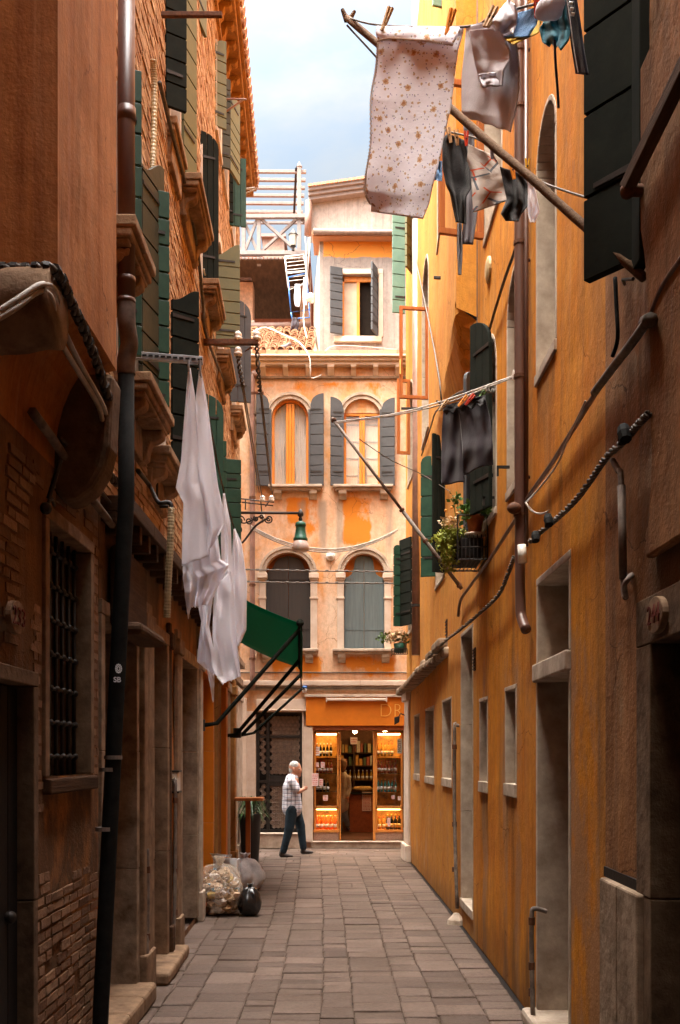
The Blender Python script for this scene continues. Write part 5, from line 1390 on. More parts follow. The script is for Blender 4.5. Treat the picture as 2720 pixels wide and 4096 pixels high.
# clothes rack with small washing, leaning at the loggia
rk = thing('drying_rack', 'white and blue wire drying rack hanging outside the loggia', 'drying rack', P(685, 735, 21.2))
Yk = 21.3
def loop(mb, pts, r): mb.tube([P(x, y, Yk) for x, y in pts + pts[:1]], r, 6)
m = MB(); loop(m, [(657, 592), (700, 587), (712, 655), (664, 663)], .016); loop(m, [(660, 628), (706, 624), (708, 650), (668, 668)], .010)
for k in range(7): m.tube([P(658 + k * 1.1, 597 + k * 8.5, Yk), P(702 + k * 1.4, 592 + k * 8.5, Yk)], .007, 5)
m.build('wire_frame', M['ceram'], rk, smooth=True)
m = MB(); loop(m, [(664, 640), (671, 720), (714, 714), (706, 630)], .017); m.tube([P(671, 720, Yk), P(674, 737, Yk)], .016, 6); m.tube([P(674, 735, Yk), P(714, 732, Yk), P(712, 700, Yk)], .014, 6); m.build('blue_frame', simple('blue_enamel', (.03, .16, .50), .4, .5), rk, smooth=True)
cl = cloth('small_towel', M['sheetw'], [(680, 655, 21.2), (678, 690, 21.2), (681, 706, 21.2)], [(692, 655, 21.2), (694, 690, 21.2), (690, 708, 21.2)], None, 2, .04, 12, 14, 3); tag(cl, 'small white towel on the drying rack by the loggia', 'towel')
cl = cloth('cleaning_cloth', M['darkc'], [(674, 732, 21.1), (671, 748, 21.1), (670, 762, 21.1)], [(687, 732, 21.1), (690, 748, 21.1), (688, 762, 21.1)], None, 2, .03, 12, 12, 4); tag(cl, 'dark cloth hanging lowest under the drying rack over the roof tiles', 'cloth')
cl = cloth('dish_towel', M['sheetw'], [(700, 640, 21.0), (698, 680, 21.0), (699, 702, 21.0)], [(708, 640, 21.0), (708, 680, 21.0), (707, 704, 21.0)], None, 2, .03, 10, 14, 5); tag(cl, 'narrow pale towel at the right side of the drying rack', 'towel')
m = MB(); c = P(712, 690, 20.6); m.tube([P(706, 690, 20.5), P(716, 684, 20.5), P(718, 695, 20.7)], [.06, .08, .05], 12); o = m.build('wall_lamp', M['ceram'], None, smooth=True); tag(o, 'small white floodlight beside the attic wall over the roof tiles', 'lamp')

# ================================================================== cables over the roof and facade
def cab(name, pts, r, mat, label, group=None, n=5, cat='cable'):
    m = MB(); m.tube(smoothpath(pts, n), r, 6); return tag(m.build(name, M[mat], None, smooth=True), label, cat, group)
cab('cable', [P(583, 765, 19.9), P(612, 755, 20.3), P(650, 770, 19.8), P(690, 790, 19.4), P(712, 820, 19.0), P(716, 850, 18.95), P(718, 872, 19.05), P(742, 864, 19.22)], .011, 'rope', 'thin white cable draped over the roof tiles and down past the cornice')
cab('cable', [P(715, 808, 19.4), P(745, 812, 19.6), P(762, 800, 19.7), P(792, 797, 19.7), P(850, 800, 19.7), P(915, 806, 19.7)], .010, 'rope', 'white cable looping along the attic wall below its window')
cab('cable', [P(704, 545, 20.2), P(706, 600, 20.2), P(703, 680, 20.2), P(700, 740, 20), P(708, 780, 19.6)], .012, 'rope', 'white cable hanging down beside the attic cheek wall')
for k, (dy, rr) in enumerate(((0, .012), (3, .010), (6, .012))):
    pts = sag(P(578, 1212 + dy, 16.5), P(917, 1221 + dy * .5, 17.0), .36 + .01 * k, 20)
    m = MB(); m.tube(pts, rr, 6); tag(m.build('cable', M['cablel'], None, smooth=True), 'pale cable sagging across the alley below the street lamp', 'cable', 'sagging cables below the lamp')
for (ya, yb, nm) in ((1313, 1318, 'upper'), (1341, 1345, 'lower')):
    m = MB(); a = P(560, ya, 18.9); b = P(925, yb, 18.9); m.tube(sag(a, b, .01, 8), .012, 6)
    for k in range(16):
        c = a.lerp(b, (k + .5) / 16); m.tube([c - Vector((.03, 0, 0)), c + Vector((.03, 0, 0))], .018, 6)
    tag(m.build('cable', M['cable'], None), 'straight horizontal cable across the lower arched windows, the %s of the two' % nm, 'cable')
m = MB(); m.tube([FA.p(X(360), Z(1551), .05), FA.p(X(1000), Z(1551), .05)], .012, 6); m.tube([FA.p(X(360), Z(1586), .08), FA.p(X(1000), Z(1588), .08)], .010, 6); tag(m.build('cable', M['cable'], None), 'pair of thin cables along the stone course above the shop', 'cable')
# facade drainpipe
t = thing('drainpipe', 'mauve drainpipe at the left of the peach house', 'drainpipe', (X(583), 19.2, 0))
m = MB(); m.tube(smoothpath([FA.p(X(596), Z(866), .10), FA.p(X(590), Z(872), .12), FA.p(X(583), Z(890), .10), FA.p(X(583), Z(1200), .08), FA.p(X(583), Z(1556), .08), FA.p(X(585), Z(1574), .16)], 4), .052, 12); m.build('pipe', M['pipel'], t, smooth=True)
m = MB()
for y in (960, 1150, 1350, 1520): m.tube([FA.p(X(583), Z(y), .08) - Vector((0, 0, .02)), FA.p(X(583), Z(y), .08) + Vector((0, 0, .02))], .062, 12)
m.build('clamp', M['rust'], t)
m = MB(); c = FA.p(X(762), Z(1283), 0)
rt_ = [(.09, 0), (.09, .04), (.055, .06), (.05, .03), (.001, .03)]
vs = []
m.tube([c, c + Vector((0, -.05, 0)), c + Vector((0, -.07, 0))], [.095, .09, .07], 20); m.tube([c + Vector((0, -.068, 0)), c + Vector((0, -.09, 0))], [.05, .045], 16)
tag(m.build('wall_lamp', M['ceram'], None, smooth=True), 'round white lamp fitting between the lower arched windows of the peach house', 'lamp')
m = MB(); c = FA.p(X(703), Z(1591), .15); m.lathe([(.04, -.06), (.05, 0), (.05, .02)], c, 10); o = m.build('siren', M['white'], None, smooth=True); tag(o, 'small blue and white alarm light above the corner of the shop sign', 'alarm light')
m = MB(); m.lathe([(.052, .02), (.05, .06), (.02, .075)], c, 10); m.build('lens', simple('blue_lens', (.04, .16, .50), .3, .5), o, smooth=True)

# ================================================================== street lamp on scrolled bracket
SL = thing('street_lamp', 'green street lamp hanging from a scrolled iron bracket on the left', 'street lamp', P(535, 1185, 16.0))
Yl = 16.0
m = MB(); m.tube([P(530, 1182, Yl), P(690, 1183, Yl)], .022, 8); m.tube(smoothpath([P(535, 1262, Yl), P(560, 1250, Yl), P(590, 1212, Yl), P(620, 1194, Yl)], 5), .018, 6)
def spiral(c, r0, turns, sg=1, n=26, ph=0): return [c + Vector((r0 * (1 - .8 * k / n) * math.cos(ph + sg * 2 * math.pi * turns * k / n), 0, r0 * (1 - .8 * k / n) * math.sin(ph + sg * 2 * math.pi * turns * k / n))) for k in range(n + 1)]
for (x, y, r0, sg, ph) in ((552, 1200, .085, 1, 0), (574, 1201, .06, -1, 1), (590, 1196, .045, 1, 2), (603, 1191, .035, -1, 0), (620, 1197, .07, 1, 3), (548, 1222, .075, -1, 2), (545, 1240, .06, 1, 1)): m.tube(spiral(P(x, y, Yl), r0, 1.6, sg, 26, ph), .012, 6)
m.tube(smoothpath([P(540, 1192, Yl), P(560, 1206, Yl), P(580, 1200, Yl), P(600, 1190, Yl)], 5), .012, 6); m.build('bracket', M['iron'], SL, smooth=True)
c = P(693, 1184, Yl)
m = MB(); m.lathe([(.012, .07), (.03, .04), (.045, .01), (.05, -.03), (.02, -.06), (.035, -.09), (.02, -.12)], c, 12); m.build('finial', M['iron'], SL, smooth=True)
m = MB(); m.lathe([(.04, -.13), (.08, -.15), (.09, -.20), (.078, -.21), (.075, -.24), (.085, -.30), (.10, -.38), (.115, -.40), (.115, -.43), (.095, -.45)], c, 18); m.build('housing', M['ogreen'], SL, smooth=True)
m = MB(); m.lathe([(.09, -.43), (.115, -.46), (.132, -.52), (.135, -.58), (.12, -.60), (.001, -.60)], c, 18); m.build('lamp_glass', simple('frosted_glass', (.50, .40, .36), .35, .5, var=.1), SL, smooth=True)

# ================================================================== wall fittings on the left
def insul(mb, c, r=.05): mb.lathe([(r * .5, -r), (r * .95, -r * .7), (r, -r * .2), (r * .7, 0), (r * .95, r * .25), (r * .7, r * .9), (r * .3, r * 1.2)], c, 12)
IB = thing('insulator_bracket', 'rusty iron arm with brown-ringed insulators sticking out over the white laundry', 'bracket', P(463, 790, 11.4))
m = MB(); a = P(462, 789, 11.4); b = P(596, 789, 11.4); m.box(a.x, b.x, 11.37, 11.43, a.z - .03, a.z + .03); m.tube([P(565, 810, 11.4), P(580, 800, 11.4)], .01, 6); m.build('arm', M['rust'], IB, bevel=.004)
for (x, y) in ((549, 776), (592, 776), (549, 812)):
    m = MB(); insul(m, P(x, y, 11.4), .05); m.build('insulator', M['ceram'], IB, smooth=True)
m = MB(); twist(m, smoothpath([P(549, 815, 11.4), P(553, 850, 11.42), P(560, 890, 11.5)], 5), .012, .018, 4, 2); twist(m, smoothpath([P(592, 790, 11.4), P(596, 860, 11.5), P(600, 910, 11.8)], 5), .012, .018, 5, 2)
tag(m.build('cable_tails', M['cable'], None, smooth=True), 'twisted cable ends hanging from the insulator arm', 'cable')
IF = thing('wall_bracket', 'small wall frame of white insulators under the left arched window', 'bracket', P(600, 1155, 17.5))
m = MB(); 
for (p, q) in (((556, 1150), (632, 1158)), ((558, 1158), (630, 1166)), ((600, 1143), (606, 1205)), ((612, 1168), (628, 1145)), ((566, 1150), (566, 1175))): m.tube([P(*p, 17.5), P(*q, 17.5)], .012, 6)
m.build('arm', M['iron'], IF)
for (x, y) in ((605, 1150), (626, 1150), (605, 1190)):
    m = MB(); insul(m, P(x, y, 17.45), .05); m.build('insulator', M['ceram'], IF, smooth=True)
for k, (p, q) in enumerate((((556, 880), (598, 1135)), ((561, 890), (604, 1145)), ((600, 905), (624, 1130)), ((603, 910), (628, 1140)))):
    m = MB(); m.tube([P(*p, 11.5), P(*q, 17.4)], .009, 5); tag(m.build('wire', M['cable'], None), 'thin dark wire running from the insulator arm to the wall frame', 'wire', 'wires between the two insulator brackets')
SB = thing('slotted_bar', 'grey slotted steel arm holding the white laundry line', 'bracket', P(313, 822, 7.0))
m = MB(); a = P(311, 820, 7.0); b = P(468, 832, 7.0); m.prism([(0, 0), (1, 0), (1, 1), (0, 1)], lambda s, t: a.lerp(b, s) + Vector((0, -.02, -.024 + .048 * t)), lambda s, t: a.lerp(b, s) + Vector((0, .02, -.024 + .048 * t))); m.build('arm', M['zinc'], SB, bevel=.002)
m = MB()
for k in range(11):
    s = .06 + k * .09; c = a.lerp(b, s); m.box(c.x - .015, c.x + .015, 6.975, 6.981, c.z - .006, c.z + .006)
m.build('slots', M['black'], SB)
def hbar(name, x0, y0, x1, y1, Y, r, mat, label, Y2=None):
    m = MB(); a = P(x0, y0, Y); b = P(x1, y1, Y2 or Y); m.prism([(0, 0), (1, 0), (1, 1), (0, 1)], lambda s, t: a.lerp(b, s) + Vector((0, -r, -r + 2 * r * t)), lambda s, t: a.lerp(b, s) + Vector((0, r, -r + 2 * r * t)))
    return tag(m.build(name, M[mat], None, bevel=.003), label, 'bracket')
hbar('iron_bar', 372, 34, 512, 34, 8.1, .018, 'rust', 'rusty horizontal iron bar near the top of the brick house')
hbar('iron_bar', 507, 645, 580, 645, 13.2, .02, 'rust', 'rusty flat bar in front of the olive shutter of the brick house')
hbar('iron_bar', 578, 906, 608, 906, 17.6, .02, 'rust', 'short rusty bar beside the left arched window of the peach house')
hbar('iron_bar', 925, 942, 975, 942, 13.8, .015, 'iron', 'short dark bar below the open red window sash')
hbar('iron_bar', 1000, 640, 1035, 642, 11.6, .015, 'iron', 'short dark bar beside the narrow arched window of the corner house')
RB = thing('airer_arm', 'pale thin laundry bracket standing out near the eaves of the brick house', 'bracket', P(500, 229, 13.8))
m = MB(); m.tube([P(498, 228, 13.8), P(568, 229, 13.8)], .012, 6); m.tube([P(499, 272, 13.8), P(562, 229, 13.8)], .014, 6); m.tube([P(521, 229, 13.8), P(545, 432, 16.2)], .010, 6); m.build('rods', M['pipel'], RB)
RB = thing('airer_arm', 'pale thin laundry bracket above the altana end of the brick house', 'bracket', P(528, 440, 16.2))
m = MB(); m.tube([P(525, 442, 16.2), P(588, 433, 16.2)], .016, 6); m.tube([P(525, 462, 16.2), P(590, 436, 16.2)], .012, 6); m.build('rods', M['cablel'], RB)
# drainpipe of the left houses
DP = thing('drainpipe', 'big brown and black drainpipe with a sticker, leaning slightly down the left wall', 'drainpipe', P(231, 2361, 5.9))
m = MB(); m.tube([P(292, -60, 5.75), P(291, 250, 5.75), P(292, 690, 5.75)], .050, 16); m.build('upper_pipe', M['pipe'], DP, smooth=True)
m = MB(); m.tube([P(291, 640, 5.75), P(291, 655, 5.75)], .055, 16); m.tube([P(292, 250, 5.75), P(292, 282, 5.75)], .0535, 16); m.tube([P(291, 690, 5.75), P(291, 700, 5.75)], .054, 16); m.build('collar', M['pipe'], DP, smooth=True)
m = MB(); m.tube(smoothpath([P(292, 690, 5.75), P(292, 745, 5.76), P(298, 790, 5.8), P(291, 830, 5.82), P(291, 860, 5.84)], 5), .052, 16); m.build('lead_bend', M['pipeg'], DP, smooth=True)
m = MB(); m.tube([P(291, 850, 5.84), P(291, 1150, 5.85), P(231, 2361, 5.9), P(229, 2400, 5.9)], .048, 16); m.build('lower_pipe', M['pipeb'], DP, smooth=True)
m = MB()
for (x, y) in ((291, 858), (261, 1747), (250, 1775), (241, 1912)): m.tube([P(x, y + 4, 5.87), P(x, y - 5, 5.87)], .054, 16)
m.build('clamp', M['pipeg'], DP)
# stickers lie on the pipe: small curved patches
st = MB(); c = P(272.5, 1545, 5.86)
def patch(mb, x, y, w_, h_, r=.0487):
    ax = P(291 + (y - 1150) * (-60 / 1211), y, 5.86)
    g0 = math.asin(max(-.99, min(.99, (P(x, y, 5.81).x - ax.x) / r))); vs = []
    for k in range(5):
        g = g0 + (k - 2) * w_ / 4 / r
        for zz in (-h_ / 2, h_ / 2): vs.append((ax.x + r * math.sin(g) - zz * .0, ax.y - r * math.cos(g), ax.z + zz))
    mb.add(vs, [(2 * k, 2 * k + 2, 2 * k + 3, 2 * k + 1) for k in range(4)])
for k in range(12):
    g = 2 * math.pi * k / 12; patch(st, 273 + 6 * math.cos(g), 1543 + 9 * math.sin(g), .008, .010)
    patch(st, 273 + 3 * math.cos(g), 1543 + 4.5 * math.sin(g), .006, .006)
st.build('sticker', M['paperw'], DP, recalc=False)
ax_ = P(291 + (1569 - 1150) * (-60 / 1211), 1569, 5.86)
text('sticker_lettering', 'SB', .042, (ax_.x + .012, ax_.y - .0505, ax_.z), (R_(90), 0, R_(12)), M['paperw'], DP, .0008, 1.0, True)
# corrugated conduits, gas pipes
def corr(name, pts, r, label, mat='cream'):
    m = MB(); sp = smoothpath(pts, 24); q = []
    m.tube(sp, [r * (1 + .14 * (i % 2)) for i in range(len(sp))], 10); return tag(m.build(name, M[mat], None, smooth=False), label, 'conduit')
corr('conduit', [WL.at(353, 138, .06), WL.at(356, 200, .06), WL.at(355, 300, .06), WL.at(352, 392, .06)], .022, 'ribbed cream conduit running down the bricks beside the upper drainpipe')
cx_ = [P(395, 1172, 7.3), P(393, 1250, 7.3), P(388, 1340, 7.35), P(385, 1424, 7.4)]
corr('conduit', cx_, .024, 'ribbed cream conduit hanging left of the white laundry')
GP = thing('gas_pipe', 'dark bent gas pipe reaching the ribbed conduit beside the white laundry', 'pipe', P(300, 1080, 7.2))
m = MB(); m.tube(smoothpath([WL.at(318, 1085, .06), WL.at(345, 1120, .06), P(365, 1158, 7.3), P(385, 1158, 7.3), P(394, 1163, 7.3), P(395, 1175, 7.3)], 5), .017, 8)
m.tube(smoothpath([P(368, 1168, 7.32), P(388, 1168, 7.32)], 3), .012, 8); m.tube([WL.at(361, 1035, .05), WL.at(361, 1155, .05)], .014, 8); m.build('pipe', M['iron'], GP, smooth=True)
def meterpipe(side, xt, yt, xb, yb, r, label, d=.05, top='bend', box=None, mat='pipeg'):
    m0, z0 = side.uz(xt, yt, d); u1, z1 = side.uz(xb, yb, d)
    t = thing('service_pipe', label, 'pipe', side.p(u1, 0, d))
    m = MB(); pts = [side.p(m0, z0 - .02, -.04), side.p(m0, z0, d * .7), side.p(m0, z0 - .05, d), side.p(m0, (z0 + z1) / 2, d), side.p(u1, z1, d)]
    m.tube(smoothpath(pts, 4), r, 10); m.build('pipe', M[mat], t, smooth=True)
    m = MB()
    for q in (.12, .55, .8): 
        c = side.p(m0, z0 + (z1 - z0) * q, d); m.tube([c - Vector((0, 0, .025)), c + Vector((0, 0, .025))], r * 1.35, 10)
    m.build('coupling', M['rust'], t); return t
meterpipe(WL, 340, 1962, 334, 2330, .016, 'thin grey service pipe beside the grey stone doorway at lower left')
meterpipe(WL, 404, 1800, 400, 2185, .016, 'service pipe below the white box on the left wall')
bx = MB(); u, z = WL.uz(403, 1780, .03); u2, z2 = WL.uz(403, 1824, .03)
bx.wb(WL, u - .09, u + .09, z2, z, 0, .07); o = bx.build('meter_box', M['ceram'], None, bevel=.006); tag(o, 'small white meter box with dark ends above a pipe on the left wall', 'meter box')
bx = MB(); bx.wb(WL, u - .10, u + .10, z, z + .015, 0, .08); bx.wb(WL, u - .10, u + .10, z2 - .015, z2, 0, .08); bx.build('end_cap', M['iron'], o)
# bundled cables over the jetty edge and along the left wall
def bundle(name, pts, r, R, turns, strands, mat, label, ties=0):
    t = thing(name, label, 'cable', pts[0]); m = MB(); sp = smoothpath(pts, 6); twist(m, sp, r, R, turns, strands); m.build('strands', M[mat], t, smooth=True)
    if ties:
        for k in range(ties):
            m = MB(); i = int((k + .5) / ties * (len(sp) - 1)); d = (sp[i + 1] - sp[i]).normalized() * .012; m.tube([sp[i] - d, sp[i] + d], R + r * 1.25, 8)
            m.build('cable_tie', M['iron'], t)
    return t
J0 = lambda x, y, Y, d=0.0: P(x, y, Y) + Vector((d, 0, 0))
bundle('cable_bundle', [P(-12, 618, 4.2), P(60, 620, 4.2), P(128, 624, 4.2), P(165, 700, 4.45), P(200, 775, 4.7), P(228, 850, 5.0), P(252, 925, 5.25), P(262, 960, 5.4)], .012, .012, 9, 3, 'cable', 'dark tied cable bundle running along the lower edge of the salmon jetty', 22)
cab('cable', [P(-10, 722, 3.95), P(40, 690, 4.0), P(95, 656, 4.1), P(128, 672, 4.25), P(140, 740, 4.4), P(180, 830, 4.75), P(235, 930, 5.1), P(255, 990, 5.4)], .013, 'cablel', 'pale grey cable looping over the plaster lip of the jetty, the upper one')
cab('cable', [P(-10, 738, 3.95), P(40, 708, 4.0), P(90, 672, 4.1), P(120, 690, 4.2), P(132, 770, 4.4), P(176, 850, 4.75), P(228, 938, 5.1), P(240, 1000, 5.3)], .013, 'cablel', 'pale grey cable looping over the plaster lip of the jetty, the lower one')
cab('cable', [WL.at(75, 950, .05), WL.at(130, 1025, .05), WL.at(190, 1120, .05), WL.at(262, 1215, .05)], .026, 'pipeg', 'thick lead pipe sloping along the left wall below the jetty', cat='pipe')
cab('cable', [WL.at(140, 1010, .06), WL.at(200, 1090, .06), WL.at(262, 1170, .06), WL.at(300, 1210, .08)], .012, 'cable', 'thin dark cable sloping along the left wall above the lead pipe')
bundle('cable_bundle', [WL.at(196, 1000, .08), WL.at(228, 1050, .08), WL.at(258, 1100, .08), WL.at(290, 1140, .08)], .012, .014, 4, 3, 'cable', 'short twisted bundle of cables under the corbel of the jetty', 6)
cab('cable', [WL.at(368, 190, .05), WL.at(395, 300, .06), WL.at(430, 440, .06), WL.at(456, 580, .06), WL.at(468, 700, .05), WL.at(478, 780, .05), WL.at(530, 910, .05)], .018, 'cable', 'brown cable hanging in a long slant across the bricks and carved sills')
cab('cable', [WL.at(470, 620, .05), WL.at(482, 700, .06), WL.at(490, 760, .06), WL.at(500, 840, .05)], .008, 'cablel', 'thin beige wire beside the second carved sill')
hk = MB(); hk.tube(smoothpath([WL.at(125, 1165, .02), P(118, 1150, 4.95), P(108, 1170, 4.9), P(112, 1185, 4.9)], 5), .010, 6); hk.tube([P(140, 1060, 4.9), P(112, 1150, 4.9)], .012, 6); hk.ball(P(106, 1172, 4.9), .03)
tag(hk.build('wall_hook', M['iron'], None, smooth=True), 'rusty iron hook on the left wall above the barred window', 'hook')

# ================================================================== fittings on the right
DR_ = thing('drainpipe', 'brown drainpipe ending in an open elbow on the orange house', 'drainpipe', WR.p(6.9, 2.76, .06))
m = MB(); a = P(1198, -60, 6.9); m.tube(smoothpath([P(1198, -60, 6.9), P(1198, 420, 6.9), P(1198, 900, 6.9), P(1199, 1250, 6.9), P(1200, 1395, 6.9), P(1204, 1428, 6.87), P(1213, 1452, 6.78)], 4), .036, 14); m.build('pipe', M['pipe'], DR_, smooth=True)
m = MB()
for y in (115, 245, 560, 868, 1187): m.tube([P(1198, y + 4, 6.9), P(1198, y - 4, 6.9)], .042, 14)
for y in (600, 1100, 115): m.tube([P(1212, y, 6.9), P(1222, y, 6.9)], .012, 8)
m.build('clamp', M['rust'], DR_)
m = MB(); m.tube([P(1213, -60, 6.88), P(1213, 1260, 6.88)], .017, 10); o = m.build('thin_pipe', M['pipe'], None, smooth=True); tag(o, 'thin brown pipe running down right beside the drainpipe of the orange house', 'pipe')
m = MB(); m.tube([P(1203, 1256, 6.8), P(1205, 1298, 6.8)], .030, 12); tag(m.build('pipe_sleeve', M['ceram'], None, smooth=True), 'short white plastic sleeve at the foot of the thin brown pipe', 'pipe sleeve')
m = MB(); m.tube([P(1178, 1170, 6.9), P(1192, 1166, 6.9)], [.03, .03], 10); m.ball(P(1186, 1172, 6.85), .04, 1.3); tag(m.build('pipe_stub', M['rust'], None, smooth=True), 'rusty pipe stub crossing behind the drainpipe of the orange house', 'pipe')
DR2 = thing('drainpipe', 'mauve brown drainpipe at the far corner house behind the open sash', 'drainpipe', P(962, 1510, 15.5))
m = MB(); m.tube([P(960, -60, 15.5), P(962, 500, 15.5)], .075, 14); m.build('upper_pipe', M['pipel'], DR2, smooth=True)
m = MB(); m.tube([P(962, 495, 15.5), P(963, 1000, 15.5), P(961, 1510, 15.4)], .080, 14); m.build('pipe', M['pipel'], DR2, smooth=True)
m = MB(); m.tube([P(962, 505, 15.5), P(962, 490, 15.5)], .088, 14); m.tube([P(961, 1400, 15.4), P(961, 1394, 15.4)], .088, 14); m.build('clamp', M['iron'], DR2)
RC = lambda x, y, d=.04: WR.at(x, y, d)
cab('cable', [RC(1575, 595), RC(1530, 660), RC(1494, 740), RC(1440, 812), RC(1385, 888), RC(1320, 992), RC(1270, 1072), RC(1222, 1140), RC(1190, 1195), RC(1130, 1288), RC(1085, 1350), RC(1062, 1384), RC(1057, 1420, .03)], .016, 'pipe', 'thick brown cable sloping down the whole orange wall', n=5)
m = MB(); sp = smoothpath([RC(1490, 745, .08), RC(1450, 800, .09), RC(1425, 832, .06), RC(1370, 905, .05)], 6); m.tube(sp, .02, 8); m.tube([RC(1500, 738, .1), RC(1488, 742, 0)], .03, 8); tag(m.build('cable', M['cable'], None, smooth=True), 'doubled grey cable end bound near the seam of the two right houses', 'cable')
cab('cable', [RC(1350, 925, .06), RC(1310, 1010, .07), RC(1285, 1070, .08), RC(1240, 1130, .07), RC(1213, 1158, .06)], .006, 'rope', 'thin white string tied under the thick brown cable')
cab('cable', [P(1213, 1160, 6.7), P(1230, 1180, 6.6), P(1255, 1183, 6.4), P(1275, 1170, 6.2)], .007, 'rope', 'white string looped right of the drainpipe')
bundle('cable_bundle', [RC(1495, 955, .06), RC(1470, 980, .07), RC(1440, 1015, .07), RC(1400, 1052, .06), RC(1370, 1095, .06), RC(1330, 1150, .06), RC(1290, 1190, .06), RC(1260, 1215, .06), RC(1222, 1248, .07)], .008, .0105, 15, 3, 'cable', 'heavy twisted cable bundle on the right wall from the dark junction to the drainpipe')
bundle('cable_bundle', [RC(1185, 1285, .07), RC(1172, 1320, .06), RC(1150, 1370, .06), RC(1110, 1410, .06), RC(1060, 1452, .07), RC(1022, 1482, .08), RC(985, 1520, .1)], .008, .0105, 17, 3, 'cable', 'twisted cable bundle on the right wall from the drainpipe down to the stone ledge')
for (x, y, s_, lb) in ((1440, 1000, .032, 'taped black cable junction at the top of the twisted bundle'), (1265, 1200, .030, 'taped black cable junction in the middle of the twisted bundle'), (1235, 1238, .028, 'taped black cable junction just right of the drainpipe')):
    m = MB(); c = RC(x, y, .1); m.tube([c - Vector((0, s_ * .6, s_)), c, c + Vector((0, s_ * .7, s_ * 1.1))], [s_ * .8, s_, s_ * .75], 8); m.tube([c + Vector((0, s_, -s_)), c + Vector((0, s_ * 1.2, 0))], [s_ * .6, s_ * .6], 8); tag(m.build('cable_junction', M['pipeb'], None, smooth=False), lb, 'cable junction')
m = MB(); m.tube(smoothpath([RC(1412, 1060, .06), RC(1425, 1085, .05), RC(1432, 1110, .05), RC(1437, 1340, .05), RC(1443, 1378, .05)], 4), .014, 8); m.tube([RC(1433, 1120, .05), RC(1437, 1335, .05)], .019, 8)
m.tube(smoothpath([RC(1443, 1375, .05), RC(1440, 1350, .10), RC(1452, 1330, .08), RC(1457, 1325, .0)], 4), .012, 8); tag(m.build('conduit', M['pipeg'], None, smooth=True), 'grey metal conduit ending in a hook on the brown house', 'conduit')
m = MB(); m.tube(smoothpath([RC(1418, 640, .04), RC(1421, 700, .04), RC(1424, 780, .04), RC(1412, 822, .05)], 5), .010, 6); tag(m.build('cable', M['pipeb'], None, smooth=True), 'black cable dropping from under the dark shutter', 'cable')
m = MB(); m.tube([RC(1440, 655, .0), RC(1436, 645, .09), RC(1460, 643, .09)], .008, 6); tag(m.build('wall_hook', M['iron'], None), 'small iron hook under the dark shutter', 'hook')
for (x, y, lb) in ((1175, 1080, 'black angle bracket beside the second tall window'), (1140, 1150, 'black angle bracket below the third arched window')):
    m = MB(); c = WR.at(x, y, .0); m.box(c.x - .10, c.x, c.y - .01, c.y + .01, c.z, c.z + .02); m.box(c.x - .10, c.x - .085, c.y - .01, c.y + .01, c.z - .06, c.z + .02); tag(m.build('angle_bracket', M['iron'], None), lb, 'bracket')
meterpipe(WR, 1226, 2095, 1229, 2340, .016, 'grey service pipe low on the orange wall near the tall doorway', d=.06)
t = meterpipe(WR3, 1048, 1672, 1054, 2095, .020, 'tall service pipe with a stone foot between the narrow windows and the doorway')
m = MB(); u, z = WR3.uz(1054, 2100, .05); m.lathe([(.10, 0), (.09, .05), (.05, .09), (.03, .12)], WR3.p(u, 0, .06), 10); m.build('stone_foot', M['stone'], t, smooth=False)
for (x, y, lb, h_) in ((1031, 1455, 'vertical slot vent high above the stone ledge', .14), (1096, 1520, 'vertical slot vent beside the far doorway', .11)):
    m = MB(); u, z = WR.uz(x, y); m.wb(WR, u - .05, u + .05, z - h_, z + h_, 0, .012); o = m.build('wall_vent', M['rust'], None); tag(o, lb, 'vent')
    m = MB()
    for k in range(7): m.wb(WR, u - .055, u + .055, z - h_ + .01 + k * h_ * .28, z - h_ + .02 + k * h_ * .28, .012, .022)
    m.build('louvres', M['iron'], o)
m = MB(); u, z = WR.uz(1129, 622); c = WR.p(u, z, 0); m.tube([c, c - Vector((.02, 0, 0)), c - Vector((.035, 0, 0))], [.11, .11, .07], 20); tag(m.build('wall_vent', M['cream'], None, smooth=False), 'round cream vent cap high on the orange wall', 'vent')
cab('cable', [RC(1190, 570), RC(1165, 640), RC(1140, 720), RC(1120, 790), RC(1108, 830)], .012, 'cable', 'dark cable slanting behind the drainpipe toward the tapered shutters')
cab('cable', [WR3.at(1100, 900, .05), WR3.at(1060, 905, .06), WR3.at(1020, 930, .06), P(1008, 925, 9.4)], .012, 'cable', 'dark cable crossing the jetty underside')
m = MB(); m.tube([P(1101, -20, 9.44), P(1101, 570, 9.44), P(1101, 780, 9.44)], .010, 6); tag(m.build('cable', M['cable'], None), 'thin vertical cable at the seam of the jettied wall', 'cable')
cab('cable', [WR3.at(955, 580, .04), WR3.at(1014, 880, .04), WR3.at(1000, 960, .04), WR3.at(972, 1050, .04)], .010, 'cable', 'thin cable wandering down the corner house wall')
# diagonal timber bar on the near house
BA = thing('timber_prop', 'dark wooden prop slanting up the brown house wall', 'prop', P(1445, 432, 4.4))
m = MB(); a = P(1447, 430, 4.2); b = P(1600, 112, 3.45); s_ = Vector((0, .045, .03)); t_ = Vector((.025, 0, 0))
m.box8([a - s_ - t_, a + s_ - t_, a + s_ + t_, a - s_ + t_, b - s_ - t_, b + s_ - t_, b + s_ + t_, b - s_ + t_]); m.build('beam', M['timber'], BA, bevel=.004)
m = MB(); m.tube([P(1447, 438, 4.2), P(1495, 440, 4.2)], .026, 10); m.ball(P(1447, 440, 4.2), .033); m.build('peg', M['rust'], BA, smooth=True)
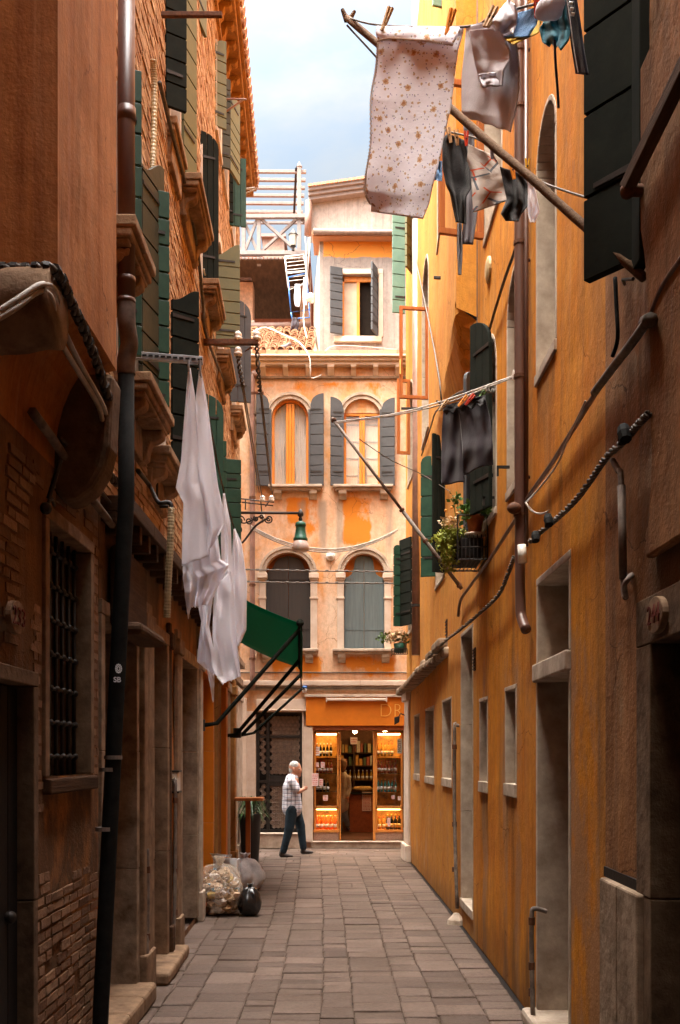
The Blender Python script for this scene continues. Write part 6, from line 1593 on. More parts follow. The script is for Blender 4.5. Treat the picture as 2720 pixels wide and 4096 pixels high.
# security light at the corner
SLt = thing('security_light', 'small dark floodlight on the corner of the right house beside the shop sign', 'lamp', P(925, 1660, 17.3))
m = MB(); m.box8([P(909, 1672, 17.2), P(921, 1665, 17.2), P(921, 1665, 17.35), P(909, 1672, 17.35), P(909, 1654, 17.2), P(922, 1650, 17.2), P(922, 1650, 17.35), P(909, 1654, 17.35)]); m.build('lamp_head', M['iron'], SLt, bevel=.006)
m = MB(); m.tube([P(918, 1655, 17.3), P(924, 1645, 17.3), P(935, 1650, 17.3)], .012, 6); m.build('arm', M['iron'], SLt)
# number plate left of the far door etc.
m = MB(); m.box(P(931, 1492, 16.9).x, P(938, 1492, 16.9).x, 16.9, 16.96, P(0, 1505, 16.9).z + .0, P(0, 1478, 16.9).z); tag(m.build('junction_box', M['zinc'], None, bevel=.004), 'small grey electric box above the far flower rack', 'electric box')
# ================================================================== plants
def leaves(mb, c, rad, n, s, up=.3, droop=0.0):
    c = Vector(c)
    for _ in range(n):
        d = Vector((random.gauss(0, 1), random.gauss(0, 1), random.gauss(0, 1))); d.normalize(); k = random.random() ** .45
        p = c + Vector((d.x * rad[0], d.y * rad[1], d.z * rad[2])) * k; p.z -= droop * random.random() * abs(d.x)
        a = Vector((random.gauss(0, 1), random.gauss(0, 1), random.gauss(up, .7))).normalized(); b = a.cross(Vector((random.gauss(0, 1), random.gauss(0, 1), random.gauss(0, 1)))).normalized()
        L = s * random.uniform(.6, 1.4); w_ = L * .4
        mb.add([p, p + a * L * .5 + b * w_, p + a * L, p + a * L * .5 - b * w_], [(0, 1, 2, 3)], random.random())
FB = thing('flower_rack', 'iron window rack on the orange wall holding the terracotta pot and trailing plants', 'plant rack', P(1075, 1300, 9.0))
x0, x1, y0, y1, z0, z1 = .96, 1.22, 8.75, 9.3, 3.52, 3.74
m = MB()
for z in (z0, (z0 + z1) / 2, z1 + .17): 
    m.tube([(x1, y0, z), (x0, y0, z), (x0, y1, z), (x1, y1, z)], .007, 6)
for k in range(8): m.tube([(x0 + k * .035, y0, z0), (x0 + k * .035, y0, z1)], .005, 5); m.tube([(x0, y0 + k * .07, z0), (x0, y0 + k * .07, z1)], .005, 5); m.tube([(x0 + k * .035, y0, z0), (x0 + k * .035, y1, z0)], .005, 5)
for x in (x0, x1): m.tube([(x, y0, z0), (x, y0, z1 + .17)], .007, 5)
m.build('rack', M['iron'], FB)
m = MB(); m.box(x0 + .02, x1 - .03, y0 + .03, y1 - .03, z0 + .02, z1 - .02); tag(m.build('planter_box', M['black'], None, bevel=.01), 'dark planter trough inside the near window rack', 'planter')
pt = thing('potted_plant', 'green leafy plant in a terracotta pot on the near window rack', 'plant', (1.12, 8.82, z1 + .01))
m = MB(); m.lathe([(.055, 0), (.075, .13), (.083, .13), (.083, .16), (.07, .16)], (1.12, 8.82, z1 + .02), 16); m.build('pot', M['teracot'], pt, smooth=True)
m = MB(); m.lathe([(.09, 0), (.095, .02), (.08, .022)], (1.12, 8.82, z1 - .0), 16); m.build('saucer', M['stonel'], pt, smooth=True)
m = MB(); leaves(m, (1.12, 8.82, z1 + .24), (.14, .13, .085), 520, .045, .5, .08); m.build('foliage', M['leaf'], pt, recalc=False)
tp = thing('trailing_plant', 'yellow-green trailing plant spilling over the left end of the near window rack', 'plant', (.95, 8.9, z1))
m = MB(); leaves(m, (.94, 8.95, z1 + .02), (.15, .2, .10), 1100, .035, .2, .1); leaves(m, (.90, 8.9, z1 - .12), (.10, .12, .18), 450, .03, -.5, .1); leaves(m, (.80, 8.9, z1 - .02), (.07, .1, .04), 60, .04); m.build('foliage', M['leafy'], tp, recalc=False)
m = MB(); leaves(m, (.90, 8.85, z1 + .12), (.10, .12, .06), 150, .025); m.build('blossom', M['leafp'], tp, recalc=False)
m = MB()
for k in range(2):
    m.tube(smoothpath([(.98 + .03 * k, 8.9, z1), (.95 + .03 * k, 8.9, z1 + .25), (.93 - .02 * k + .05 * k, 8.88, z1 + .38 + .03 * k)], 4), .004, 5)
    leaves(m, (.94 + .03 * k, 8.88, z1 + .34), (.03, .03, .09), 14, .04)
m.build('stem', M['leaf'], tp, recalc=False)
m = MB()
for k in range(9):
    c = Vector((.86 + .05 * k, 8.8, z1 + .22 + .03 * math.sin(k * 2))); m.ball(c, .014, n=4)
m.build('flower', M['orangep'], tp, smooth=True)
F2 = thing('flower_rack', 'small dark window rack with dried flowers at the far corner of the right house', 'plant rack', P(920, 1510, 16.8))
c = P(921, 1500, 16.8)
m = MB()
for z in (c.z - .07, c.z + .02):
    m.tube([(c.x + .13, c.y - .1, z), (c.x - .13, c.y - .1, z), (c.x - .13, c.y + .2, z)], .009, 5)
for k in range(8): m.tube([(c.x - .13 + .037 * k, c.y - .1, c.z - .07), (c.x - .13 + .037 * k, c.y - .1, c.z + .02)], .007, 5)
m.build('rack', M['iron'], F2)
p5 = thing('potted_plant', 'dried pink and green flowers in a dark green pot on the far window rack', 'plant', c)
m = MB(); m.lathe([(.08, 0), (.10, .16), (.09, .16)], c - Vector((0, 0, .04)), 12); m.build('pot', M['ogreen'], p5, smooth=True)
m = MB(); leaves(m, c + Vector((-.04, 0, .22)), (.22, .15, .11), 260, .055, .3); m.build('foliage', M['leafp'], p5, recalc=False)
m = MB(); leaves(m, c + Vector((-.28, 0, .22)), (.10, .1, .10), 90, .045, .3); leaves(m, c + Vector((.02, 0, .2)), (.2, .12, .08), 60, .05, .3); m.build('leafy_sprigs', M['leaf'], p5, recalc=False)
# tall planter with arching blades, wooden menu stand
TP = thing('tall_planter', 'tall dark tapered planter with arching blade leaves at the far left corner', 'planter', P(577, 1985, 16.6))
c = Vector((P(577, 1985, 16.6).x, 16.6, 0))
m = MB(); m.lathe([(.13, 0), (.14, .02), (.185, .80), (.19, .82), (.17, .82), (.165, .78)], c, 20); m.build('pot', simple('planter_black', (.014, .010, .009), .5, .4), TP, smooth=True)
m = MB()
for k in range(130):
    g = random.uniform(0, 2 * math.pi); L = random.uniform(.2, .55); hh = random.uniform(.1, .38); w_ = random.uniform(.008, .015)
    r0 = Vector((math.cos(g), math.sin(g), 0)); t_ = r0.cross(Vector((0, 0, 1)))
    pts = [c + Vector((0, 0, .80)) + r0 * (.03 + L * s * .75) + Vector((0, 0, hh * 4 * s * (1 - s * .75) * .8 - .22 * s * s)) for s in [i / 7 for i in range(8)]]
    vs = []; 
    for i, q in enumerate(pts): ww = w_ * (1 - (i / 7) ** 2) + .001; vs += [q - t_ * ww, q + t_ * ww]
    m.add(vs, [(2 * i, 2 * i + 1, 2 * i + 3, 2 * i + 2) for i in range(7)])
m.build('blades', M['leafd'], TP, recalc=False)
MS = thing('menu_stand', 'wooden post stand with a flat tray top beside the tall planter', 'stand', P(571, 2005, 15.3))
c = Vector((P(572, 2005, 15.3).x, 15.3, 0))
m = MB(); m.box(c.x - .036, c.x + .036, c.y - .03, c.y + .03, .06, 1.10); m.build('post', M['redwood'], MS, bevel=.005)
m = MB(); m.box(c.x - .20, c.x + .24, c.y - .16, c.y + .16, 1.10, 1.15); m.build('tray', M['redwood'], MS, bevel=.006)
for g in (-.5, 1.0):
    m = MB(); e_ = Vector((math.cos(g), math.sin(g), 0)); q = Vector((-e_.y, e_.x, 0)) * .02
    a = c + Vector((0, 0, .06)) - e_ * .22; b = c + Vector((0, 0, .06)) + e_ * .26
    m.box8([a - q - Vector((0, 0, .02)), b - q - Vector((0, 0, .02)), b + q - Vector((0, 0, .02)), a + q - Vector((0, 0, .02)), a - q + Vector((0, 0, .02)), b - q + Vector((0, 0, .02)), b + q + Vector((0, 0, .02)), a + q + Vector((0, 0, .02))])
    for s_ in (a, b): m.box(s_.x - .02, s_.x + .02, s_.y - .02, s_.y + .02, 0, .05)
    m.build('leg', M['timber'], MS, bevel=.004)
# ================================================================== rubbish bags
def bag(c, r, h, seed, amp=.12, n=26, knot=True, sx=1, sy=1):
    m = MB(); prof = []
    N = 26; S = 40; vs = []
    for i in range(N + 1):
        t = i / N; a = math.pi * t
        rr = (math.sin(a) ** .75) * (1.0 - .42 * t) * 1.12; z = (1 - math.cos(a)) / 2
        if t > .86: rr = max(rr * .6, .05)
        for k in range(S):
            g = 2 * math.pi * k / S; x, y = math.cos(g), math.sin(g)
            d = 1 + amp * nz(x * 1.6 + seed, y * 1.6, z * 2.2) * 1.6 + amp * .5 * nz(x * 4 + seed, y * 4, z * 6) + amp * .55 * (1 - abs(nz(g * 3.0, z * 2.2 + seed, seed))) * t * t
            vs.append((c[0] + r * rr * d * x * sx, c[1] + r * rr * d * y * sy, c[2] + max(.0, h * z + .02 * nz(x * 3, y * 3, seed))))
    fs = [(i * S + k, i * S + (k + 1) % S, (i + 1) * S + (k + 1) % S, (i + 1) * S + k) for i in range(N) for k in range(S)]
    m.add(vs, fs)
    if knot:
        for k in range(5):
            g = 2 * math.pi * k / 5 + seed; t = Vector((c[0], c[1], c[2] + h * .96)); m.tube([t, t + Vector((math.cos(g) * r * .14, math.sin(g) * r * .14, r * .25)), t + Vector((math.cos(g) * r * .3, math.sin(g) * r * .3, r * .32))], [r * .07, r * .10, r * .02], 6)
    return m
def film(name, col, alpha, rough=.25):
    t = NT(name, col, rough, .6); tr = t.n('ShaderNodeBsdfTransparent'); mx = t.n('ShaderNodeMixShader')
    f = t.ramp(t.noise(5, 6, (1, 1, 1), .7), [(.3, alpha * .5), (.7, min(1, alpha * 1.4))]); t.l(f, mx.inputs[0])
    t.bump(t.noise(12, 7, (1, 1, .5), .7, dist=1.0), 1.0, .05)
    t.l(tr.outputs[0], mx.inputs[1]); t.l(t.b.outputs[0], mx.inputs[2]); t.l(mx.outputs[0], t.nt.nodes['Material Output'].inputs['Surface']); return t.m
gp = lambda x, y: Vector(((x - CX) * (H * F / (y - CY)) / F, H * F / (y - CY), 0))
c = gp(503, 2112); BG = thing('rubbish_bag', 'large clear plastic rubbish bag stuffed with pale waste against the left wall', 'rubbish bag', c); c.y += .12
m = bag(c, .32, .58, 1.0, .22); m.build('film', film('clear_film', (.72, .58, .45), .3, .15), BG, smooth=True, recalc=True)
mats = [simple('waste_' + n, q, .8, .3, var=.3, nscale=20) for n, q in (('cream', (.70, .50, .33)), ('tan', (.46, .28, .14)), ('white', (.80, .70, .62)), ('brown', (.22, .11, .05)), ('blue', (.05, .22, .35)), ('yellow', (.60, .40, .10)))]
random.seed(5)
ws = [MB() for _ in mats]
for _ in range(240):
    z = random.random() ** 1.1; rr = .27 * (math.sin(math.pi * min(.98, z * .8 + .14)) ** .6) * (1 - .35 * z); g = random.uniform(0, 6.283); k = random.uniform(.75, 1.0)
    i = random.choices(range(6), [6, 5, 4, 4, 1, 1])[0]; s = random.uniform(.02, .055)
    i0 = len(ws[i].v); ws[i].ball((c.x + rr * k * math.cos(g), c.y + rr * k * math.sin(g), .04 + z * .46), s, random.uniform(.7, 1.4), random.uniform(.7, 1.4), random.uniform(.5, 1.1), 5)
    for q in range(i0, len(ws[i].v)):
        v = ws[i].v[q]; d_ = .022 * nz(v[0] * 30, v[1] * 30, v[2] * 30); ws[i].v[q] = (v[0] + d_, v[1] - d_, max(.01, v[2] + d_))
for w_, mt in zip(ws, mats): w_.build('waste', mt, BG, smooth=False)
wb_ = gp(560, 2060); m = bag((wb_.x, wb_.y + .25, 0), .25, .44, 4.0, .30, sx=.95)
o = m.build('rubbish_bag', film('white_film', (.70, .66, .66), .95, .4), None, smooth=True); tag(o, 'white plastic rubbish bag behind the clear one, tied with a knot', 'rubbish bag')
bk1 = gp(575, 2113); m = bag((bk1.x, bk1.y + .05, 0), .135, .33, 7.0, .16); blk = simple('black_bag_plastic', (.012, .011, .011), .22, .6, var=.2, bump=.4, nscale=8)
o = m.build('rubbish_bag', blk, None, smooth=True); tag(o, 'small black knotted rubbish bag nearest the camera on the paving', 'rubbish bag')
bk2 = gp(588, 2050); m = bag((bk2.x, bk2.y + .1, .05), .125, .26, 9.0, .18); o = m.build('rubbish_bag', blk, None, smooth=True); tag(o, 'small black rubbish bag leaning behind, beside the foot of the wooden stand', 'rubbish bag')
cb = thing('cardboard_box', 'pale open cardboard box standing behind the clear rubbish bag', 'box', (P(515, 1990, 12.0).x, 12.0, 0))
a = P(492, 2040, 12.0); b = P(546, 1975, 12.0)
m = MB(); m.box(a.x, b.x, 12.0, 12.02, 0, b.z - .02); m.box(a.x, a.x + .015, 12.02, 12.3, 0, b.z - .03); m.box(b.x - .015, b.x, 12.02, 12.3, 0, b.z - .05); m.build('side_panel', M['paperw'], cb)
m = MB(); m.box8([(a.x + .01, 12.0, b.z - .02), (b.x - .08, 11.98, b.z + .0), (b.x - .08, 11.99, b.z + .0), (a.x + .01, 12.01, b.z - .02), (a.x - .03, 11.9, b.z + .05), (b.x - .05, 11.9, b.z + .03), (b.x - .05, 11.91, b.z + .03), (a.x - .03, 11.91, b.z + .05)]); m.build('flap', M['paperw'], cb)
fp = gp(458, 2115); m = MB(); m.lathe([(.05, 0), (.085, .13), (.095, .13), (.095, .16), (.08, .16)], fp + Vector((.0, .02, 0)), 14); o = m.build('flowerpot', M['teracot'], None, smooth=False); tag(o, 'small ribbed terracotta flowerpot left of the clear rubbish bag', 'flowerpot')
# ================================================================== green awning
AW = thing('awning', 'green canvas awning on long iron arms over the left shop front', 'awning', (-1.75, 12, 0))
wa, wb2 = Vector((-1.74, 12.0, 3.97)), Vector((-1.84, 14.5, 3.60)); fa, fb = P(692, 1437, 12.0), P(692, 1540, 14.4)
m = MB(); n = 10; vs = []
for i in range(n + 1):
    for j in range(n + 1):
        p = wa.lerp(wb2, i / n).lerp(fa.lerp(fb, i / n), j / n); p.z -= .05 * math.sin(math.pi * j / n); vs.append(p)
m.add(vs, [(i * (n + 1) + j, (i + 1) * (n + 1) + j, (i + 1) * (n + 1) + j + 1, i * (n + 1) + j + 1) for i in range(n) for j in range(n)])
m.build('canvas', M['awn'], AW, smooth=True, recalc=False, solid=.004)
m = MB()
for k in range(12):
    p = fa.lerp(fb, k / 12); q = fa.lerp(fb, (k + 1) / 12); d1 = Vector((.03, 0, -.16 - .03 * (k % 2))); d2 = Vector((.03, 0, -.16 - .03 * ((k + 1) % 2)))
    m.add([p, q, q + d2, p + d1], [(0, 1, 2, 3)])
m.build('valance', M['awn'], AW, recalc=False, solid=.004)
m = MB(); m.tube([fa, fb], .028, 10); m.tube([fa - Vector((0, .05, 0)), fa + Vector((0, .02, 0))], .045, 12); m.build('front_bar', M['dgreen'], AW, smooth=True)
m = MB(); m.tube([wa, wb2], .05, 10); m.build('roller', M['dgreen'], AW, smooth=True)
arms = [((468, 1672, 12.0), (500, 1668, 12.0), (690, 1452, 12.05)), ((516, 1697, 14.0), (545, 1693, 14.0), (692, 1520, 13.9)), ((530, 1697, 14.3), (560, 1692, 14.3), (694, 1555, 14.5)), ((545, 1698, 14.6), (585, 1690, 14.6), (700, 1585, 14.8))]
for k, (a, b, c_) in enumerate(arms):
    m = MB(); m.tube([P(*a), P(*b), P(*c_)], .026 if k < 3 else .02, 8); m.build('arm', M['dgreen'] if k else M['dgreen'], AW, smooth=False)
m = MB(); 
for (x, y, Y) in ((463, 1672, 12.0), (512, 1699, 14.2), (548, 1690, 14.2)): c_ = P(x, y, Y); m.box(c_.x - .06, c_.x + .05, c_.y - .04, c_.y + .04, c_.z - .07, c_.z + .07)
m.build('hinge', M['iron'], AW, bevel=.006)
m = MB(); m.tube([fb, fb + Vector((.02, 0, -.3)), P(703, 1590, 14.8)], .012, 6); m.build('cord', M['cable'], AW)
# ================================================================== laundry on the upper right pole
def C1(cx, cy, Y): return (778.2 + cx * .3676, cy * .3676, Y)
B0 = P(1484, 640, 4.285); T0 = P(800, 40, 6.3)
PO = thing('laundry_pole', 'long weathered wooden pole reaching out over the alley from the dark shutter', 'pole', B0)
m = MB(); sp = [B0.lerp(T0, k / 18) + Vector((.006 * nz(k * .4), 0, .012 * nz(k * .3, 2))) for k in range(19)]
m.tube(sp, [.021 + .003 * nz(k * 1.3, 7) for k in range(19)], 10); m.build('pole', M['polewood'], PO, smooth=True)
m = MB(); T1_ = T0; m.tube([T0 + Vector((0, 0, -.02)), T0 + Vector((-.03, 0, .05))], [.02, .012], 6); m.tube([T0 + Vector((.02, 0, -.01)), T0 + Vector((.05, 0, .04))], [.016, .01], 6); m.build('fork', M['polewood'], PO)
LW = Vector((1.0, 4.1, 4.96))
def LY(x):
    k = (x - CX) / F; t = (6.3 * k + .01) / (1.01 + 2.2 * k); return 6.3 - 2.2 * t
m = MB(); m.tube([LW, Vector((1.29, 4.1, 4.96))], .012, 6); tag(m.build('line_bracket', M['iron'], None), 'short iron arm on the brown house holding the near end of the upper laundry line', 'bracket')
cab('laundry_line', [T0, P(875, 58, LY(875)), P(1070, 62, LY(1070)), P(1131, 40, LY(1131)), P(1200, 18, LY(1200)), P(1290, -5, LY(1290)), LW], .006, 'cable', 'laundry line carrying the floral sheet and the grey shirt', cat='line')
cab('laundry_line', [T0 - Vector((0, 0, .05)), P(875, 140, 6.3), P(1000, 285, 6.6), P(1100, 320, 6.3), P(1180, 372, 6.0), P(1245, 418, 5.7), WR.at(1365, 460, .02)], .006, 'cable', 'lower laundry line with the small dark clothes', cat='line')
sh = cloth('floral_sheet', M['floral'], [(x, y, LY(875) - .0) for x, y in ((875.6, 57), (866, 73), (873, 100), (869, 160), (858, 228), (857, 331), (846, 404), (844, 441), (856, 470), (856, 488))],
           [(x, y, LY(1070) + .0012 * (1070 - x)) for x, y in ((1070.5, 62.5), (1064, 90), (1057, 112), (1048, 176), (1041, 243), (1024, 312), (1013, 371), (999, 423), (989, 470), (975, 505))], None, 2.4, .035, 60, 90, 1.3, .003, 1.0, .3)
tag(sh, 'large pale sheet printed with small orange flowers, pegged at the top right', 'sheet')
fl_ = cloth('sheet_hem', M['floral'], [(870, 60, LY(870) - .05), (866, 76, LY(870) - .06), (872, 94, LY(870) - .06)], [(1060, 62, LY(1060) - .05), (1052, 88, LY(1060) - .06), (1044, 102, LY(1060) - .06)], sh, 3, .015, 40, 6, 2.2, .003, 1, .6)
m = MB()
def ruf(pts, r):
    sp = smoothpath(pts, 10)
    for i, q in enumerate(sp[:-1]): m.tube([q, q.lerp(sp[i + 1], .5) + Vector((-.008, 0, 0)), sp[i + 1]], r, 5)
e0 = LY(875)
ruf([P(873, 100, e0), P(868, 160, e0), P(857, 228, e0), P(856, 331, e0), P(845, 404, e0), P(843, 441, e0), P(855, 470, e0)], .005)
ruf([P(858, 470, e0 - .03), P(890, 486, LY(890) - .03), P(940, 497, LY(940) - .03), P(978, 492, LY(978) + .02)], .006)
ruf([P(872, 95, LY(872) - .075), P(900, 88, LY(900) - .075), P(960, 92, LY(960) - .075), P(1000, 96, LY(1000) - .075), P(1044, 103, LY(1044) - .075)], .005)
m.build('scalloped_trim', simple('tan_trim', (.50, .33, .24), .9), sh)
GS = thing('grey_shirt', 'pale grey sweatshirt pegged by its middle beside the floral sheet', 'shirt', P(1130, 40, 4.8))
q = lambda l, Y: [C1(x, y, Y) for x, y in l]
cloth('body', M['greyc'], q([(808, 168), (795, 330), (780, 470), (778, 600), (780, 700), (832, 742)], LY(1085)+.03), q([(1040, 110), (1125, 280), (1143, 420), (1140, 560), (1115, 700), (1085, 828)], LY(1180)), GS, 3.0, .022, 60, 60, .7, .004, 1, .5, 1.5)
cloth('sleeve', M['greyc'], q([(830, 190), (845, 300), (872, 420), (890, 490), (915, 538)], LY(1085)-.07), q([(1010, 170), (1078, 320), (1082, 370), (1042, 440), (1030, 542)], LY(1160)-.09), GS, 2.6, .02, 44, 44, 2.1, .006, 1, .8, 1.5)
cloth('collar', M['greyc'], q([(1075, -5), (1022, 60), (975, 130), (985, 200)], LY(1180)), q([(1112, 30), (1131, 90), (1122, 150), (1100, 208)], LY(1180)-.07), GS, 1.6, .03, 30, 30, 3.1, .006, 1, .9, 3)
cloth('cuff', M['greyc'], q([(885, 470), (895, 505), (915, 545)], LY(1140)-.13), q([(1035, 445), (1036, 490), (1030, 535)], LY(1140)-.13), GS, 1.5, .03, 24, 12, 1.1, .008, 1, .9, 2)
o = cloth('blue_towel', M['bluec'], q([(1128, 84), (1112, 150), (1098, 215), (1040, 232)], LY(1190)+.02), q([(1268, 38), (1262, 90), (1250, 150), (1200, 232)], LY(1240)+.02), None, 1.2, .02, 30, 24, .4); tag(o, 'folded blue towel on the line right of the grey shirt', 'towel')
o = cloth('yellow_cloth', M['yellc'], q([(1262, 80), (1150, 215), (1040, 240)], LY(1200)+.07), q([(1278, 120), (1262, 205), (1100, 282)], LY(1240)+.07), None, 1.5, .02, 24, 20, 1.4); tag(o, 'mustard yellow cloth showing under the blue towel', 'cloth')
SW = thing('swimsuit', 'bunched teal swimsuit on the line with a cord hanging down', 'swimsuit', P(1290, 50, LY(1290)))
cloth('body', M['tealc'], q([(1300, 120), (1268, 180), (1285, 255), (1325, 280)], LY(1250)), q([(1425, -20), (1440, 100), (1462, 180), (1450, 245), (1402, 305)], LY(1310)), SW, 2.2, .06, 36, 30, .9, .005, 1, .9, 4)
m = MB(); m.tube(smoothpath([P(*C1(1362, 255, LY(1290))), P(*C1(1368, 400, LY(1290))), P(*C1(1380, 560, LY(1290))), P(*C1(1386, 676, LY(1290)))], 5), .006, 6); m.build('cord', M['navyc'], SW)
m = MB(); m.ball(P(*C1(1335, 55, LY(1310))), .055, 1.1, .8, .9, 10); 
for i, v in enumerate(m.v): d_ = .02 * nz(v[0] * 18, v[1] * 18, v[2] * 18); m.v[i] = (v[0] + d_, v[1], v[2] + d_)
tag(m.build('grey_sock', M['greyc'], None, smooth=True), 'balled pale grey sock pegged above the teal swimsuit', 'sock')
o = cloth('dark_strap', M['navyc'], q([(1428, -30), (1450, 130), (1478, 330), (1500, 462)], LY(1310)), q([(1492, -30), (1520, 150), (1545, 320), (1570, 470)], LY(1350)), None, 1, .01, 12, 30, .4, .01); tag(o, 'long dark navy strap with pale stitching hanging beside the swimsuit', 'strap')
m = MB()
for pts in (((1436, -20), (1460, 140), (1486, 330), (1508, 455)), ((1486, -20), (1512, 150), (1538, 320), (1562, 462))): m.tube(smoothpath([P(*C1(x, y, (LY(1330)-.03))) for x, y in pts], 5), .0022, 5)
for (x, y) in ((1462, 20), (1468, 55), (1474, 88)): m.tube([P(*C1(x - 10, y, (LY(1330)-.03))), P(*C1(x + 12, y + 3, (LY(1330)-.03)))], .007, 6)
m.build('stitching', M['paperw'], o)
def item(name, mat, L, Rr, Y, label, cat, **k):
    o = cloth(name, M[mat], q(L, Y), q(Rr, Y - .05), None, k.pop('folds', 2), k.pop('amp', .03), 30, 40, k.pop('seed', 1.0), **k); return tag(o, label, cat)
item('leggings', 'leggray', [(790, 790), (802, 1000), (800, 1200), (790, 1380), (778, 1530)], [(856, 800), (862, 1000), (880, 1300), (866, 1430), (850, 1535)], 6.75, 'marl grey leggings hanging behind the black pair', 'leggings')
item('grey_sock', 'leggray', [(752, 1400), (750, 1560), (758, 1725)], [(778, 1400), (786, 1560), (776, 1725)], 6.8, 'long thin grey sock hanging lowest on the lower line', 'sock')
item('leggings', 'blackc', [(690, 835), (656, 880), (660, 1060), (680, 1160), (705, 1210), (742, 1392)], [(800, 880), (825, 1000), (840, 1180), (808, 1230), (806, 1408)], 6.6, 'black leggings on the lower line just right of the floral sheet', 'leggings', folds=3, amp=.04, seed=2.0)
item('printed_top', 'dress', [(822, 905), (812, 1000), (838, 1080), (850, 1335)], [(985, 978), (1018, 1040), (1042, 1130), (1074, 1255)], 6.35, 'small pale top printed with red and dark petals on the lower line', 'top', folds=2.5, amp=.025, seed=3.0)
item('black_socks', 'blackc', [(1018, 1045), (1040, 1150), (1062, 1250), (1025, 1340), (1055, 1386)], [(1180, 1100), (1197, 1200), (1194, 1290), (1150, 1345), (1135, 1388)], 6.05, 'pair of black socks on the lower line under the pole', 'socks', folds=2.2, amp=.04, seed=4.0)
item('white_sock', 'sheetw', [(1195, 1130), (1194, 1280), (1192, 1340), (1208, 1392)], [(1225, 1140), (1247, 1220), (1268, 1330), (1235, 1396)], 5.85, 'white sock at the wall end of the lower line', 'sock', folds=2, amp=.03, seed=5.0)
item('pale_sock', 'bluec', [(628, 1010), (612, 1080), (610, 1130)], [(655, 1010), (657, 1080), (655, 1138)], 6.75, 'pale blue sock edge between the floral sheet and the black leggings', 'sock')
# pegs
def peg(x, y, Y, mat, label, tilt=0.0, s=1.0, group=None):
    t = thing('clothes_peg', label, 'clothes peg', P(x, y, Y)); c = P(x, y, Y)
    for sg in (-1, 1):
        m = MB(); d = Vector((math.sin(tilt), 0, math.cos(tilt))); n_ = Vector((math.cos(tilt), 0, -math.sin(tilt)))
        a = c - d * .036 * s + n_ * sg * .0035; b = c + d * .036 * s + n_ * sg * .010
        m.tube([a + Vector((0, -.004, 0)), b + Vector((0, -.004, 0))], [.0045 * s, .0055 * s], 4); m.build('jaw', M[mat], t)
    m = MB(); m.tube([c - Vector((0, .010, 0)), c + Vector((0, .004, 0))], .006, 8); m.build('spring', M['iron'], t)
    return t
peg(891, 45, LY(891)-.03, 'pegw', 'grey wooden peg at the left corner of the floral sheet', .35, 2.0); peg(1037, 52, LY(1037)-.04, 'orangep', 'orange peg at the right of the floral sheet', .25, 1.9)
peg(1129, 40, LY(1129)-.06, 'pegw', 'left wooden peg on the grey shirt', .5, 1.5); peg(1137, 42, LY(1137)-.06, 'pegw', 'right wooden peg on the grey shirt', .55, 1.5); peg(1238, 12, LY(1238)-.03, 'red', 'red peg on the blue towel', .02, 1.6)
peg(1036, 312, 6.5, 'pegw', 'wooden peg at the left of the black leggings', -.2, 1.4); peg(1053, 318, 6.5, 'pegw', 'wooden peg at the right of the black leggings', -.1, 1.4); peg(1075, 320, 6.3, 'red', 'pink-red peg at the neck of the printed top', .0, 1.3)
peg(1182, 393, 5.95, 'orangep', 'orange-yellow peg on the black socks', -.15, 1.5); peg(1216, 384, 5.8, 'yellow', 'yellow peg on the white sock', 0, 1.2); peg(1135, 350, 6.2, 'leggray', 'grey peg at the shoulder of the printed top', 0, 1.3)
# ================================================================== second pole with black shorts
A2_ = P(1065, 1358, 10.45); B2_ = P(765, 963, 10.5)
P2 = thing('laundry_pole', 'thin rusty metal pole slanting from the orange wall up in front of the peach house', 'pole', A2_)
m = MB(); m.tube([A2_, A2_.lerp(B2_, .45)], .021, 10); m.tube([A2_.lerp(B2_, .45), B2_], .016, 10); m.build('pole', M['pipeg'], P2, smooth=True)
m = MB()
for s in (0.02, .28, .46, .985): c = A2_.lerp(B2_, s); d = (B2_ - A2_).normalized() * .012; m.tube([c - d, c + d], .030, 10)
m.build('collar', M['rust'], P2)
Lb = P(1186, 866, 7.32)
for k, off in enumerate((0, .035)):
    pts = [P(777, 972 + 3 * k, 10.45), P(900, 956 + 3 * k, 9.4), P(1010, 928 + 7 * k, 8.4), P(1100, 897 + 6 * k, 7.9), P(1186, 866 + 3 * k, 7.32)]
    cab('laundry_line', pts, .006, 'rope', 'white double laundry line from the metal pole, the %s strand' % ('upper', 'lower')[k], cat='line')
def C2(x, y, Y): return (864.7 + x * .2574, 576.5 + y * .2574, Y)
SHt = thing('dark_shorts', 'charcoal shorts pegged by the waist on the white double line', 'shorts', P(1070, 930, 8.0))
q2_ = lambda l, Y: [C2(x, y, Y) for x, y in l]
cloth('trouser_leg', M['darkc'], q2_([(612, 1420), (600, 1600), (597, 1900), (598, 2092)], 8.35), q2_([(770, 1408), (795, 1600), (800, 1900), (802, 2090)], 8.15), SHt, .8, .05, 34, 50, .6, .006, 1, .5, 3)
cloth('trouser_leg', M['darkc'], q2_([(745, 1400), (770, 1600), (785, 1800), (792, 2012)], 8.12), q2_([(985, 1325), (1030, 1500), (1055, 1750), (1056, 1915)], 7.8), SHt, .9, .05, 34, 50, 1.6, .006, 1, .5, 3)
cloth('waistband', M['blackc'], q2_([(605, 1395), (612, 1440), (640, 1470)], 8.3), q2_([(985, 1300), (985, 1345), (960, 1380)], 7.75), SHt, 4, .03, 40, 8, 2.6, .01, 1, .9, 4)
for (x, y, mt, lb) in ((1023, 935, 'pegw', 'wooden peg at the left end of the charcoal shorts'), (1067, 925, 'orangep', 'orange peg in the middle of the charcoal shorts'), (1083, 922, 'red', 'red peg in the middle of the charcoal shorts'), (1113, 908, 'leaf', 'green peg at the right end of the charcoal shorts')): peg(x, y, 7.85, mt, lb, .7, 1.5)
m = MB()
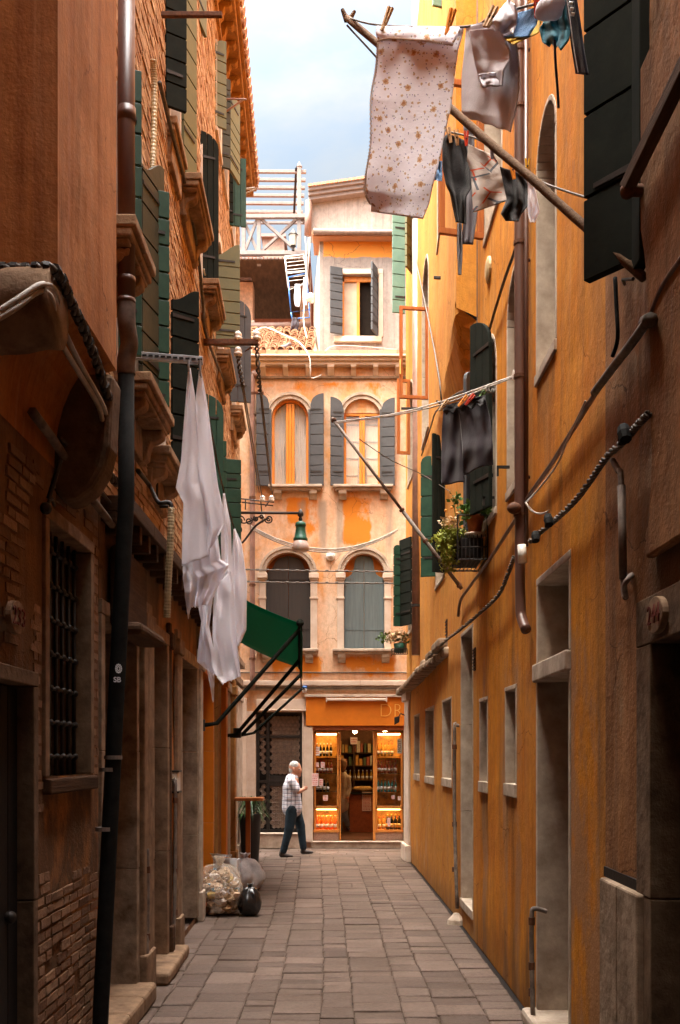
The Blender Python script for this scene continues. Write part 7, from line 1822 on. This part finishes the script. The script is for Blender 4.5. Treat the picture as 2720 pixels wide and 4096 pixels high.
for k in range(6): m.tube([P(1128 + 1.2 * k, 896, 7.7) + Vector((.025 * math.cos(t), 0, .03 * math.sin(t))) for t in [i * .6283 for i in range(11)]], .006, 5)
tag(m.build('rope_coil', M['rope'], None, smooth=True), 'small coil of white rope on the double line', 'rope')
pu = thing('pulley', 'small wheel pulley holding the double line at the orange wall', 'pulley', Lb)
m = MB(); m.tube([Lb + Vector((-.012, 0, 0)), Lb + Vector((.012, 0, 0))], .04, 14); m.build('wheel', M['ceram'], pu); m = MB(); m.tube([Lb, WR.at(1190, 868, 0)], .014, 6); m.build('arm', M['rust'], pu)
cab('wire', [P(828, 1012, 10.4), P(900, 1060, 11.5), P(975, 1095, 12.5), P(1040, 1135, 11.6)], .005, 'cable', 'thin dark guy wire from the metal pole to the far wall', cat='wire')
# ================================================================== white laundry on the left
def C3(x, y, Y): return (299.8 + x * .2206, 807 + y * .2206, Y)
cab('laundry_line', [P(458, 838, 7.0), P(499, 1056, 8.1), P(517, 1137, 8.9), P(539, 1217, 9.9), P(556, 1280, 11.2)], .007, 'cable', 'grey laundry line carrying the white sheets away from the steel arm', cat='line')
C4 = lambda l, Y: [(345.9 + x * .6492, 784 + y * .6492, Y) for x, y in l]
ws_ = []
def wsh(L, Rr, Y, lb, folds=1.6, amp=.035, seed=0.0, rag=0.0, top=.12):
    ws_.append((cloth('white_sheet', M['sheetw'], C4(L, Y), C4(Rr, Y + .06), None, folds, amp, 56, 100, seed, .004, 1, top, .6, rag=rag), lb))
wsh([(137, 98), (120, 300), (110, 430), (91, 525), (119, 578), (114, 700), (113, 802)], [(143, 100), (160, 200), (172, 300), (190, 450), (204, 600), (209, 690), (211, 766)], 7.0, 'tallest white sheet, nearest the steel arm, hanging from its left hook', 1.7, .035, .4)
wsh([(175, 108), (163, 200), (166, 400), (186, 600), (203, 692), (200, 760)], [(181, 110), (200, 200), (226, 400), (242, 520), (260, 600), (264, 655), (240, 700)], 7.08, 'white sheet hanging from the right hook of the steel arm', 1.8, .04, 1.9)
wsh([(116, 780), (118, 850), (124, 900), (130, 950)], [(236, 660), (250, 780), (282, 798), (250, 860), (212, 940)], 7.2, 'crumpled underside layer of white cloth below the tallest sheet', 3.2, .07, 2.9, 5, .8)
wsh([(128, 930), (131, 960), (135, 986)], [(150, 935), (142, 960), (137, 988)], 7.22, 'small ragged corner dangling from the crumpled white layer', 1, .02, 3.3, 2)
wsh([(168, 930), (182, 1000), (172, 1095), (167, 1142), (196, 1168)], [(222, 920), (210, 1020), (228, 1100), (240, 1192)], 7.6, 'white cloth with a thick folded hem low on the left line', 1.8, .045, 4.1, 2, .5)
wsh([(200, 1160), (212, 1220), (222, 1282)], [(228, 1180), (228, 1230), (226, 1284)], 7.65, 'lowest thin white tail hanging under the folded hem', 1.2, .02, 4.6, 2)
wsh([(228, 880), (222, 1050), (238, 1200), (256, 1222)], [(288, 820), (300, 900), (306, 1040), (312, 1100), (322, 1196)], 7.9, 'long wrinkled white cloth in the middle of the left line, lowest of the wide ones', 2.2, .055, 5.0, 3, .5)
wsh([(259, 545), (252, 700), (256, 850), (250, 960), (286, 1100)], [(265, 545), (286, 650), (292, 800), (304, 1040)], 8.6, 'narrow white sheet pegged behind the two tallest ones', 1.6, .05, 5.6, 2)
wsh([(297, 672), (291, 800), (298, 1000), (306, 1090)], [(302, 670), (326, 722), (344, 850), (342, 1030), (320, 1080)], 9.6, 'farthest white sheet on the left line, next to the green awning', 1.6, .06, 6.0, 2)
for o, lb in ws_: tag(o, lb, 'sheet', 'white laundry on the left line')
for k, (x, y, lb) in enumerate(((435, 845, 'steel hook under the left part of the slotted arm'), (462, 856, 'steel hook at the end of the slotted arm'))):
    m = MB(); m.tube([P(x, 830, 6.98), P(x, y, 6.98), P(x + 1, y + 12, 6.99)], .008, 6); tag(m.build('line_hook', M['zinc'], None), lb, 'hook')
# ================================================================== people
YM = 17.69
def mp(x, y, d=0.0): return P(611.06 + x * .1123, 1729.4 + y * .1123, YM + d) - Vector((0, 0, 0)) if d == 0 else (P(611.06 + x * .1123, 1729.4 + y * .1123, YM) + Vector((0, d, 0)))
MAN = thing('person', 'white-haired man in a checked short-sleeved shirt and dark jeans walking right', 'person', (mp(600, 2170).x, YM, 0))
nr, fr_ = -.10, .10
body = [(mp(600, 345), mp(615, 420), .098, .088, .80), (mp(640, 450), mp(690, 510), .070, .045, .75), (mp(650, 330), mp(680, 420), .07, .072, .8),
        (mp(742, 425), mp(728, 400), .016, .012), (mp(715, 500), mp(718, 470), .022, .02), (mp(600, 480), mp(580, 590), .062, .07),
        (mp(550, 640), mp(550, 900), .125, .135, 1.3), (mp(550, 900), mp(560, 1200), .135, .14, 1.15), (mp(590, 380, -.085), mp(592, 420, -.082), .016, .013),
        (mp(575, 640, -.17), mp(700, 850, -.20), .058, .043), (mp(700, 850, -.20), mp(820, 790, -.16), .043, .030), (mp(560, 640, .17), mp(500, 860, .2), .058, .045), (mp(500, 860, .2), mp(560, 1080, .2), .042, .028),
        (mp(830, 780, -.155), mp(855, 765, -.15), .036, .030, .7)]
for k, (ox, oy) in enumerate(((868, 742), (876, 762), (876, 784), (868, 802))):
    body += [(mp(850, 760 + 12 * k, -.15), mp(ox, oy, -.165), .011, .010), (mp(ox, oy, -.165), mp(ox - 22, oy + 6, -.185), .010, .009)]
body += [(mp(840, 770, -.16), mp(850, 735, -.185), .012, .010), (mp(560, 1080, .2), mp(570, 1130, .2), .034, .026, .7)]
for k in range(4): body.append((mp(555 + 9 * k, 1130, .2), mp(562 + 9 * k, 1185 - 8 * abs(k - 1.5), .2), .010, .008))
legs = [(mp(560, 1200, nr), mp(500, 1620, nr), .098, .066), (mp(500, 1620, nr), mp(385, 2060, nr), .064, .044), (mp(375, 2080, nr), mp(370, 2130, nr), .045, .04),
        (mp(600, 1200, fr_), mp(730, 1580, fr_), .098, .066), (mp(730, 1580, fr_), mp(780, 2010, fr_), .064, .044), (mp(780, 2020, fr_), mp(790, 2080, fr_), .045, .04)]
blob('body', M['skin'], body + legs, MAN, .010, 2)
jn = [(a, b, ra + .016, rb + .018) for (a, b, ra, rb) in (legs[0], legs[1], legs[3], legs[4])] + [(mp(560, 1180), mp(575, 1240), .148, .14, 1.05)]
blob('jeans', M['jeans'], jn, MAN, .014, 2)
shirt = [(mp(545, 610), mp(540, 760), .115, .150, 1.35), (mp(540, 760), mp(550, 1000), .155, .165, 1.2), (mp(550, 1000), mp(560, 1190), .168, .182, 1.1), (mp(590, 560), mp(600, 575), .082, .082, .95),
         (mp(565, 640, -.165), mp(665, 800, -.195), .078, .068), (mp(555, 640, .165), mp(510, 800, .195), .078, .068)]
sh_ = blob('shirt', M['check'], shirt, MAN, .013, 3)
m = MB(); m.tube(smoothpath([mp(510, 500, -.02), mp(560, 530, -.085), mp(640, 590, -.07), mp(672, 610, 0)], 4), .014, 6); m.build('collar', M['check'], MAN, smooth=True)
hair = [(mp(602, 328), mp(578, 405), .095, .078, .84), (mp(640, 302), mp(690, 308), .05, .03, 1.1), (mp(548, 440), mp(556, 470), .038, .03, 1.0)]
blob('hair', M['hair'], hair, MAN, .010, 1, disp=.01)
m = MB(); m.ball(mp(708, 402, -.055), .009, n=5); m.ball(mp(708, 402, .055), .009, n=5); m.build('eye', M['inkd'], MAN, smooth=True)
m = MB(); m.tube([mp(690, 385, -.062), mp(715, 380, -.045)], .006, 5); m.build('eyebrow', M['hair'], MAN)
m = MB(); m.tube([mp(715, 488, -.025), mp(732, 483, -.008)], .005, 5); m.build('mouth', M['ink'] if False else simple('lip', (.35, .10, .07), .6), MAN)
for (hx, hy, tx, ty, d) in ((345, 2120, 560, 2165, nr), (770, 2085, 960, 2108, fr_)):
    cap = [(mp(hx, hy + 12, d), mp(tx - 60, ty, d), .046, .036), (mp(hx, hy + 30, d), mp(tx, ty + 5, d), .034, .026), (mp(hx + 10, hy - 25, d), mp(hx + 20, hy + 10, d), .05, .05)]
    o = blob('shoe', M['shoe'], cap, MAN, .010, 1)
# shop assistant seen from behind inside the shop
YC = 21.0
def cp_(x, z, d=0.0): return Vector((P(x, 0, YC).x, YC + d, .14 + z))
CL = thing('person', 'shop assistant in a pale coat seen from behind inside the doorway', 'person', cp_(788, 0))
bd = [(cp_(789, 1.40), cp_(790, 1.47), .085, .09), (cp_(789, 1.28), cp_(789, 1.36), .05, .05), (cp_(788, 1.18), cp_(788, .85), .12, .11, .8), (cp_(788, .85), cp_(788, .75), .12, .13, .8),
      (cp_(772, 1.18), cp_(770, .95), .05, .04), (cp_(770, .95), cp_(774, .75, -.08), .04, .03), (cp_(803, 1.18), cp_(805, .95), .05, .04), (cp_(805, .95), cp_(802, .75, -.08), .04, .03),
      (cp_(783, .75), cp_(783, .42), .08, .055), (cp_(783, .42), cp_(784, .08), .052, .04), (cp_(793, .75), cp_(795, .42), .08, .055), (cp_(795, .42), cp_(801, .16, .1), .052, .04)]
for k in range(4):
    bd += [(cp_(773 + k * .9, .74, -.09), cp_(773.5 + k, .66, -.10), .010, .008), (cp_(801 + k * .9, .74, -.09), cp_(801.5 + k, .66, -.10), .010, .008)]
blob('body', M['skin'], bd, CL, .012, 2)
blob('coat', simple('pale_coat', (.42, .33, .25), .9), [(cp_(788, 1.20), cp_(788, .85), .135, .135, .85), (cp_(788, .85), cp_(788, .58), .14, .155, .85), (cp_(774, 1.18), cp_(771, .95), .065, .058), (cp_(771, .95), cp_(774, .80, -.07), .055, .045), (cp_(802, 1.18), cp_(805, .95), .065, .058), (cp_(805, .95), cp_(802, .80, -.07), .055, .045)], CL, .014, 2)
blob('trousers', simple('grey_trousers', (.16, .16, .17), .9), [(cp_(783, .62), cp_(783, .40), .085, .07), (cp_(783, .40), cp_(784, .08), .068, .056), (cp_(793, .62), cp_(795, .40), .085, .07), (cp_(795, .40), cp_(801, .18, .1), .068, .056)], CL, .014, 2)
blob('hair', M['brownhair'], [(cp_(789, 1.45, -.02), cp_(790, 1.50, -.01), .095, .095), (cp_(789, 1.36, -.04), cp_(789, 1.44, -.03), .07, .09)], CL, .012, 1)
for (x, z, d) in ((784, .03, 0), (803, .10, .12)):
    blob('shoe', M['shoe'], [(cp_(x, z, d), cp_(x, z - .0, d - .12), .042, .035)], CL, .012, 1)
# pigeon on the roof tiles
PG = P(655, 806, 19.4)
m = MB(); m.tube([PG + Vector((-.13, 0, 0)), PG + Vector((-.04, 0, .03)), PG + Vector((.05, 0, .05)), PG + Vector((.09, 0, .10)), PG + Vector((.12, 0, .11)), PG + Vector((.15, 0, .10))], [.015, .05, .05, .03, .028, .005], 10)
for s in (-.02, .02): m.tube([PG + Vector((.0, s, 0)), PG + Vector((.01, s, -.07))], .006, 5)
tag(m.build('pigeon', M['leggray'], None, smooth=True), 'grey pigeon sitting on the tiled roof edge', 'pigeon')

# ================================================================== sky, sun, camera
w = bpy.data.worlds.new('World'); SC.world = w; w.use_nodes = True
nt = w.node_tree; bg = nt.nodes['Background']
sky = nt.nodes.new('ShaderNodeTexSky'); sky.sky_type = 'NISHITA'; sky.sun_disc = False
EL, AZ = R_(60), R_(232)
sky.sun_elevation = EL; sky.sun_rotation = AZ; sky.air_density = 1.0; sky.dust_density = 2.0; sky.ozone_density = 1.0
tc = nt.nodes.new('ShaderNodeTexCoord'); mp_ = nt.nodes.new('ShaderNodeMapping'); mp_.inputs['Scale'].default_value = (1.0, 1.0, 2.2)
nt.links.new(tc.outputs['Generated'], mp_.inputs['Vector'])
no = nt.nodes.new('ShaderNodeTexNoise'); no.inputs['Scale'].default_value = 3.2; no.inputs['Detail'].default_value = 8; no.inputs['Roughness'].default_value = .58; no.inputs['Distortion'].default_value = .35
nt.links.new(mp_.outputs['Vector'], no.inputs['Vector'])
rp = nt.nodes.new('ShaderNodeValToRGB'); rp.color_ramp.elements[0].position = .36; rp.color_ramp.elements[0].color = (.42, .42, .42, 1); rp.color_ramp.elements[1].position = .60; rp.color_ramp.elements[1].color = (1, 1, 1, 1)
nt.links.new(no.outputs['Fac'], rp.inputs['Fac'])
mx = nt.nodes.new('ShaderNodeMix'); mx.data_type = 'RGBA'
nt.links.new(rp.outputs['Color'], mx.inputs[0]); sc_ = nt.nodes.new('ShaderNodeVectorMath'); sc_.operation = 'MULTIPLY'; sc_.inputs[1].default_value = (SKYC * .86, SKYC * .96, SKYC * .93); nt.links.new(sky.outputs['Color'], sc_.inputs[0]); nt.links.new(sc_.outputs[0], mx.inputs[6]); mx.inputs[7].default_value = (CLOUD, CLOUD * .985, CLOUD * .96, 1)
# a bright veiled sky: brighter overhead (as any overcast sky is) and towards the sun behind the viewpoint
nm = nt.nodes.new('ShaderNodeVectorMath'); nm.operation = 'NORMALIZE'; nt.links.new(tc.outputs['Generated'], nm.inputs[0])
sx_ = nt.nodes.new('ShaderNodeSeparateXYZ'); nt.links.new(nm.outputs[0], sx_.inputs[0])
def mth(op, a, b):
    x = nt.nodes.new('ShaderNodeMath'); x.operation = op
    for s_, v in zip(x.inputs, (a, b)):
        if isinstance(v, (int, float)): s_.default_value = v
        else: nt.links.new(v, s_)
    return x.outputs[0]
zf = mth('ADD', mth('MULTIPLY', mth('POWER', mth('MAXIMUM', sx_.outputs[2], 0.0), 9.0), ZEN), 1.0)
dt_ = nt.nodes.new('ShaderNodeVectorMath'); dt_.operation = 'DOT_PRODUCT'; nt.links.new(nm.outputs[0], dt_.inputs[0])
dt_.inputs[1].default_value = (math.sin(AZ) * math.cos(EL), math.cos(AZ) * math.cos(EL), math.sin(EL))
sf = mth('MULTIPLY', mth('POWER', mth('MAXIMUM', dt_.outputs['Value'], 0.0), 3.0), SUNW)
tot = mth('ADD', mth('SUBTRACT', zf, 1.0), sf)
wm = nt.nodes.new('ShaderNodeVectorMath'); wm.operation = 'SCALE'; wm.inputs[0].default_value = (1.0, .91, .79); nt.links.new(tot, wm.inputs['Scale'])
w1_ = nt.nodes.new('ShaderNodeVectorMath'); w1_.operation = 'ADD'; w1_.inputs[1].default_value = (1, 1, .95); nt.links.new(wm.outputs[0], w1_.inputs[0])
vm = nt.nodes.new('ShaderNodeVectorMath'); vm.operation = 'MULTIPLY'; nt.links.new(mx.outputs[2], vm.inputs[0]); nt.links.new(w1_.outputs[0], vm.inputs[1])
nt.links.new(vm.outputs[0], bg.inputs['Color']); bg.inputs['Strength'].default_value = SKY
sl = bpy.data.lights.new('sun', 'SUN'); sl.energy = SUN; sl.angle = R_(25); sl.color = (1, .93, .82)
so = bpy.data.objects.new('sun', sl); COL.objects.link(so)
# light travels opposite to the direction of the sun in the sky
sd = Vector((math.sin(AZ) * math.cos(EL), math.cos(AZ) * math.cos(EL), math.sin(EL)))
so.rotation_euler = sd.to_track_quat('Z', 'Y').to_euler(); so.location = (0, 0, 30)
cam = bpy.data.cameras.new('camera'); co = bpy.data.objects.new('camera', cam); COL.objects.link(co)
co.location = (0, 0, H); co.rotation_euler = (R_(90), 0, 0)
cam.sensor_fit = 'VERTICAL'; cam.sensor_height = 36.0; cam.sensor_width = 24.0
FP = F * 4096 / 2361.0
cam.lens = FP / 4096 * 36.0
cam.shift_y = (CY / 2361.0 - .5); cam.shift_x = -(CX - 784.0) / 2361.0
cam.clip_start = .05; cam.clip_end = 500
SC.camera = co
SC.view_settings.view_transform = 'Standard'; SC.view_settings.look = 'None'; SC.view_settings.gamma = 1; SC.view_settings.exposure = EXPO
SC.cycles.max_bounces = 8; SC.cycles.diffuse_bounces = 4; SC.cycles.transparent_max_bounces = 10; SC.cycles.sample_clamp_indirect = 6; SC.cycles.caustics_reflective = False; SC.cycles.caustics_refractive = False
SC.cycles.use_denoising = True
